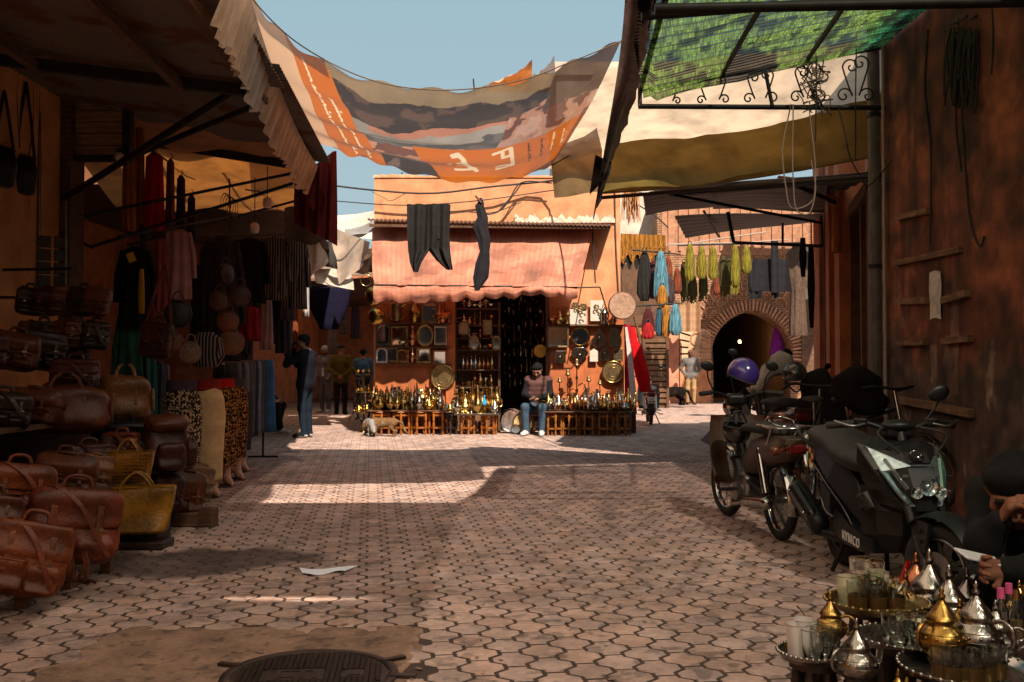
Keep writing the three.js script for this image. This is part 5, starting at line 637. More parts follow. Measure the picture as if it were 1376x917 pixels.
// ---------- people and animals ----------
const bodyMat = mat([1, 1, 1], { vertexColors: true, specularIntensity: .25, roughness: .9, tex: T.fabric, uvs: 5 }), furMat = mat([1, 1, 1], { specularIntensity: .2, vertexColors: true, roughness: 1, tex: T.yarn, uvs: 9, bump: .004 }), hairMat = mat([.006, .005, .0045], { specularIntensity: .4, tex: T.yarn, uvs: 14, bump: .003, roughness: .75 });
const SK = [.34, .17, .10];
function orient(g, from, to) { const d = to.clone().sub(from).normalize(), q = new THREE.Quaternion().setFromUnitVectors(V(0, -1, 0), d); return g.applyQuaternion(q).translate(to.x, to.y, to.z); }
function handGeo(side, curl, skin, cell = .0055) { const b = [[V(0, .01, 0), V(0, -.075, 0), .024, .03, skin, [1.15, 1, .6]], [V(-.012 * side, -.02, .004), V(-.02 * side, -.075, .004), .02, .022, skin]];
  [[-.028, .068, .0085], [-.0095, .078, .009], [.0095, .073, .009], [.028, .056, .008]].forEach(([x, L, r], i) => { let p = V(x * side * -1, -.08, 0), a = .12 + curl * .4; for (let s = 0; s < 3; s++) { const l = L * [.45, .32, .23][s], q = p.clone().add(V((x * .15) * side * -1, -cos(a) * l, sin(a) * l)); b.push([p, q, r - s * .0008, r - s * .0008 - .0005, skin]); p = q; a += curl * .9; } });
  const t0 = V(-.028 * side, -.025, .006), t1 = V(-.052 * side, -.055, .02 + curl * .012), t2 = V(-.048 * side, -.085, .03 + curl * .02); b.push([t0, t1, .012, .0105, skin], [t1, t2, .0105, .009, skin]); return sdf(b, cell, .008); }
function headGeo(skin, o = {}) { const dk = skin.map(v => v * .25), lip = [skin[0] * .9, skin[1] * .6, skin[2] * .6], be = o.beard || skin; const c = o.cell || .007;
  const b = [[V(0, .035, -.018), V(0, .03, .0), .088, .086, skin, [.92, 1.08, 1.06]], [V(0, -.02, .025), V(0, -.085, .045), .066, .034, be, [.95, 1, 1]], [V(-.035, -.045, .02), V(.035, -.045, .02), .04, .04, be], [V(-.05, -.01, .05), V(.05, -.01, .05), .03, .03, skin], [V(0, .022, .092), V(0, -.016, .112), .010, .016, skin], [V(-.012, -.02, .1), V(.012, -.02, .1), .009, .009, skin], [V(-.045, .037, .082), V(.045, .037, .082), .011, .011, skin.map(v => v * .8)],
    [V(.086, .0, -.008), V(.09, .03, -.014), .013, .016, skin, [.6, 1, 1]], [V(-.086, .0, -.008), V(-.09, .03, -.014), .013, .016, skin, [.6, 1, 1]], [V(.028, .018, .087), V(.036, .018, .085), .006, .006, dk], [V(-.028, .018, .087), V(-.036, .018, .085), .006, .006, dk], [V(-.02, -.05, .0865), V(.02, -.05, .0865), .0085, .0085, lip], [V(-.04, .043, .088), V(-.02, .046, .092), .006, .006, [.02, .014, .012]], [V(.04, .043, .088), V(.02, .046, .092), .006, .006, [.02, .014, .012]], [V(0, -.06, -.02), V(0, -.15, -.03), .052, .056, skin]];
  return sdf(b, c, .018); }
function hairGeo(o = {}) { const b = [[V(0, .055, -.03), V(0, .055, -.002), .090, .084, [1, 1, 1], [.96, 1.06, 1.05]], [V(-.055, .05, -.03), V(.055, .05, -.03), .05, .05, [1, 1, 1]], [V(0, .02, -.055), V(0, -.04, -.055), .062, .045, [1, 1, 1]], [V(-.05, .09, .03), V(.05, .09, .03), .034, .034, [1, 1, 1]]]; const g = sdf(b, o.cell || .008, .02); g.deleteAttribute('color'); return g; }
const STAND = { hipL: [-.09, .93, 0], hipR: [.09, .93, 0], knL: [-.1, .5, .02], knR: [.1, .5, .02], anL: [-.1, .09, -.02], anR: [.1, .09, -.02], toL: [-.13, .04, .13], toR: [.13, .04, .13], waist: [0, 1.08, 0], chest: [0, 1.3, -.01], neck: [0, 1.47, -.02], head: [0, 1.61, .01], shL: [-.185, 1.41, -.015], shR: [.185, 1.41, -.015], elL: [-.25, 1.13, -.03], elR: [.25, 1.13, -.03], wrL: [-.25, .88, .05], wrR: [.25, .88, .05] };
const SIT = { hipL: [-.1, .47, 0], hipR: [.1, .47, 0], knL: [-.16, .5, .42], knR: [.16, .5, .42], anL: [-.14, .09, .4], anR: [.14, .09, .4], toL: [-.17, .04, .55], toR: [.17, .04, .55], waist: [0, .62, .0], chest: [0, .86, .03], neck: [0, 1.03, .07], head: [0, 1.15, .13], shL: [-.185, .98, .04], shR: [.185, .98, .04], elL: [-.24, .72, .1], elR: [.24, .72, .1], wrL: [-.06, .66, .33], wrR: [.06, .66, .33] };
function person(label, pos, rot, base, o) {
  const J = {}; for (const k in base) J[k] = V(...((o.J || {})[k] || base[k])); const c = o, cs = o.cell || .014, s = c.sleeve || c.top, f = c.fat || 1;
  const B = [[J.hipL, J.hipR, .105 * f, .105 * f, c.hem ? c.top : c.pants], [J.hipL.clone().lerp(J.hipR, .5), J.waist, .128 * f, .128 * f, c.top, [1.22, 1, .86]], [J.waist, J.chest, .13 * f, .148 * f, c.top, [1.22, 1, .86]], [J.chest, J.neck.clone().lerp(J.chest, .3), .14, .085, c.top, [1.2, 1, .9]], [J.shL, J.shR, .072, .072, c.top], [J.chest.clone().lerp(J.neck, .7), J.neck, .06, .054, c.collar || c.top],
    [J.shL, J.elL, .068, .056, s], [J.elL, J.wrL, .056, .042, s], [J.shR, J.elR, .068, .056, s], [J.elR, J.wrR, .056, .042, s],
    [J.hipL, J.knL, .098, .072, c.pants], [J.knL, J.anL, .072, .056, c.pants], [J.hipR, J.knR, .098, .072, c.pants], [J.knR, J.anR, .072, .056, c.pants]];
  for (const S of ['L', 'R']) { const an = J['an' + S], to = J['to' + S]; B.push([an.clone().add(V(0, -.035, 0)), to, .047, .04, c.shoe, [1, .85, 1]], [an.clone().add(V(0, -.055, -.03)), to.clone().add(V(0, -.015, .01)), .034, .032, c.sole || c.shoe, [1.1, .6, 1]]); }
  if (c.hem) B.push([J.hipL.clone().add(V(0, -.06, 0)), J.hipR.clone().add(V(0, -.05, 0)), .098 * f, .098 * f, c.top]);
  if (c.zip) B.push([J.waist.clone().add(V(0, -.1, .118)), J.neck.clone().add(V(0, -.08, .1)), .02, .018, c.zip]);
  if (c.extra) B.push(...c.extra(J));
  const gs = [sdf(B, cs, .045)];
  const hd = headGeo(c.skin || SK, { beard: c.beard, cell: o.headCell }), hr = o.headRot || [0, 0, 0], E = new THREE.Euler(hr[0], hr[1], hr[2], 'YXZ'), mtx = new THREE.Matrix4().makeRotationFromEuler(E).setPosition(J.head); gs.push(hd.applyMatrix4(mtx));
  for (const [S, sg] of [['L', 1], ['R', -1]]) { const hg = handGeo(sg, o.curl ?? .5, c.skin || SK, o.handCell); if (o.handRoll) hg.rotateY(o.handRoll[S === 'L' ? 0 : 1]); gs.push(orient(hg, J['el' + S], J['wr' + S])); }
  const t = thing('person', label, 'person', pos); t.rotation.y = rot; if (o.scale) t.scale.setScalar(o.scale); part('body', gs, bodyMat, t);
  if (c.hair !== 'none') { if (c.hat) { const hm = cloth(c.hat); const g = c.cap ? [new THREE.SphereGeometry(.106, 18, 10, 0, 2 * PI, 0, PI * .52).scale(.95, 1, 1.06).translate(0, .045, -.012), rbox(.14, .012, .1, .006, 0, .06, .12)] : [new THREE.SphereGeometry(.108, 18, 10, 0, 2 * PI, 0, PI * .55).scale(.95, 1.1, 1.08).translate(0, .03, -.014), tor(.098, .014, 20, 6).rotateX(PI / 2).translate(0, .02, -.012)]; part('hat', g.map(q => q.applyMatrix4(mtx)), hm, t); } else part('hair', hairGeo({ cell: o.headCell }).applyMatrix4(mtx), c.hairM || hairMat, t); }
  return t; }
// man in navy jacket photographing the lane
const navy = [.008, .009, .015], jean = [.010, .017, .028];
const pNavy = person('person in navy jacket and jeans holding a camera up to the eye', V(XW(411, 16.9), 0, -16.9), -PI / 2 - .25, STAND, { top: navy, pants: jean, shoe: [.012, .011, .012], sole: [.45, .42, .4], hem: true, fat: 1.12, collar: [.25, .2, .17], J: { elL: [-.2, 1.24, .26], elR: [.2, 1.24, .26], wrL: [-.07, 1.5, .27], wrR: [.07, 1.5, .27], head: [0, 1.61, .05] }, headRot: [.05, 0, 0], handRoll: [PI, PI] });
{ const cm = thing('camera', 'black camera held at the face by the person in navy jacket', 'camera', V(0, 0, 0)); part('camera_body', rbox(.13, .08, .05, .012), MT.blackpl, cm); part('lens', cyl(.03, .028, .07).rotateX(PI / 2).translate(0, 0, .02), MT.blackgl, cm); pNavy.updateMatrixWorld(true); cm.position.copy(V(0, 1.6, .215).applyMatrix4(pNavy.matrixWorld)); cm.rotation.y = pNavy.rotation.y; }
person('person in grey tracksuit and grey knitted cap facing out of the lane', V(XW(437, 26), 0, -26), -.35, STAND, { top: [.16, .145, .165], pants: [.14, .125, .145], shoe: [.5, .48, .46], hat: [.32, .31, .31], zip: [.6, .58, .56], beard: [.08, .05, .04], headRot: [.3, .2, 0], fat: 1.05, J: { wrL: [-.2, .95, .14], wrR: [.2, .95, .14] } });
person('person in olive jacket and dark cap with hands clasped behind the back', V(XW(458, 25), 0, -25), PI + .1, STAND, { top: [.12, .095, .022], pants: [.014, .013, .013], shoe: [.012, .012, .012], hat: [.022, .024, .036], cap: true, hem: true, fat: 1.1, J: { elL: [-.29, 1.12, -.08], elR: [.29, 1.12, -.08], wrL: [-.06, .98, -.2], wrR: [.06, .98, -.2] }, headRot: [.1, 0, 0] });
person('person in light blue shirt seen from behind beside a bicycle', V(XW(488, 26.5), 0, -26.5), PI + .15, STAND, { top: [.07, .16, .27], pants: [.03, .03, .04], shoe: [.02, .02, .02], J: { elL: [-.26, 1.14, .05], elR: [.26, 1.14, .05], wrL: [-.18, .98, .22], wrR: [.18, .98, .22] }, headRot: [.2, 0, 0], scale: .96 });
person('person in padded vest and khaki trousers standing by the arch with hands in pockets', V(XW(928, 31.6), 0, -31.6), -.05, STAND, { top: [.16, .15, .145], sleeve: [.14, .13, .125], pants: [.42, .27, .13], shoe: [.1, .06, .04], hair: 'none', skin: [.17, .08, .05], collar: [.05, .05, .1], hem: true, headRot: [.05, -.1, 0], J: { elL: [-.3, 1.14, -.05], elR: [.3, 1.14, -.05], wrL: [-.2, .96, .05], wrR: [.2, .96, .05] } });
{ const p = person('person in maroon puffer vest seated on a stool looking at a phone', V(XW(724, 17.75), 0, -17.75), -.25, SIT, { top: [.11, .052, .048], sleeve: [.014, .013, .014], pants: [.05, .085, .13], shoe: [.62, .6, .57], headRot: [.65, 0, 0], curl: .8, scale: .98, extra: J => [0, 1, 2, 3].map(i => [V(-.11, .66 + i * .085, .1 + i * .012), V(.11, .66 + i * .085, .1 + i * .012), .052, .052, [.11, .052, .048]]) });
  const ph = solo('phone', 'dark phone held by the person in maroon puffer vest', 'phone', rbox(.075, .012, .15, .005), MT.blackgl, V(0, 0, 0)); p.updateMatrixWorld(true); ph.position.copy(V(0, .655, .42).applyMatrix4(p.matrixWorld)); ph.rotation.set(.5, p.rotation.y, 0);
  const st = thing('rush_stool', 'plain wooden stool under the person in maroon puffer vest', 'stool', V(XW(726, 17.85), 0, -17.85)); part('seat', rbox(.42, .04, .36, .012, 0, .34, 0), MT.wood, st); for (const [a, b] of [[-1, -1], [1, -1], [-1, 1], [1, 1]]) part('leg', bar(V(a * .18, 0, b * .15), V(a * .17, .33, b * .14), .018), MT.wood, st); part('stretcher', [bar(V(-.18, .12, .15), V(.18, .12, .15), .012), bar(V(-.18, .14, -.15), V(.18, .14, -.15), .012)], MT.wood, st); }
{ person('person in black trousers and white trainers seated at the clothes shop edge', V(XW(349, 18.0), 0, -18.0), PI / 2 - .25, SIT, { top: [.12, .115, .12], pants: [.012, .011, .012], shoe: [.68, .65, .61], headRot: [.3, 0, 0], J: { wrL: [-.1, .6, .3], wrR: [.1, .6, .3], knL: [-.13, .5, .4], anL: [-.1, .1, .47], toL: [-.1, .05, .62], knR: [.13, .5, .38], anR: [.1, .1, .3], toR: [.1, .05, .44] } });
  solo('parcel', 'flat cardboard parcel on the lap of the seated person in white trainers', 'parcel', rbox(.34, .05, .26, .01), mat([.5, .3, .18], { tex: T.grain, uvs: 3 }), V(XW(363, 17.9), .585, -17.85));
  const st = thing('shop_stool', 'dark stool at the edge of the clothes shop', 'stool', V(XW(346, 18.05), 0, -18.05)); part('seat', rbox(.4, .05, .4, .015, 0, .34, 0), MT.darkwood, st); for (const [a, b] of [[-1, -1], [1, -1], [-1, 1], [1, 1]]) part('leg', bar(V(a * .16, 0, b * .16), V(a * .15, .33, b * .15), .018), MT.darkwood, st); }
// seated trader close to the tea glasses
{
  const o = V(2.02, 0, -3.72);
  const loc = (px, py, d) => { const p = P(px, py, d).sub(o); return [p.x, p.y, p.z]; };
  const J = { hipL: [-.12, .33, -.06], hipR: [.06, .33, .12], waist: [-.01, .47, .02], chest: [-.10, .66, .10], neck: [-.16, .78, .17], head: loc(1365, 664, 3.5), shL: [-.25, .72, .0], shR: [-.0, .73, .28], elL: loc(1322, 732, 3.46), elR: loc(1392, 770, 3.25), wrL: loc(1343, 702, 3.40), wrR: loc(1350, 766, 3.2), knL: loc(1318, 792, 3.36), knR: loc(1400, 830, 2.95), anL: loc(1318, 900, 3.3), anR: [-.25, .1, 1.0], toL: loc(1290, 915, 3.16), toR: [-.33, .05, 1.12] };
  person('person in black jacket seated by the tea glasses, cheek on hand, reading a phone', o, 0, SIT, { J, cell: .012, headCell: .005, handCell: .0045, top: [.010, .0095, .010], pants: [.008, .0078, .008], shoe: [.012, .011, .01], skin: [.22, .095, .055], beard: [.14, .06, .036], headRot: [.62, -.6, .1], curl: .75, handRoll: [PI * .9, .4] });
  const ph = solo('pale_phone', 'white phone held out by the person in black jacket', 'phone', rbox(.15, .009, .078, .004), mat([.55, .54, .55], { roughness: .3 }), P(1318, 750, 3.2)); ph.rotation.set(.25, .15, -.28);
  const st = thing('crouch_stool', 'low dark stool under the person in black jacket', 'stool', o.clone().add(V(-.02, 0, .03))); part('seat', rbox(.36, .04, .32, .012, 0, .2, 0), MT.darkwood, st); for (const [a, b] of [[-1, -1], [1, -1], [-1, 1], [1, 1]]) part('leg', bar(V(a * .14, 0, b * .12), V(a * .14, .19, b * .12), .018), MT.darkwood, st);
}
// cats and dog
function quad(name, label, cat, pos, rot, s, c1, c2, o = {}) { const hy = o.head ?? .2, B = [[V(0, .2, -.15), V(0, .205, .12), .066, .06, c1, [.9, 1.1, 1]], [V(0, .195, -.02), V(0, .17, .06), .06, .05, c2 || c1], [V(0, .21, .12), V(0, hy + .02, .22), .052, .042, c1], [V(0, hy + .01, .25), V(0, hy, .27), .045, .036, c1], [V(0, hy - .01, .28), V(0, hy - .015, .3), .026, .018, c2 || c1], [V(.028, hy + .045, .245), V(.034, hy + .075, .24), .012, .005, c1], [V(-.028, hy + .045, .245), V(-.034, hy + .075, .24), .012, .005, c1]];
  for (const x of [-1, 1]) { B.push([V(x * .035, .18, .1), V(x * .037, .1, .105), .03, .02, c1], [V(x * .037, .1, .105), V(x * .037, .02, .1), .019, .015, c1], [V(x * .037, .014, .1), V(x * .037, .012, .13), .016, .014, c2 || c1], [V(x * .038, .19, -.16), V(x * .045, .13, -.13), .045, .028, c1], [V(x * .045, .13, -.13), V(x * .042, .075, -.185), .025, .016, c1], [V(x * .042, .075, -.185), V(x * .042, .014, -.175), .015, .014, c1], [V(x * .042, .012, -.175), V(x * .042, .012, -.145), .015, .013, c2 || c1]); }
  const tl = o.tail || [[0, .23, -.2], [0, .2, -.28], [0, .1, -.32], [0, .05, -.36]]; for (let i = 0; i < tl.length - 1; i++) B.push([V(...tl[i]), V(...tl[i + 1]), .016, .013, c1]);
  const t = thing(name, label, cat, pos); t.rotation.y = rot; t.scale.setScalar(s); part('body', sdf(B, .009, .03), furMat, t); return t; }
quad('cat', 'tan striped cat standing head down before the orange stools', 'cat', V(XW(515, 17.2), 0, -17.2), -PI / 2 - .15, 1.18, [.40, .22, .10], [.5, .32, .18], { head: .15 });
quad('cat', 'white and grey cat beside the tan cat, face to the ground', 'cat', V(XW(497, 17.25), 0, -17.3), .35, 1.1, [.55, .50, .45], [.7, .66, .6], { head: .1 });
quad('dog', 'small black dog standing by the painted panel near the arch', 'dog', V(XW(903, 31), 0, -31), -PI / 2 + .4, 2.1, [.02, .014, .012], [.05, .03, .02], { head: .24 });

// ---------- two wheelers ----------
const font = await new FontLoader().loadAsync('fonts/droid/droid_sans_bold.typeface.json');
const txt = (s, size, depth = .003) => { const g = new TextGeometry(s, { font, size, depth, curveSegments: 3, bevelEnabled: false }); g.computeBoundingBox(); const b = g.boundingBox; return g.translate(-(b.min.x + b.max.x) / 2, -(b.min.y + b.max.y) / 2, 0); };
function wheel(parent, pos, R, r, o = {}) { const w = new THREE.Group(); w.name = o.name || 'wheel'; w.position.copy(pos); parent.add(w); if (o.steer) w.rotation.y = o.steer;
  part('tyre', [tor(R - r, r, 48, 12).rotateY(PI / 2).scale(o.wide || 1, 1, 1)], MT.rubber, w);
  if (o.spokes) { part('rim', [tor(R - 1.9 * r, r * .35, 40, 6).rotateY(PI / 2).scale(2, 1, 1)], o.rim || MT.chrome, w); const g = []; for (let i = 0; i < 28; i++) { const a = i / 28 * 2 * PI, b = a + (i % 2 ? .35 : -.35), s = (i % 4 < 2 ? 1 : -1) * .02; g.push(bar(V(s, cos(a) * .03, sin(a) * .03), V(s * .2, cos(b) * (R - 2 * r), sin(b) * (R - 2 * r)), .0018, 3)); } part('spokes', g, MT.chrome, w); part('hub', [bar(V(-.04, 0, 0), V(.04, 0, 0), .028, 12)], MT.alloy, w); }
  else { const ro = R - 1.75 * r; part('rim', [lathe([[ro, -.045], [ro + .012, -.05], [ro + .012, .05], [ro, .045]], 40).rotateZ(PI / 2), bar(V(-.05, 0, 0), V(.05, 0, 0), .035, 14), lathe([[.03, .0], [.085, 0], [.085, .005], [.03, .005]], 24).rotateZ(PI / 2).translate(-.06, 0, 0)], MT.alloy, w); const n = o.arms || 5; for (let i = 0; i < n; i++) { const a = i / n * 2 * PI; part('wheel_spoke', [beam(V(0, cos(a) * .03, sin(a) * .03), V(0, cos(a + .16) * ro, sin(a + .16) * ro), .04, .022), beam(V(0, cos(a) * .03, sin(a) * .03), V(0, cos(a - .16) * ro, sin(a - .16) * ro), .04, .022)], MT.alloy, w); } }
  return w; }
function mudguard(c, R, w, a0, a1, dip = .3) { return patch((u, v) => { const a = lerp(a0, a1, u), e = (v - .5) * 2, rr_ = R - dip * w * e * e; return V(c.x + e * w * (1 - .25 * abs(u - .5) ** 2), c.y + sin(a) * rr_, c.z + cos(a) * rr_); }, 24, 8); }
const mirrorStalk = (parent, a, b, r = .06) => { const g = new THREE.Group(); part('mirror', [tube([a, a.clone().lerp(b, .5).add(V(.02, .02, 0)), b], .006, 10, 6), new THREE.SphereGeometry(r, 14, 10).scale(1.1, .75, .28).rotateZ(.35).translate(b.x, b.y + r * .5, b.z)], MT.blackpl, parent); };
// large black scooter
{
  const t = thing('scooter', 'black scooter with clear headlamp parked by the plaster wall facing the tea stall', 'scooter', [2.06, 0, -5.46]); t.rotation.y = .05; t.scale.set(1.03, 1, 1.02);
  wheel(t, V(0, .225, -.6), .225, .056, { wide: 1.15, name: 'rear_wheel' });
  wheel(t, V(0, .225, .62), .225, .05, { steer: .42, name: 'front_wheel' });
  const M2 = MT.blackpl, MG = MT.blackgl;
  const ring = (y, w, zb, zm, zf, zk = .04) => [V(-w, y, zb), V(-w * .78, y - .01, zm), V(-w * .3, y - .015, zf), V(w * .3, y - .015, zf), V(w * .78, y - .01, zm), V(w, y, zb), V(w * .8, y, zb - zk), V(-w * .8, y, zb - zk)];
  part('front_cowl', flat(loft([ring(.45, .07, .30, .33, .40), ring(.49, .155, .22, .34, .44), ring(.60, .20, .14, .30, .43), ring(.70, .215, .10, .24, .37), ring(.775, .20, .08, .19, .30), ring(.815, .15, .07, .14, .22), ring(.825, .08, .08, .1, .14)])), M2, t);
  part('leg_shield', flat(loft([ring(.24, .17, .12, .18, .22, .07), ring(.34, .20, .12, .22, .30, .07), ring(.46, .205, .11, .2, .30, .07), ring(.56, .19, .09, .16, .22, .07)])), M2, t);
  const zs = (x, y) => { const k = [[.45, .40], [.49, .44], [.6, .43], [.7, .37], [.775, .30], [.815, .22]]; let z = .3; for (let i = 0; i < k.length - 1; i++) if (y >= k[i][0]) z = lerp(k[i][1], k[i + 1][1], clamp((y - k[i][0]) / (k[i + 1][0] - k[i][0]))); return z - max(0, abs(x) - .06) * .95; };
  const wrapG = (pts, off, dep) => { const g = new THREE.ExtrudeGeometry(new THREE.Shape(pts.map(p => new THREE.Vector2(...p))), { depth: dep, bevelEnabled: true, bevelSize: .004, bevelThickness: .004, bevelSegments: 1, curveSegments: 6 }); const p = g.attributes.position; for (let i = 0; i < p.count; i++) p.setZ(i, p.getZ(i) + zs(p.getX(i), p.getY(i) + .015) + off); g.computeVertexNormals(); return flat(g); };
  const lens = [[-.185, .775], [-.12, .735], [-.05, .695], [.05, .695], [.12, .735], [.185, .775], [.165, .66], [.125, .565], [.08, .50], [-.08, .50], [-.125, .565], [-.165, .66]];
  const hl = part('headlight_bezel', wrapG(lens.map(([x, y]) => [x * 1.14, .63 + (y - .63) * 1.16]), -.004, .006), MG, t);
  part('reflector', wrapG(lens, .001, .008), mat([.55, .64, .68], { tex: T.metal, uvs: 9, roughness: .3, metalness: .8 }), hl);
  const bulb = (x, y, r) => [lathe([[.01, 0], [r * .6, .008], [r, .03], [r * 1.05, .03]], 18).rotateX(PI / 2).translate(x, y, zs(x, y) + .0), sph(r * .35, x, y, zs(x, y) + .018)];
  part('lamp_bowl', [bulb(0, .60, .045), bulb(-.06, .57, .03), bulb(.06, .57, .03), beam(V(-.09, .645, zs(-.09, .66) + .016), V(.09, .645, zs(.09, .66) + .016), .012, .012), beam(V(-.14, .72, zs(-.14, .735) + .014), V(-.085, .58, zs(-.085, .595) + .014), .014, .016), beam(V(.14, .72, zs(.14, .735) + .014), V(.085, .58, zs(.085, .595) + .014), .014, .016)], mat([.62, .70, .72], { roughness: .12, metalness: .9 }), hl);
  part('lens', wrapG(lens.map(([x, y]) => [x * 1.01, .63 + (y - .63) * 1.01]), .026, .003), mat([.95, 1, 1], { transmission: 1, thickness: 0, roughness: .04, ior: 1.45 }), hl);
  part('badge', [tor(.018, .003, 16, 5).scale(1.6, 1, 1).translate(0, .752, zs(0, .765) + .02)], MT.chrome, t);
  part('cowl_vane', [wrapG([[-.11, .775], [-.02, .72], [.02, .72], [.11, .775], [.05, .80], [-.05, .80]], .006, .006)], MG, t);
  for (const s of [-1, 1]) part('side_vent', flat(loft([[V(s * .205, .44, .16), V(s * .215, .52, .12), V(s * .2, .55, .2), V(s * .185, .47, .26)], [V(s * .225, .45, .17), V(s * .232, .51, .14), V(s * .218, .535, .2), V(s * .205, .475, .24)]])), MG, t);
  // floor, rear body
  const hex = (z, y0, y1, w, k = .6) => { const m = (y0 + y1) / 2; return [V(-w * k, y0, z), V(-w, m - .01, z), V(-w * k, y1, z), V(w * k, y1, z), V(w, m - .01, z), V(w * k, y0, z)]; };
  part('footboard', flat(loft([hex(-.34, .22, .38, .18, .9), hex(-.1, .21, .33, .2, .92), hex(.1, .21, .30, .205, .94), hex(.2, .22, .30, .19, .9)])), M2, t);
  part('floor_mat', Array.from({ length: 7 }, (_, i) => box(.3, .006, .018, 0, .309 + (i > 4 ? (i - 4) * .008 : 0), .16 - i * .05)), MT.rubber, t);
  part('rear_body', flat(loft([hex(-1.0, .74, .80, .04), hex(-.92, .66, .80, .10), hex(-.72, .55, .77, .15), hex(-.45, .40, .68, .17), hex(-.2, .30, .56, .155), hex(-.02, .26, .40, .13)])), M2, t);
  part('side_trim', [tube([V(-.155, .60, -.7), V(-.175, .5, -.42), V(-.17, .4, -.2), V(-.2, .34, .0)], .004, 24, 6), tube([V(.155, .63, -.7), V(.175, .5, -.42), V(.17, .4, -.2), V(.2, .34, .0)], .006, 24, 6), tube([V(-.186, .43, -.50), V(-.192, .36, -.42), V(-.2, .34, -.28)], .006, 12, 6)], MT.alloy, t);
  const se = (z, y, w, h) => Array.from({ length: 12 }, (_, i) => { const a = i / 12 * 2 * PI; return V(cos(a) * w * (abs(cos(a)) > .5 ? 1 : 1.1), y + sin(a) * h * (sin(a) > 0 ? 1 : .8), z); });
  part('seat', loft([se(-.97, .77, .06, .02), se(-.92, .77, .12, .06), se(-.76, .76, .155, .085), se(-.55, .735, .17, .085), se(-.42, .69, .18, .085), se(-.25, .655, .17, .085), se(-.12, .64, .13, .07), se(-.07, .63, .06, .03)]), mat([.022, .021, .021], { tex: T.leather, uvs: 4, roughness: .55, bump: .002 }), t);
  part('grab_rail', [tube([V(-.12, .68, -.72), V(-.17, .76, -.88), V(-.11, .80, -1.03), V(.11, .80, -1.03), V(.17, .76, -.88), V(.12, .68, -.72)], .012, 40, 8)], MT.iron, t);
  part('tail_light', rbox(.14, .06, .05, .02, 0, .74, -1.0), mat([.25, .008, .008], { roughness: .15 }), t);
  part('rear_mudguard', mudguard(V(0, .225, -.6), .27, .085, PI * .45, PI * 1.12), M2, t);
  part('engine', [rbox(.2, .17, .42, .04, .04, .25, -.42), bar(V(.12, .225, -.6), V(-.1, .225, -.6), .06, 14), rbox(.08, .14, .5, .03, .13, .25, -.45)], MT.iron, t);
  const mu = part('muffler', [along(new THREE.CapsuleGeometry(.062, .34, 6, 16).scale(1, 1, 1.15), V(-.19, .24, -.48), V(-.215, .44, -.86)), bar(V(-.1, .2, -.2), V(-.19, .22, -.44), .025, 10)], MT.blackpl, t); part('heat_shield', along(new THREE.CapsuleGeometry(.05, .26, 4, 14).scale(.7, 1, 1.1), V(-.225, .28, -.5), V(-.25, .45, -.82)), MT.blackgl, mu); part('shield_screw', [sph(.009, -.285, .43, -.77), sph(.009, -.268, .32, -.57)], MT.chrome, mu);
  part('exhaust_shield', flat(loft([hex(-.5, .36, .52, .19, .98), hex(-.34, .34, .46, .195, .98)])), M2, t);
  part('fork', [bar(V(-.085, .56, .36), V(-.085, .2, .63), .02, 12), bar(V(.085, .56, .36), V(.085, .2, .63), .02, 12), bar(V(-.085, .36, .5), V(-.085, .18, .64), .028, 12), bar(V(.085, .36, .5), V(.085, .18, .64), .028, 12)], MT.iron, t);
  const fm = part('front_mudguard', [mudguard(V(0, .225, .62), .275, .085, .05, 2.5).applyMatrix4(new THREE.Matrix4().makeTranslation(0, 0, .62).multiply(new THREE.Matrix4().makeRotationY(.3)).multiply(new THREE.Matrix4().makeTranslation(0, 0, -.62))), flat(loft([[V(-.1, .3, .52), V(-.1, .46, .5), V(-.1, .44, .66), V(-.1, .3, .62)], [V(-.085, .3, .52), V(-.085, .46, .5), V(-.085, .44, .66), V(-.085, .3, .62)]]))], MT.blackpl, t); part('bolt', bar(V(-.112, .4, .58), V(-.1, .4, .58), .012), MT.iron, fm); part('bolt', bar(V(-.112, .35, .59), V(-.1, .35, .59), .012), MT.iron, fm);
  part('handlebar', [tube([V(-.33, .88, .02), V(-.18, .90, .10), V(0, .85, .14), V(.18, .90, .10), V(.33, .88, .02)], .013, 40, 8), rbox(.15, .09, .09, .03, 0, .86, .12), bar(V(0, .8, .16), V(0, .9, .12), .03)], MT.blackpl, t);
  for (const s of [-1, 1]) { part('grip', bar(V(s * .22, .895, .085), V(s * .34, .88, .02), .02, 12), MT.rubber, t); part('brake_lever', tube([V(s * .18, .895, .13), V(s * .25, .885, .15), V(s * .33, .91, .1)], .007, 12, 6), MT.alloy, t); part('switch_box', rbox(.06, .05, .05, .012, s * .19, .90, .1), MT.blackpl, t); }
  mirrorStalk(t, V(.16, .91, .1), V(.22, 1.03, .12), .055); 
  part('instrument_pod', [new THREE.SphereGeometry(.07, 18, 12).scale(1.3, .5, .8).translate(0, .885, .13)], MT.blackpl, t);
  part('brake_cable', tube([V(.1, .88, .15), V(.2, .84, .24), V(.12, .74, .28)], .006, 20, 5), MT.cable, t); part('brake_cable', tube([V(-.1, .88, .15), V(-.16, .84, .26), V(-.05, .74, .3)], .006, 20, 5), MT.cable, t);
  part('side_lettering', txt('KYMCO', .05).rotateY(-PI / 2).rotateX(.06).translate(-.207, .262, .0), mat([.55, .54, .52], { roughness: .4 }), t);
  const stk = part('flower_sticker', [0, 1, 2].map(i => new THREE.CircleGeometry(.022, 7).rotateY(-PI / 2).translate(-.158, .645 + (i - 1) * .035, -.76 + (i % 2) * .04)), mat([.75, .25, .02], { roughness: .4 }), t); part('sticker_text', box(.002, .03, .06, -.164, .59, -.72), mat([.7, .58, .35]), stk);
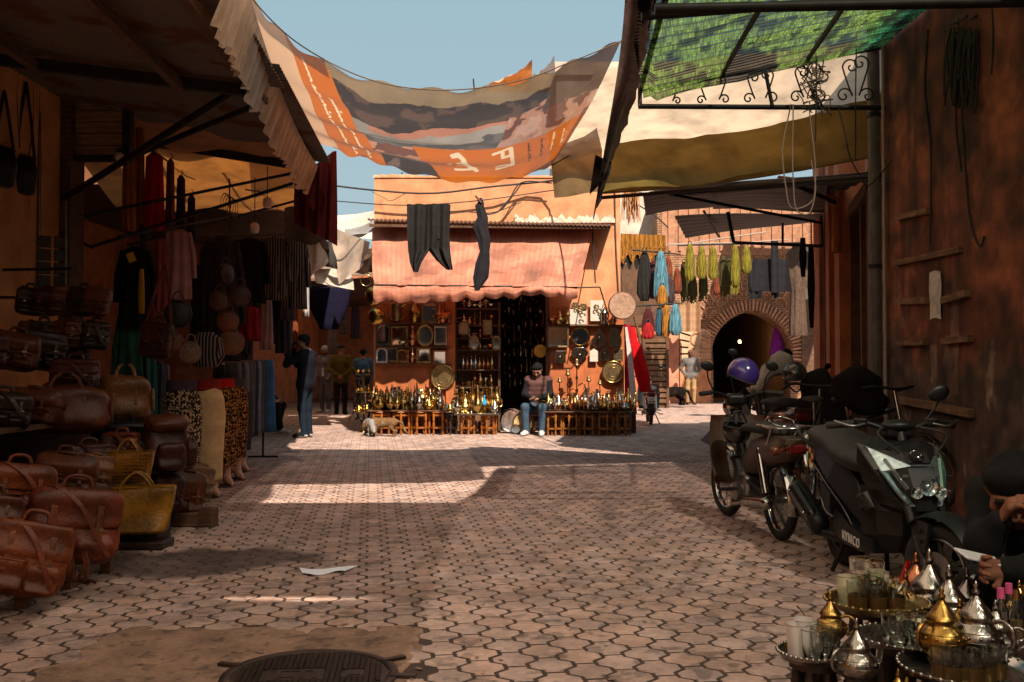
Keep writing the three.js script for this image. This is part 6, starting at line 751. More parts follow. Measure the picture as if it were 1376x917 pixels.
  part('side_stand', bar(V(.1, .2, -.1), V(.2, .01, -.05), .012), MT.iron, t); part('centre_stand', [bar(V(-.12, .18, -.32), V(-.16, .01, -.4), .014), bar(V(.12, .18, -.32), V(.16, .01, -.4), .014), bar(V(-.12, .17, -.325), V(.12, .17, -.325), .014)], MT.iron, t);
}
// small mopeds
function moped(label, pos, rot, o) {
  const t = thing('moped', label, 'moped', pos); t.rotation.y = rot; const R = o.R || .28, rr_ = .034, wb = .58;
  wheel(t, V(0, R, -wb), R, rr_, { spokes: true, name: 'rear_wheel' }); wheel(t, V(0, R, wb), R, rr_, { spokes: true, name: 'front_wheel', steer: o.steer || 0 });
  part('frame', [tube([V(0, .85, .38), V(0, .55, .24), V(0, .42, .0), V(0, .5, -.3), V(0, .58, -.55)], .03, 30, 8), bar(V(-.06, R, -wb), V(-.06, .36, -.05), .018), bar(V(.06, R, -wb), V(.06, .36, -.05), .018), bar(V(-.07, .62, -.45), V(-.08, R, -wb), .022), bar(V(.07, .62, -.45), V(.08, R, -wb), .022)], o.frame || MT.iron, t);
  part('shock_absorber', [bar(V(-.1, .62, -.44), V(-.1, R + .04, -wb), .026, 10), bar(V(.1, .62, -.44), V(.1, R + .04, -wb), .026, 10)], MT.chrome, t);
  part('fork', [bar(V(-.06, R, wb), V(-.05, .8, .4), .02), bar(V(.06, R, wb), V(.05, .8, .4), .02)], MT.alloy, t);
  part('rear_mudguard', mudguard(V(0, R, -wb), R + .035, .06, PI * .4, PI * 1.08), o.guard || MT.chrome, t); part('front_mudguard', mudguard(V(0, R, wb), R + .03, .055, PI * .1, PI * .75), o.guard || MT.chrome, t);
  part('engine', [rbox(.18, .2, .26, .04, 0, .3, .02), bar(V(-.13, .27, 0), V(.13, .27, 0), .07, 14), ...Array.from({ length: 5 }, (_, i) => box(.12, .14, .008, 0, .32, .16 + i * .016))], MT.alloy, t);
  part('muffler', [along(new THREE.CapsuleGeometry(.045, .42, 5, 14), V(.15, .24, -.35), V(.16, .28, -.75)), tube([V(.06, .26, .14), V(.14, .18, .05), V(.15, .23, -.3)], .016, 20, 8)], o.pipe || MT.chrome, t);
  const hx = (z, y0, y1, w) => [V(-w * .6, y0, z), V(-w, (y0 + y1) / 2, z), V(-w * .6, y1, z), V(w * .6, y1, z), V(w, (y0 + y1) / 2, z), V(w * .6, y0, z)];
  part('tail_body', loft([hx(-.86, .66, .72, .04), hx(-.78, .56, .73, .1), hx(-.5, .5, .72, .12), hx(-.2, .42, .66, .12), hx(.0, .4, .56, .08)]), o.body, t);
  part('seat', loft([[-.62, .74, .07, .02], [-.56, .755, .13, .045], [-.3, .76, .14, .045], [-.1, .75, .12, .04], [-.02, .73, .06, .02]].map(([z, y, w, h]) => Array.from({ length: 12 }, (_, i) => { const a = i / 12 * 2 * PI; return V(cos(a) * w, y + sin(a) * h, z); }))), MT.rubber, t);
  if (o.rack) { const g = [], y = .79; g.push(tube([V(-.13, y, -.5), V(-.14, y, -.9), V(.14, y, -.9), V(.13, y, -.5)], .009, 40, 6)); for (let i = 0; i < 5; i++) g.push(bar(V(-.1 + i * .05, y, -.52), V(-.1 + i * .05, y, -.9), .006, 6)); g.push(tor(.085, .008, 24, 6).rotateX(PI / 2 - .35).translate(0, y + .03, -.62), bar(V(-.1, y, -.7), V(-.09, .62, -.55), .008), bar(V(.1, y, -.7), V(.09, .62, -.55), .008), bar(V(-.13, y, -.75), V(.13, y, -.75), .007)); part('luggage_rack', g, MT.chrome, t); }
  const tl = part('tail_light', rbox(.13, .07, .06, .02, 0, .65, -.88), mat([.10, .008, .007], { roughness: .15 }), t); part('tail_bracket', rbox(.15, .05, .1, .01, 0, .70, -.84), o.body, tl);
  for (const s of [-1, 1]) { part('indicator', [sph(.034, s * .14, .64, -.86), bar(V(s * .05, .65, -.84), V(s * .12, .64, -.86), .01)], mat(o.ind || [.12, .03, .012], { roughness: .2 }), t); part('grip', bar(V(s * .22, 1.0, .28), V(s * .33, .99, .2), .019, 10), MT.rubber, t); part('foot_peg', bar(V(s * .08, .28, .05), V(s * .24, .28, .03), .014), MT.rubber, t); part('leg_guard', patch((u, v) => V(s * lerp(.05, .21, u) + s * .03 * sin(v * 3), lerp(.3, .82, v), .3 + .1 * (v) - .08 * u * u), 8, 10), o.shield || o.body, t); mirrorStalk(t, V(s * .2, 1.0, .27), V(s * .26, 1.18, .26), .05); }
  part('handlebar', [tube([V(-.33, .99, .2), V(-.2, 1.0, .29), V(0, .95, .34), V(.2, 1.0, .29), V(.33, .99, .2)], .012, 30, 8), rbox(.16, .1, .12, .04, 0, .94, .36)], MT.blackpl, t); part('headlamp', [new THREE.SphereGeometry(.08, 16, 12).scale(1, 1, .7).translate(0, .88, .44)], MT.chrome, t);
  if (o.plate) { const pl = part('number_plate', rbox(.17, .13, .006, .004, 0, .52, -.90), mat([.62, .6, .57], { roughness: .5 }), t); part('plate_digits', [txt(o.plate[0], .036, .002).rotateY(PI).translate(0, .545, -.9045), txt(o.plate[1], .036, .002).rotateY(PI).translate(0, .49, -.9045)], MT.dark, pl); part('plate_bracket', [box(.1, .2, .02, 0, .58, -.88)], MT.blackpl, t); }
  part('kick_stand', [bar(V(-.1, .25, -.12), V(-.2, .01, -.2), .012), box(.06, .01, .03, -.21, .008, -.2)], MT.iron, t); part('chain_guard', beam(V(-.09, .3, .02), V(-.09, .3, -.55), .02, .07), MT.iron, t); part('pedal', [bar(V(-.09, .27, -.02), V(-.24, .2, .02), .01), box(.09, .02, .05, -.25, .2, .02)], MT.iron, t);
  return t; }
const beige = mat([.20, .135, .09], { tex: T.rust, uvs: 2, roughness: .5 }), maroonP = mat([.045, .012, .012], { roughness: .25, clearcoat: .5 });
{
  const A = moped('worn beige moped with chrome luggage rack and purple helmet on its bars', V(1.80, 0, -7.5), PI + .10, { body: beige, shield: beige, rack: true, steer: .1 });
  moped('dark maroon moped with white number plate behind the beige moped', V(2.66, 0, -10.3), PI + .06, { body: maroonP, shield: MT.blackpl, guard: MT.blackpl, plate: ['A 6', '189051'], R: .29 }).scale.setScalar(1.12);
  moped('black moped with shrouded headlamp parked beyond the maroon moped', V(3.55, 0, -12.4), .35, { body: MT.blackgl, shield: MT.blackpl, guard: MT.blackpl, R: .27 });
  moped('dark red moped with number plate beside the rolled rug', V(XW(868, 21.6), 0, -21.1), PI - .08, { body: mat([.10, .012, .012], { roughness: .3 }), shield: MT.blackpl, guard: MT.iron, plate: ['A 6', '48190'], R: .29 });
  const hel = (name, label, c, pos, rot, r = .13) => { const t = thing(name, label, 'helmet', pos); t.rotation.set(...rot); part('shell', new THREE.SphereGeometry(r, 26, 18, 0, 2 * PI, 0, PI * .62).scale(.95, 1, 1.1), mat(c, { roughness: .22, clearcoat: .7, clearcoatRoughness: .1 }), t); part('trim', tor(r * .93, .008, 30, 6).rotateX(PI / 2).scale(.95, 1, 1.1).translate(0, -r * .36, 0), MT.rubber, t); part('strap', tube([V(-r * .9, -r * .3, 0), V(0, -r * 1.4, .02), V(r * .9, -r * .3, 0)], .008, 16, 5), MT.rubber, t); return t; };
  hel('purple_helmet', 'glossy purple helmet resting on the beige moped bars', [.045, .028, .19], P(999, 502, 7.95), [.35, .4, -.35], .125);
  hel('black_helmet', 'black open helmet hanging from the beige moped handlebar', [.012, .012, .012], P(990, 578, 7.6), [.2, .3, PI], .11);
  hel('grey_helmet', 'small black helmet on the bars of the maroon moped', [.03, .028, .028], P(1068, 503, 9.4), [.1, 0, .1], .12);
  solo('scarf_bundle', 'crumpled pale scarf bundled on the maroon moped bars', 'scarf', sdf([[V(-.1, 0, 0), V(.06, .08, 0), .07, .09], [V(.05, .06, 0), V(.12, -.04, .02), .08, .06], [V(-.12, -.04, 0), V(-.2, -.16, .02), .06, .05], [V(0, .1, 0), V(.02, .13, 0), .08, .06]], .012, .02), cloth([.42, .37, .35]), P(1046, 498, 9.6)).geometry.deleteAttribute('color');
  solo('leg_apron', 'black rubber leg apron hanging beside the beige moped front wheel', 'apron', patch((u, v) => { const a = P(998, 534, 8.2).lerp(P(1010, 556, 8.0), u), b = P(941, 592, 8.4).lerp(P(978, 612, 8.1), u); const p = a.lerp(b, v); p.z += .1 * sin(u * PI) * v; return p; }, 14, 14), mat([.014, .013, .013], { roughness: .5 }));
  solo('bike_cover', 'black padded cover draped over the moped nearest the shop row', 'cover', sdf([[V(0, 0, 0), V(.1, -.35, .05), .16, .2], [V(-.1, -.25, 0), V(.22, -.5, 0), .14, .16], [V(0, .05, 0), V(.05, .12, 0), .1, .06]], .02, .05), cloth([.018, .013, .013]), P(1098, 520, 9.6)).geometry.deleteAttribute('color');
}
// bicycles
function bicycle(label, pos, rot, fr) { const t = thing('bicycle', label, 'bicycle', pos); t.rotation.y = rot; const R = .33; wheel(t, V(0, R, -.52), R, .02, { spokes: true, name: 'rear_wheel' }); wheel(t, V(0, R, .52), R, .02, { spokes: true, name: 'front_wheel', steer: .3 });
  part('frame', [bar(V(0, .3, -.02), V(0, .78, -.16), .016), bar(V(0, .3, -.02), V(0, .8, .34), .018), bar(V(0, .72, -.14), V(0, .86, .33), .016), bar(V(-.04, R, -.52), V(-.02, .3, -.02), .01), bar(V(.04, R, -.52), V(.02, .3, -.02), .01), bar(V(-.03, R, -.52), V(0, .74, -.15), .009), bar(V(.03, R, -.52), V(0, .74, -.15), .009)], fr, t);
  part('fork', [bar(V(-.05, R, .52), V(-.03, .72, .38), .012), bar(V(.05, R, .52), V(.03, .72, .38), .012), bar(V(0, .7, .38), V(0, 1.0, .31), .016)], MT.chrome, t); part('mudguard', [mudguard(V(0, R, -.52), R + .03, .035, PI * .35, PI * 1.1)], MT.chrome, t); part('mudguard', [mudguard(V(0, R, .52), R + .03, .035, PI * .1, PI * .8)], MT.chrome, t);
  part('handlebar', [tube([V(-.3, 1.0, .1), V(-.24, 1.04, .3), V(0, 1.02, .33), V(.24, 1.04, .3), V(.3, 1.0, .1)], .011, 30, 8)], MT.iron, t); part('grip', bar(V(-.3, 1.0, .08), V(-.28, 1.02, .18), .017), MT.rubber, t); part('grip', bar(V(.3, 1.0, .08), V(.28, 1.02, .18), .017), MT.rubber, t);
  part('saddle', loft([[-.32, .9, .03, .01], [-.28, .92, .1, .03], [-.16, .92, .08, .03], [0, .91, .025, .02], [.02, .9, .01, .01]].map(([z, y, w, h]) => Array.from({ length: 10 }, (_, i) => { const a = i / 10 * 2 * PI; return V(cos(a) * w, y + sin(a) * h, z); }))), MT.rubber, t); part('seat_post', bar(V(0, .7, -.15), V(0, .9, -.2), .013), MT.chrome, t); part('crank', [bar(V(.06, .3, -.02), V(.08, .46, .04), .01), bar(V(-.06, .3, -.02), V(-.08, .14, -.08), .01), tor(.09, .006).rotateY(PI / 2).translate(.05, .3, -.02)], MT.chrome, t); part('kick_stand', bar(V(-.05, .3, -.2), V(-.2, .01, -.28), .01), MT.iron, t); return t; }
bicycle('old bicycle with chrome mudguards leaning by the roller shutter', V(2.95, 0, -8.35), .5, MT.iron);
bicycle('black bicycle with chrome mudguards standing against the drain pipe', V(2.72, 0, -8.9), PI - .4, MT.iron);
bicycle('dark bicycle parked between the lane men and the brass stall', V(XW(484, 22), 0, -22), .3, MT.iron);
solo('saddle_cover', 'limp black cloth thrown over the bicycle handlebar by the shutter', 'cover', sock([[0, .05, .05], [-.1, .2, .1], [-.28, .22, .08, .05], [-.4, .1, .05, .1]], { folds: 5 }), cloth([.014, .01, .01]), P(1152, 492, 8.1));

// ---------- leather bags ----------
const lea = (c, o = {}) => mat(c, { tex: T.leather, uvs: 2.2, roughness: .42, bump: .004, specularIntensity: .8, ...o });
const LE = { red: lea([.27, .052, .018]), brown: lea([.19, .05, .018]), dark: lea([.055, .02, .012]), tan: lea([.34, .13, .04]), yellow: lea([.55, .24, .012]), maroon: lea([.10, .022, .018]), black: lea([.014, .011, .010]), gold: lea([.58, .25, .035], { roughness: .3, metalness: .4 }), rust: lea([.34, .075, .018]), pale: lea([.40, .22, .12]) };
function soft(w, h, d, { p = 4.5, amp = .02, sd = 1, top = 1, sag = .08, n = 34 } = {}) { const g = new THREE.SphereGeometry(1, n, floor(n * .7)), q = g.attributes.position; for (let i = 0; i < q.count; i++) { let x = q.getX(i), y = q.getY(i), z = q.getZ(i); const k = Math.pow(Math.pow(abs(x), p) + Math.pow(abs(y), p) + Math.pow(abs(z), p), -1 / p); x *= k; y *= k; z *= k; const t = (y + 1) / 2, wd = lerp(1 + sag, top, t); const f = 1 + amp * 6 * (fbm(x * 2 + sd * 7, y * 2.2 + z * 2 + sd, 3) - .5); q.setXYZ(i, x * w / 2 * wd * f, (y * f) * h / 2 + h / 2, z * d / 2 * lerp(1 + sag, top, t * t) * f + amp * .6 * sin(y * 4 + sd)); } const m = mergeVertices((g.deleteAttribute('uv'), g.deleteAttribute('normal'), g)); m.computeVertexNormals(); return m; }
const strapG = (pts, w = .02, th = .004) => { const c = new THREE.CatmullRomCurve3(pts), n = pts.length * 6; return loft(Array.from({ length: n + 1 }, (_, i) => { const p = c.getPoint(i / n), tg = c.getTangent(i / n), s = V(1, 0, 0).addScaledVector(tg, -tg.x); if (s.length() < .2) s.set(0, 0, 1); s.normalize().multiplyScalar(w / 2); const nn = tg.clone().cross(s).normalize().multiplyScalar(th / 2); return [p.clone().add(s).add(nn), p.clone().sub(s).add(nn), p.clone().sub(s).sub(nn), p.clone().add(s).sub(nn)]; })); };
function satchel(name, label, m, pos, rot, w, h, d, o = {}) { const t = thing(name, label, 'bag', pos, o.group); const sd = o.sd || (w * 77 % 9); t.rotation.set(o.rx ?? -.1 - .12 * hash(sd | 0, 3), rot + .5 * (hash(sd | 0, 5) - .5), o.rz ?? .34 * (hash(sd | 0, 9) - .5));
  part('body', soft(w, h, d, { sd, amp: o.amp || .02 }), m, t);
  part('flap', soft(w * 1.02, h * .55, d * 1.06, { sd: sd + 2, p: 6, amp: .015 }).translate(0, h * .47, .008), m, t);
  const pk = part('front_pocket', soft(w * .42, h * .42, d * .3, { sd: sd + 3, p: 6 }).translate(-w * .22, h * .06, d * .5), m, t); part('pocket_flap', soft(w * .43, h * .16, d * .32, { sd: sd + 5, p: 6 }).translate(-w * .22, h * .36, d * .5), m, pk);
  part('front_pocket', soft(w * .40, h * .40, d * .3, { sd: sd + 4, p: 6 }).translate(w * .23, h * .06, d * .5), m, t);
  for (const s of [-1, 1]) { const st = part('strap', strapG([V(s * w * .26, h * 1.0, d * .3), V(s * w * .26, h * .8, d * .585), V(s * w * .26, h * .45, d * .64), V(s * w * .27, h * .3, d * .66)], w * .07), o.strap || m, t); part('buckle', [box(w * .1, h * .05, .006, s * w * .26, h * .46, d * .66)], MT.oldbrass, st); }
  const lie = hash(sd | 0, 21) > .45; part('handle', tube([V(-w * .18, h * .98, 0), V(-w * .12, h * (lie ? 1.03 : 1.16), lie ? d * .4 : 0), V(w * .12, h * (lie ? 1.02 : 1.16), lie ? d * .45 : 0), V(w * .18, h * .98, 0)], .011, 20, 8), m, t); if (hash(sd | 0, 31) > .5) part('shoulder_strap', strapG([V(-w * .5, h * .75, 0), V(-w * .3, h * 1.02, d * .4), V(0, h * .8, d * .75), V(w * .25, h * .35, d * .8), V(w * .4, h * .1, d * .7)], .024), m, t); return t; }
function tote(name, label, m, pos, rot, w, h, d, o = {}) { const t = thing(name, label, 'bag', pos, o.group); t.rotation.set(0, rot, o.rz || 0); part('body', loft(Array.from({ length: 12 }, (_, j) => { const v = j / 11, ww = lerp(w * .74, w, Math.pow(v, .6)) / 2, dd = lerp(d, d * .6, v) / 2; return Array.from({ length: 40 }, (_, i) => { const a = i / 40 * 2 * PI, p = 5, k = Math.pow(Math.pow(abs(cos(a)), p) + Math.pow(abs(sin(a)), p), -1 / p), n = 1 + .05 * (fbm(cos(a) * 2 + 4, v * 3 + sin(a), 3) - .5); return V(cos(a) * k * ww * n, v * h - .02 * h * cos(a * 2) * v, sin(a) * k * dd * n + .01 * sin(v * 6 + a * 2)); }); })), m, t);
  for (const z of [1, -1]) part('handle', [tube([V(-w * .2, h * .78, z * d * .36), V(-w * .18, h * 1.05, z * d * .3), V(0, h * (1.3), z * d * .2), V(w * .18, h * 1.05, z * d * .3), V(w * .2, h * .78, z * d * .36)], .009, 30, 8), box(w * .07, h * .12, .006, -w * .2, h * .76, z * d * .385), box(w * .07, h * .12, .006, w * .2, h * .76, z * d * .385)], m, t);
  part('seam', [tube(Array.from({ length: 9 }, (_, i) => V((i / 8 - .5) * w * .98, h * .985, d * .33)), .004, 20, 5)], m, t); return t; }
function duffel(name, label, m, pos, rot, w, h, d, o = {}) { const t = thing(name, label, 'bag', pos, o.group); t.rotation.set(0, rot, o.rz || 0); part('body', soft(w, h, d, { p: 3.2, amp: .03, sd: w * 31 % 7 }), m, t); for (const z of [1, -1]) part('handle', strapG([V(-w * .2, h * .2, z * d * .5), V(-w * .2, h * .8, z * d * .42), V(-w * .1, h * 1.2, z * d * .15), V(w * .1, h * 1.2, z * d * .15), V(w * .2, h * .8, z * d * .42), V(w * .2, h * .2, z * d * .5)], .022), m, t); part('zip', strapG([V(-w * .42, h * .95, 0), V(0, h * 1.0, 0), V(w * .42, h * .95, 0)], .03), MT.dark, t); part('end_patch', [soft(.03, h * .5, d * .6, { p: 3 }).translate(w * .52, h * .2, 0), soft(.03, h * .5, d * .6, { p: 3 }).translate(-w * .52, h * .2, 0)], m, t); return t; }
function roundbag(label, m, pos, r, ry = 0, group) { const t = thing('round_bag', label, 'bag', pos, group); t.rotation.y = ry; part('disc', [lathe([[0, -.045], [r * .8, -.04], [r * .97, -.025], [r, 0], [r * .97, .025], [r * .8, .04], [0, .045]], 28).rotateX(PI / 2)], m, t); for (const z of [.026, -.026]) part('piping', tor(r * .97, .006, 32, 6).translate(0, 0, z), m, t); part('strap', tube([V(-r * .5, r * .85, 0), V(-.03, r * 1.5, 0), V(.0, r * 1.7, 0), V(.03, r * 1.5, 0), V(r * .5, r * .85, 0)], .006, 20, 5), m, t); return t; }
{
  // stepped rack
  const rk = thing('stepped_rack', 'stepped dark wooden rack carrying the heaps of leather bags', 'rack', [0, 0, 0]);
  const tier = (x0, x1, y, d0, d1) => { part('tier', bx(x0, x1, y - .03, y, -d1, -d0), MT.oldwood, rk); part('riser', bx(x0 + .02, x0 + .05, 0.002, y - .03, -d1, -d0), MT.oldwood, rk); };
  tier(-3.1, -2.62, .42, 4.2, 8.3); tier(-3.6, -3.1, .82, 4.2, 8.6);
  const pl = thing('low_pallet', 'low slatted wooden pallet under the front row of bags', 'pallet', [0, 0, 0]); const pa = Gp(146, 768), pb = Gp(-40, 846);
  for (let i = 0; i < 4; i++) { const o = V(-.19 * i, 0, .02 * i); part('slat', beam(pa.clone().add(o).setY(.17), pb.clone().add(o).setY(.17), .07, .022), MT.wood, pl); } for (const t of [.02, .35, .68]) { const q = pa.clone().lerp(pb, t); part('leg', bx(q.x - .03, q.x + .03, 0, .155, q.z - .03, q.z + .03), MT.wood, pl); part('cross_rail', beam(q.clone().setY(.12), q.clone().add(V(-.62, .12, .06)), .03, .05), MT.oldwood, pl); }
  const at = (px, py, d) => P(px, py, d);
  const S = (n, l, m, px, pyBottom, d, wpx, hpx, dep, rot, o) => satchel(n, l, m, at(px, pyBottom, d), rot, wpx * d / F, hpx * d / F * .88, dep, o);
  S('leather_satchel', 'large red brown leather satchel at the open end of the low pallet', LE.rust, 22, 800, 4.85, 100, 108, .13, .75, { sd: 2 });
  S('leather_satchel', 'broad red brown satchel with twin front pockets on the low pallet', LE.red, 92, 758, 5.45, 112, 112, .15, .7, { sd: 4, strap: LE.rust });
  S('leather_satchel', 'brown satchel with bright clasp lying behind the pallet row', LE.rust, 20, 694, 5.55, 86, 78, .14, .5, { sd: 5 });
  S('leather_satchel', 'shadowed brown satchel wedged above the twin pocket satchel', LE.brown, 84, 668, 6.1, 74, 64, .16, .5, { sd: 6 });
  S('leather_satchel', 'small tan satchel beside the woven gold handbag', LE.tan, 120, 662, 6.5, 46, 56, .1, .4, { sd: 7 });
  S('leather_satchel', 'dark satchel slung over the pallet end', LE.brown, -30, 745, 5.0, 80, 90, .14, .7, { sd: 8 });
  tote('yellow_tote', 'mustard yellow leather tote standing on the paving', LE.yellow, at(183, 716, 6.62), .22, 100 * 6.6 / F, 62 * 6.6 / F, .2);
  solo('tote_plinth', 'low dark plinth under the mustard yellow tote', 'plinth', rbox(.42, .05, .24, .01, 0, 0, 0), MT.darkwood, at(184, 723, 6.65).setY(.027));
  { const t = tote('woven_handbag', 'gold woven leather handbag on top of the mustard tote', LE.gold, at(172, 658, 6.72), .12, 66 * 6.7 / F, 52 * 6.7 / F, .1); const w = 60 * 6.7 / F, h = 46 * 6.7 / F, g = []; for (let i = 0; i < 13; i++) for (let j = 0; j < 10; j++) g.push(rbox(w / 15, h / 16, .008, .003, (i - 6) * w / 13.6 * lerp(.8, 1, j / 9), h * .07 + j * h / 10.6, .052 - .014 * j / 9, 1).rotateZ(0)); part('woven_front', g, LE.gold, t); }
  solo('bag_block', 'dark crate lifting the gold woven handbag', 'crate', rbox(.5, .3, .25, .01, 0, .15, 0), MT.darkwood, at(172, 716, 6.95).setY(.0));
  S('small_handbag', 'small glossy brown handbag behind the woven gold handbag', LE.red, 163, 612, 7.15, 46, 34, .14, .3, { sd: 3 });
  { const t = thing('leather_backpack', 'maroon leather backpack with side pockets on the rack corner', 'backpack', at(222, 636, 7.3)); t.rotation.y = .6; part('body', soft(.30, .40, .2, { p: 3.4, amp: .03, sd: 3 }), LE.maroon, t); part('pocket', soft(.2, .2, .1, { p: 4, sd: 5 }).translate(0, .03, .12), LE.maroon, t); part('side_pocket', soft(.09, .2, .14, { p: 4, sd: 7 }).translate(.17, .05, .02), LE.maroon, t); part('top_loop', tube([V(-.05, .38, 0), V(0, .46, 0), V(.05, .38, 0)], .009, 14, 6), LE.maroon, t); part('lid', soft(.28, .13, .22, { p: 4, sd: 8 }).translate(0, .3, .02), LE.brown, t); }
  S('leather_satchel', 'dark red satchel just behind the mustard yellow tote', LE.maroon, 222, 688, 7.3, 40, 56, .12, .5, { sd: 5 });
  S('leather_satchel', 'brown satchel leaning on a pale rucksack near the mannequins', LE.brown, 244, 694, 7.6, 48, 66, .14, .9, { sd: 6 });
  S('leather_satchel', 'pale worn rucksack at the end of the bag row', LE.pale, 260, 676, 7.9, 36, 56, .14, .9, { sd: 9 });
  solo('bag_ledge', 'rough timber blocks under the end of the bag row', 'ledge', [rbox(.36, .1, .2, .01, 0, .05, 0), rbox(.12, .14, .12, .01, .24, .07, .05)], MT.oldwood, Gp(240, 706));
  duffel('leather_duffel', 'tan leather duffel shining on the middle tier', LE.tan, at(168, 566, 7.6), .35, 66 * 7.6 / F, 62 * 7.6 / F, .26);
  duffel('leather_duffel', 'big dark brown holdall on the upper tier', LE.brown, at(88, 584, 7.0), .4, 108 * 7 / F, 66 * 7 / F, .3);
  duffel('leather_duffel', 'black holdall crushed under the tan duffel', LE.black, at(165, 598, 7.5), .3, 70 * 7.5 / F, 34 * 7.5 / F, .26);
  S('embossed_bag', 'embossed dark red handbag on top of the dark holdall', LE.maroon, 100, 524, 7.1, 60, 46, .1, .35, { sd: 3 });
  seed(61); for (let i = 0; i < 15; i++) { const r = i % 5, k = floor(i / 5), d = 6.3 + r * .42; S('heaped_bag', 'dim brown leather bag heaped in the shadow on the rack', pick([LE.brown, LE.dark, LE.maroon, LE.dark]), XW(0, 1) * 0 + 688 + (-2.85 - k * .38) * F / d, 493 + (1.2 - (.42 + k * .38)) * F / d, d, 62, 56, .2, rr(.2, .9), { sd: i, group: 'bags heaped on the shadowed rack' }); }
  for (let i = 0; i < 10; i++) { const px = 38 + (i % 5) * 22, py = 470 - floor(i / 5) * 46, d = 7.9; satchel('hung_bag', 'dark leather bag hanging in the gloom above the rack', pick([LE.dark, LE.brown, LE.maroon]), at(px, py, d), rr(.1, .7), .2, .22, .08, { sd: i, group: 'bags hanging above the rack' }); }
  part('hanging_rail', [bar(V(-3.5, 1.98, -7.9), V(-4.1, 1.98, -8.0), .012), bar(V(-3.3, 1.75, -7.9), V(-4.1, 1.75, -7.9), .012)], MT.iron, rk);
  for (const [px, py, w, h, top, l] of [[33, 262, 32, 54, 108, 'black shoulder bag hanging on long straps against the orange wall'], [4, 252, 34, 56, 120, 'second black shoulder bag beside the pilaster wires']]) { const d = LX * F / (px - 688) - .08, t = thing('shoulder_bag', l, 'bag', at(px, py, d)); t.rotation.y = 1.2; part('body', soft(w * d / F, h * d / F, .1, { p: 4 }), LE.black, t); const H = (py - top) * d / F; part('strap', [strapG([V(-.1, h * d / F * .9, 0), V(-.05, H * .7, 0), V(0, H, 0)], .03), strapG([V(.1, h * d / F * .9, 0), V(.05, H * .7, 0), V(0, H, 0)], .03)], LE.black, t); }
  solo('wall_hook_rail', 'iron hook rail fixed high on the orange wall', 'rail', beam(P(0, 80, 8.05), P(66, 112, 8.95), .03, .04), MT.iron);
  for (const c of [[[28, 60], [22, 120], [26, 200]], [[54, 40], [52, 150], [50, 330], [48, 400]], [[0, 26], [20, 40], [40, 90], [44, 160], [36, 230]]]) solo('arcade_wire', 'thin dark wire running down the orange arcade wall', 'wire', tube(c.map(([x, y]) => P(x, y, LX * F / (x - 688) - .05)), .007, 30, 5), MT.cable, null, 'wires on the orange arcade wall');
  for (const [x, y0, y1] of [[54, 150, 440], [88, 270, 410]]) solo('hanging_rod', 'thin pale rod hanging before the arcade pilaster', 'rod', bar(P(x, y0, 8.3), P(x, y1, 8.3), .007), MT.steel, null, 'rods before the pilaster');
  { const t = thing('wallet_rack', 'row of dark stitched leather wallets hanging by the pilaster', 'wallets', P(70, 352, 8.3)); for (let r = 0; r < 4; r++) for (let c = 0; c < 2; c++) part('wallet', rbox(.11, .1, .02, .008, (c - .5) * .13, (1.5 - r) * .11, 0), LE.dark, t); t.rotation.y = .6; }
  // loose straps trailing from the pallet
  seed(63); for (let i = 0; i < 9; i++) { const px = 55 + rr(0, 62), p = P(px, 742 + (px < 80 ? 12 : 0), 5.3); solo('loose_strap', 'loose brown leather strap dangling off the low pallet', 'strap', strapG([p, p.clone().add(V(.03, -.07, .03)), p.clone().add(V(rr(0, .06), -.13, .05)), p.clone().add(V(rr(.02, .09), -rr(.14, .17), .04))], .018), pick([LE.brown, LE.rust]), null, 'loose straps off the pallet'); }
  // hanging bags by the clothes
  { const t = satchel('hanging_satchel', 'maroon flap satchel hanging on long straps before the clothes', LE.maroon, P(208, 482, 8.8), .15, 42 * 8.8 / F, 48 * 8.8 / F, .08, { sd: 4 }); part('long_strap', [strapG([V(-.12, .28, 0), V(-.06, .6, 0), V(0, .86, 0)], .025), strapG([V(.12, .28, 0), V(.06, .6, 0), V(0, .86, 0)], .025)], LE.red, t); }
  const rb = [[295, 405, 13, 'brown', 'on the left of the round bag cluster'], [322, 398, 14, 'maroon', 'beside the upper brown round bag'], [306, 432, 14, 'rust', 'in the middle of the cluster'], [311, 461, 16.5, 'tan', 'lowest and largest of the cluster'], [303, 368, 13, 'dark', 'at the top of the hanging cluster'], [256, 474, 14.5, 'pale', 'beside the maroon flap satchel'], [230, 462, 16, 'rust', 'half behind the maroon flap satchel'], [239, 422, 18, 'black', 'above the pale round bag']];
  rb.forEach(([x, y, r, m, l], i) => roundbag(`round ${({ brown: 'brown', maroon: 'dark maroon', rust: 'russet', tan: 'glossy tan', dark: 'dark brown', pale: 'pale tan', black: 'black' })[m]} leather bag ${l}`, LE[m], P(x, y, i < 5 ? 10 : 9), r * (i < 5 ? 10 : 9) / F, i === 4 ? 1.1 : .2));
  solo('bag_chain', 'thin cord chain holding the cluster of round bags', 'cord', tube([P(308, 240, 10.05), P(309, 300, 10.05), P(308, 380, 10.05), P(310, 450, 10.05)], .008, 20, 5), MT.cable);
  for (let i = 0; i < 5; i++) solo('necklace_loop', 'loop of thin beads hanging over the clothes rail', 'necklace', tor(.07, .005, 20, 5).scale(.6, 1.3, 1), MT.oldbrass, P(302 + i * 3, 272 + i * 2, 10 + i * .03), 'bead loops over the rail');
}
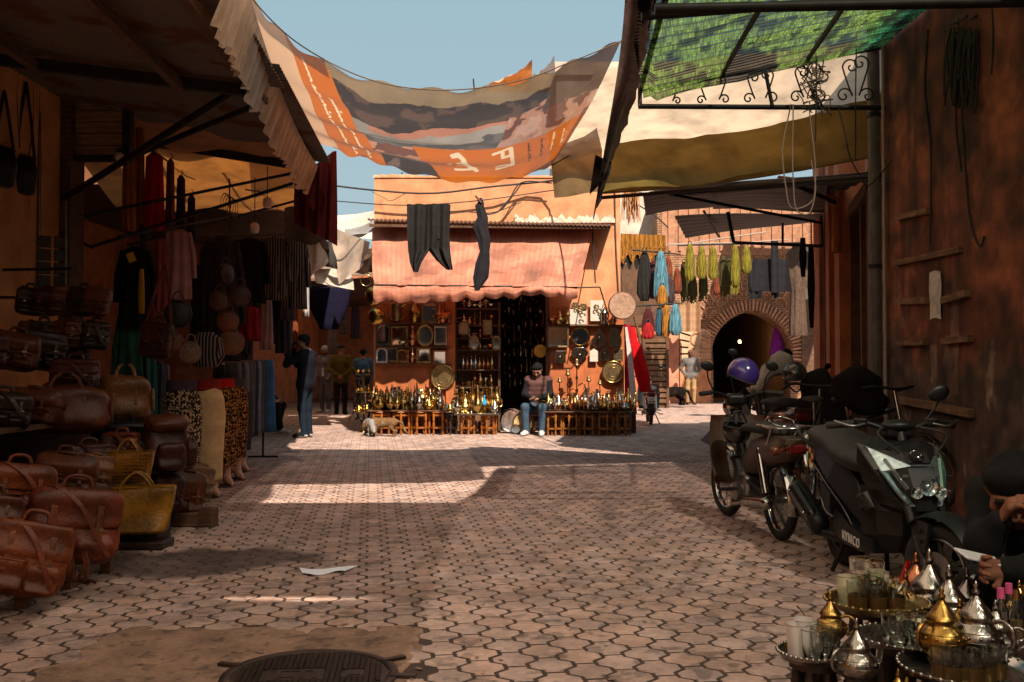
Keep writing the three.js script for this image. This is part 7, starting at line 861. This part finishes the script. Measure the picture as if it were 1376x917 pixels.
// ---------- clothes ----------
{
  const g = (name, label, px, y0, y1, wpx, d, m, o = {}) => { const k = d / F, h = (y1 - y0) * k, w = wpx * k / 2, t = thing(name, label, o.cat || 'garment', P(px, y0, d), o.group); t.rotation.y = o.rot ?? .3;
    part('cloth', sock([[0, w * .35, .03], [-h * .06, w * .8, .05], [-h * .3, w * .85, .06], [-h * .7, w * (o.flare || .95), .07], [-h, w * (o.flare || 1), .07]], { folds: o.folds || 7, amp: .25, sd: px % 9, n: 36 }), m, t);
    if (o.sleeves) for (const s of [-1, 1]) part('sleeve', sock([[-h * .04, w * .2, .03, s * w * .75], [-h * .35, w * .22, .04, s * w * 1.1], [-h * .7, w * .2, .035, s * w * 1.2]], { folds: 4, amp: .2, sd: s + 2 }), m, t);
    part('hanger', [tube([V(0, .06, 0), V(.02, .03, 0), V(0, 0, 0)], .004, 8, 4), bar(V(-w * .7, -.04, 0), V(0, 0, 0), .006), bar(V(w * .7, -.04, 0), V(0, 0, 0), .006)], MT.iron, t); return t; };
  const c = (r, gg, b, o) => cloth([r, gg, b], o), st = cloth([.20, .15, .14]); st.map = T.stripe; st.userData.uvs = 4;
  g('orange_scarf', 'long amber scarf hanging beneath the louvred panel', 174, 158, 312, 18, 9.7, c(.34, .11, .012)); g('orange_scarf', 'second amber scarf beside the red veil', 188, 168, 300, 14, 9.9, c(.38, .12, .014)); g('red_veil', 'vivid red veil hanging from the brace', 207, 206, 310, 27, 9.9, c(.42, .006, .008)); g('rose_scarf', 'dull rose scarf right of the red veil', 229, 214, 300, 12, 10.3, c(.20, .06, .055)); g('violet_scarf', 'dark violet scarf beyond the rose scarf', 243, 236, 330, 13, 10.6, c(.045, .02, .05)); g('navy_scarf', 'navy scarf at the end of the scarf row', 257, 262, 350, 12, 11, c(.02, .02, .045));
  g('pink_blouse', 'pale pink blouse hanging above the maroon flap satchel', 240, 308, 402, 34, 10, c(.46, .23, .22), { sleeves: 1 }); g('coral_top', 'coral top tucked behind the pale pink blouse', 216, 320, 420, 22, 9.9, c(.30, .07, .06)); g('black_abaya', 'black robe with yellow trim at the front of the clothes', 182, 332, 440, 40, 9.5, c(.010, .010, .010), { sleeves: 1 }); solo('yellow_tag', 'yellow paper tag pinned to the black robe', 'tag', box(.07, .09, .004).rotateZ(.4), mat([.6, .36, .02]), P(176, 346, 9.35)); solo('yellow_scarf', 'narrow yellow scarf hanging before the black robe', 'scarf', sock([[0, .02, .015], [-.2, .03, .02], [-.42, .03, .015]], { folds: 3 }), c(.5, .26, .015), P(190, 362, 9.4));
  g('green_kaftan', 'sea green kaftan hanging behind the maroon flap satchel', 176, 418, 566, 36, 9.6, c(.03, .12, .085), { flare: 1.1, sleeves: 1 }); g('teal_kaftan', 'teal kaftan peeping below the hanging satchel', 201, 480, 580, 22, 9.8, c(.02, .11, .10)); g('slate_dress', 'slate blue dress between teal kaftan and leopard skirt', 215, 486, 590, 16, 9.9, c(.05, .07, .10)); g('mauve_dress', 'mauve dress beside the slate blue dress', 224, 490, 590, 10, 10, c(.2, .13, .15)); g('brick_shawl', 'brick red shawl above the sea green kaftan', 188, 404, 430, 44, 9.6, c(.16, .03, .022));
  g('charcoal_coat', 'charcoal coat hanging behind the round bag cluster', 300, 318, 486, 44, 11.2, c(.032, .026, .028), { sleeves: 1 }); g('black_jumper', 'black jumper next to the pinstripe shirts', 336, 320, 408, 40, 11.6, c(.008, .007, .007), { sleeves: 1 });
  g('pinstripe_shirt', 'grey pinstripe shirt hanging beside the black jumper', 368, 318, 404, 36, 12, st, { sleeves: 1, rot: .15 }); g('pinstripe_shirt', 'second pinstripe shirt at the lane end of the rail', 397, 318, 416, 30, 12.4, st, { sleeves: 1, rot: .15 }); g('white_robe', 'white robe edge hanging beyond the pinstripe shirts', 411, 336, 426, 9, 13, c(.5, .45, .42)); g('blush_dress', 'blush dress below the black jumper', 358, 400, 470, 18, 12.6, c(.34, .2, .18)); g('red_bodice', 'red tasselled bodice behind the tan round bag', 336, 412, 458, 28, 11.4, c(.20, .012, .014));
  seed(71); for (let i = 0; i < 22; i++) g('dark_garment', 'dim dark garment hanging deep in the clothes shop', 262 + rr(0, 130), 326 + rr(0, 30), 430 + rr(0, 60), rr(18, 32), 13.2 + rr(0, 3), c(...pick([[.02, .016, .016], [.05, .03, .03], [.025, .02, .03], [.06, .04, .03], [.03, .02, .02]])), { group: 'garments deep in the clothes shop' });
  seed(73); for (let i = 0; i < 14; i++) g('lane_garment', 'faded garment hanging along the covered lane', 384 + rr(0, 26) + (i % 2) * rr(0, 80), 392 + rr(0, 20), 440 + rr(0, 40), rr(8, 14), 21 + rr(0, 9), c(...pick([[.20, .05, .02], [.14, .1, .1], [.05, .03, .05], [.26, .08, .02], [.08, .06, .06]])), { group: 'garments along the covered lane' });
  for (const [a, b, l] of [[P(160, 318, 9.6), P(345, 286, 11.8), 'front clothes rail of the shop'], [P(240, 318, 11), P(415, 314, 12.6), 'rear clothes rail carrying coats and shirts'], [P(150, 168, 9.7), P(262, 240, 11.2), 'sloping rail carrying the scarves'], [P(380, 392, 21), P(470, 392, 30), 'rail carrying garments along the lane']]) solo('clothes_rail', l, 'rail', bar(a, b, .013), MT.iron);
  // trousers on a rail
  const rail = thing('trouser_rack', 'chrome rail rack of folded trousers at the shop edge', 'rack', [0, 0, 0]), ra = P(300, 490, 10.6), rb = P(354, 486, 13.2); part('rail', bar(ra, rb, .014), MT.chrome, rail); for (const p of [ra, rb]) { part('leg', bar(p, p.clone().setY(0), .014), MT.iron, rail); part('foot', bar(V(p.x - .2, .012, p.z), V(p.x + .2, .012, p.z), .012), MT.iron, rail); }
  const cols = [[.06, .055, .06], [.14, .13, .14], [.05, .06, .08], [.2, .19, .2], [.08, .09, .12], [.12, .11, .11], [.05, .06, .09], [.22, .22, .25], [.1, .1, .13], [.07, .09, .13]], nm = ['charcoal', 'ash', 'dark slate', 'pale grey', 'steel blue', 'stone', 'deep slate', 'silver grey', 'grey blue', 'dusk blue'];
  cols.forEach((q, i) => { const p = ra.clone().lerp(rb, (i + .6) / 12), t = thing('hung_trousers', `${nm[i]} trousers folded over the chrome rack`, 'trousers', p); t.rotation.y = .3; part('cloth', sock([[.02, .12, .02], [-.1, .13, .03], [-.5, .12, .035], [-.88, .12, .035]], { folds: 6, amp: .3, sd: i, n: 26 }), c(...q), t); part('hanger', bar(V(-.12, .015, 0), V(.12, .015, 0), .008), MT.wood, t); });
  { const p = ra.clone().lerp(rb, .98), t = thing('hung_trousers', 'bright blue jeans at the end of the chrome rack', 'trousers', p); t.rotation.y = .1; part('cloth', sock([[.02, .13, .03], [-.1, .15, .05], [-.5, .15, .06], [-.93, .17, .06]], { folds: 5, amp: .25, n: 30 }), c(.05, .15, .30), t); part('hanger', bar(V(-.12, .015, 0), V(.12, .015, 0), .008), MT.wood, t); }
  // mannequin legs
  const feetM = mat([.55, .30, .21], { roughness: .5 }), leo = cloth([.9, .85, .8]); leo.map = T.leopard; leo.userData.uvs = 2.6; const leo2 = cloth([.75, .45, .2]); leo2.map = T.leopard; leo2.userData.uvs = 3.2;
  const mann = (label, px, py, m, hs, waist, o = {}) => { const gp = Gp(px, py), t = thing('leg_mannequin', label, 'mannequin', gp); t.rotation.y = .55; t.scale.setScalar(.98); const B = []; for (const s of [-1, 1]) B.push([V(s * .08, .55, 0), V(s * .07, .1, -.02), .06, .036], [V(s * .07, .09, -.02), V(s * .075, .05, .05), .036, .032], [V(s * .075, .045, .04), V(s * .08, .028, .15), .032, .022], [V(s * .07, .04, -.04), V(s * .07, .03, -.02), .03, .026]); const fg = sdf(B, .009, .03); fg.deleteAttribute('color'); part('legs', fg, feetM, t);
    part('skirt', sock([[1.02, .13, .10], [.92, .17, .12], [.75, .185, .13], [.5, .17, .12], [.25, .155, .115], [hs, .15, .11]], { folds: o.folds || 3, amp: .12, n: 40, sd: px % 5 }), m, t); part('waistband', sock([[1.10, .13, .10], [1.04, .135, .105], [1.0, .14, .105]], { folds: 2, amp: .03 }), waist, t); part('base_disc', cyl(.16, .16, .012, 0, 0, -.02, 24), MT.steel, t); return t; };
  mann('leg mannequin in black and white leopard skirt next to the bag row', 243, 672, leo, .2, c(.07, .04, .06)); mann('leg mannequin in long cream skirt', 276, 668, c(.62, .42, .22), .14, c(.22, .02, .015)); mann('leg mannequin in brown leopard trousers behind the cream skirt', 296, 654, leo2, .2, c(.4, .008, .008)); mann('leg mannequin in mustard patterned trousers at the end of the row', 311, 645, leo2, .24, c(.06, .05, .05)); mann('leg mannequin in dark trousers behind the mustard trousers', 318, 634, c(.06, .05, .05), .3, c(.05, .04, .04));
  solo('striped_bundle', 'black and white striped cloth bundle above the cream skirt', 'cloth', sock([[.16, .06, .05], [.1, .14, .08], [-.05, .17, .09], [-.16, .1, .06]], { folds: 4 }), st, P(277, 470, 9.1)); 
}

// ---------- tea glasses, trays and pots by the viewer ----------
{
  const gl = lathe([[0, .001], [.022, 0], [.026, .002], [.030, .05], [.033, .092], [.0315, .0925], [.0285, .05], [.0235, .009], [0, .008]], 26), band = lathe([[.0264, .004], [.0305, .05], [.0308, .05], [.0268, .003]], 26);
  const glassM = mat([.98, 1, .97], { transmission: 1, thickness: .003, ior: 1.45, roughness: .02 }), frost = mat([.80, .76, .73], { transmission: .55, thickness: 0, roughness: .5 }), gilt = mat([.10, .055, .016], { roughness: .3, metalness: .6 }), amber = mat([.75, .42, .10], { transmission: .9, thickness: .004, roughness: .05 }), lime = mat([.90, .92, .74], { transmission: .85, thickness: .003, roughness: .05 });
  const glass = (pos, k, where, s = 1) => { const d = { plain: ['clear ribbed tea glass', glassM], gilt: ['clear tea glass with dark gilt base', glassM], frost: ['frosted white tea glass', frost], amber: ['amber tea glass', amber], lime: ['pale lime tea glass', lime] }[k], t = thing('tea_glass', `${d[0]} ${where}`, 'glass', pos, `${d[0].replace('glass', 'glasses')} ${where}`); t.scale.setScalar(s); part('cup', gl, d[1], t); if (k === 'gilt') part('gilt_band', band, gilt, t); else part('rim_line', tor(.0325, .0009, 26, 4).rotateX(PI / 2).translate(0, .091, 0), MT.gold, t); return t; };
  const pot = (label, pos, m, s, rot, o = {}) => { const t = thing('teapot', label, 'teapot', pos); t.rotation.y = rot; t.scale.setScalar(s); part('body', lathe([[0, 0], [.045, 0], [.05, .004], [.042, .014], [.06, .03], [.078, .055], [.080, .075], [.070, .098], [.050, .115], [.044, .125], [.048, .130], [.047, .134]], 32), m, t); part('engraving', [tor(.0805, .0016, 36, 4).rotateX(PI / 2).translate(0, .07, 0), tor(.072, .0016, 36, 4).rotateX(PI / 2).translate(0, .096, 0), ...Array.from({ length: 14 }, (_, i) => { const a = i / 14 * 6.283; return sph(.006, .0795 * cos(a), .084, .0795 * sin(a), 6, 5); })], m, t); const l = part('lid', lathe([[.050, .134], [.052, .140], [.040, .155], [.022, .178], [.012, .195], [.010, .200]], 28), m, t); part('finial', lathe([[.005, .198], [.012, .206], [.013, .214], [.006, .222], [.009, .230], [.004, .240], [0, .245]], 14), m, l); part('spout', loft([[.068, .045, .020], [.095, .055, .017], [.112, .085, .013], [.122, .12, .010], [.145, .15, .009], [.155, .155, .011]].map(([x, y, r]) => Array.from({ length: 10 }, (_, i) => { const a = i / 10 * 6.283; return V(x + r * .5 * cos(a), y + r * .7 * cos(a), r * sin(a)); }))), m, t); part('handle', tube([V(-.045, .125, 0), V(-.085, .135, 0), V(-.115, .11, 0), V(-.112, .07, 0), V(-.075, .045, 0)], .007, 24, 8), m, t); for (let i = 0; i < 3; i++) { const a = i / 3 * 6.28 + .5; part('foot', lathe([[.006, -.018], [.010, -.016], [.007, -.006], [.012, .004]], 8).translate(.038 * cos(a), 0, .038 * sin(a)), m, t); } if (o.ribbon) part('ribbon', tube([V(.03, .2, .03), V(.05, .15, .055), V(.07, .09, .06), V(.06, .04, .07)], .009, 16, 5), mat([.6, .01, .012], { roughness: .6 }), t); return t; };
  const tray2 = (label, pos, r, m) => { const t = thing('tea_tray', label, 'tray', pos); part('plate', lathe([[0, 0], [r * .84, 0], [r * .88, .005], [r * .97, .016], [r, .022], [r * 1.01, .02], [r * .9, -.002], [0, -.004]], 56), m, t); part('engraving', [.3, .5, .62, .78].map(k => tor(r * k, .0012, 48, 4).rotateX(PI / 2).translate(0, .0006, 0)), m, t); part('rim', Array.from({ length: 40 }, (_, i) => { const a = i / 40 * 6.283; return sph(.006, r * cos(a), .02, r * sin(a), 6, 4); }), m, t); return t; };
  const stand = (label, pos, h, r) => { const t = thing('tray_stand', label, 'stand', pos); part('top', cyl(r, r, .02, 0, h - .02, 0, 8), MT.darkwood, t); part('foot', cyl(r * .9, r * .8, .025, 0, 0, 0, 8), MT.darkwood, t); for (let i = 0; i < 6; i++) { const a = i / 6 * 6.283; part('spindle', lathe([[.01, .02], [.016, .06], [.010, h * .3], [.017, h * .5], [.010, h * .7], [.016, h - .06], [.011, h - .02]], 8).translate(cos(a) * r * .72, 0, sin(a) * r * .72), MT.darkwood, t); } return t; };
  const brT = mat([.45, .30, .12], { tex: T.metal, uvs: 5, roughness: .35, metalness: .95 }), siT = mat([.50, .45, .40], { tex: T.metal, uvs: 5, roughness: .25, metalness: .95 });
  const TS = mat([.40, .365, .32], { tex: T.metal, uvs: 7, roughness: .24, metalness: 1, bump: .002 }), TG = mat([.46, .27, .07], { tex: T.metal, uvs: 7, roughness: .28, metalness: 1, bump: .002 }), TC = mat([.45, .17, .08], { tex: T.metal, uvs: 7, roughness: .28, metalness: 1, bump: .002 });
  const A = P(1178, 815, 3.12), B = P(1222, 864, 2.86), Cc = P(1094, 884, 2.82), D = P(1300, 905, 2.62);
  tray2('scalloped brass tray of tea glasses beneath the scooter wheel', A, .155, brT); stand('dark spindle stand under the scalloped brass tray', V(A.x, 0, A.z), A.y - .005, .1);
  tray2('silver tray of clear glasses in front of the brass tray', B, .145, siT); stand('dark spindle stand under the silver tray', V(B.x, 0, B.z), B.y - .005, .09);
  tray2('small pale saucer tray at the corner of the tea stall', Cc, .1, siT); stand('short dark stand under the small saucer tray', V(Cc.x, 0, Cc.z), Cc.y - .005, .07);
  tray2('oval rimmed silver tray under the front teapots', D, .17, siT); stand('broad dark stand under the oval rimmed tray', V(D.x, 0, D.z), D.y - .005, .12);
  const on = (c, px, d, dy = .003) => V(XW(px, d), c.y + dy, -d);
  [[1136, 3.12, 'lime'], [1150, 3.04, 'gilt'], [1153, 3.17, 'plain'], [1166, 3.09, 'plain'], [1176, 3.03, 'gilt'], [1178, 3.18, 'lime'], [1190, 3.1, 'gilt'], [1200, 3.03, 'gilt']].forEach(([x, d, k]) => glass(on(A, x, d), k, 'on the scalloped brass tray')); [[1153, 3.17], [1172, 3.12]].forEach(([x, d]) => glass(on(A, x, d, .05), 'plain', 'stacked inside another on the brass tray'));
  [[1194, 2.88], [1204, 2.8], [1214, 2.92], [1222, 2.84], [1233, 2.78], [1240, 2.9], [1250, 2.84]].forEach(([x, d]) => glass(on(B, x, d), 'plain', 'on the silver tray', .88));
  [[1078, 2.85], [1070, 2.80]].forEach(([x, d], i) => glass(on(Cc, x, d), 'frost', 'on the small saucer tray', 1.05)); [[1102, 2.78], [1112, 2.85], [1090, 2.76]].forEach(([x, d]) => glass(on(Cc, x, d), 'plain', 'on the small saucer tray', 1));
  [[1262, 2.55], [1276, 2.53], [1290, 2.53], [1305, 2.52], [1320, 2.54], [1334, 2.56]].forEach(([x, d]) => glass(on(D, x, d), 'gilt', 'along the front of the oval rimmed tray', .9));
  // low table carrying pots
  const tb = thing('low_table', 'low dark table crowded with teapots beside the seated person', 'table', [0, 0, 0]); const tx0 = XW(1222, 3.3), tx1 = 1.62; part('top', bx(tx0, tx1, .30, .325, -3.52, -2.98), MT.darkwood, tb); for (const [x, z] of [[tx0 + .04, -3.48], [tx1 - .04, -3.48], [tx0 + .04, -3.02], [tx1 - .04, -3.02]]) part('leg', bx(x - .02, x + .02, 0, .3, z - .02, z + .02), MT.darkwood, tb);
  const tp = (px, d, s) => V(XW(px, d), .325 + .018 * s, -d);
  pot('copper teapot with red ribbon at the back of the low table', tp(1228, 3.42, .92), TC, .92, 2.6, { ribbon: true });
  pot('tall silver teapot before the scooter front wheel', tp(1246, 3.2, 1.12), TS, 1.12, .3); pot('round silver teapot in the middle of the low table', tp(1272, 3.1, 1.0), TS, 1.0, 2.4); pot('dark pewter teapot beside the seated person knee', tp(1296, 3.25, .85), mat([.25, .22, .2], { tex: T.metal, uvs: 4, roughness: .2, metalness: 1 }), .85, .8); pot('copper coffee pot behind the gilt glasses', tp(1214, 3.30, .8), TC, .8, 1.4);
  pot('golden teapot on the oval rimmed tray', on(D, 1262, 2.66, .021), TG, .8, .5); pot('silver teapot with fluted lid on the oval rimmed tray', on(D, 1308, 2.66, .021), TS, .86, 2.2); pot('small brass teapot behind the golden teapot', on(D, 1286, 2.72, .02), TG, .62, 1.2); pot('small silver teapot on the oval tray next to the pink capped bottles', on(D, 1334, 2.66, .02), TS, .66, 2.9);
  pot('small golden teapot rising above the frosted glasses', on(Cc, 1113, 2.9, .02), TG, .6, 2.7); pot('small silver teapot next to the small saucer tray', V(XW(1148, 2.72), Cc.y - .04, -2.72), TS, .72, .4); stand('short dark stand under the lone silver teapot', V(XW(1148, 2.72), 0, -2.72), Cc.y - .053, .06);
  pot('tiny golden teapot low between the stands', V(XW(1203, 2.62), .29, -2.62), TG, .5, .9); stand('lowest dark stand under the tiny golden teapot', V(XW(1203, 2.62), 0, -2.62), .281, .05);
  // bottles with pink caps
  const bt = thing('bottle_table', 'small dark table holding pink capped bottles', 'table', [0, 0, 0]); const bd = 2.92, by = P(1350, 856, bd).y; part('top', bx(XW(1326, bd), XW(1420, bd), by - .025, by, -bd - .16, -bd + .16), MT.darkwood, bt); for (const [x, z] of [[1332, -.13], [1412, -.13], [1332, .13], [1412, .13]]) part('leg', bx(XW(x, bd) - .012, XW(x, bd) + .012, 0, by - .025, -bd + z - .012, -bd + z + .012), MT.darkwood, bt);
  [[1341, 2.9, 1], [1352, 2.96, 1], [1362, 2.88, 0], [1374, 2.94, 0]].forEach(([x, d, pk]) => { const t = thing('small_bottle', pk ? 'clear glass bottle with pink cap on the small dark table' : 'clear glass flask with brass neck on the small dark table', 'bottle', V(XW(x, d), by + .001, -d), pk ? 'pink capped bottles' : 'brass necked flasks'); part('flask', lathe([[0, .001], [.018, 0], [.021, .004], [.021, .08], [.012, .10], [.009, .115], [.0075, .115], [.010, .098], [.018, .078], [.018, .006], [0, .005]], 22), glassM, t); part('cap', cyl(.0105, .010, .03, 0, .115, 0, 14), pk ? mat([.55, .08, .22], { roughness: .4 }) : MT.brass, t); part('liquid', cyl(.017, .017, .05, 0, .007, 0, 18), mat(pk ? [.5, .42, .45] : [.6, .4, .15], { transmission: .8, thickness: .01, roughness: .05 }), t); });
  pot('gold rimmed dish teapot behind the flasks', V(XW(1366, 3.02), by + .02, -3.02), MT.brass, .5, .6);
}

scene.traverse(o => { if (o.isMesh) { o.castShadow = true; o.receiveShadow = true; } });
renderer.render(scene, camera);
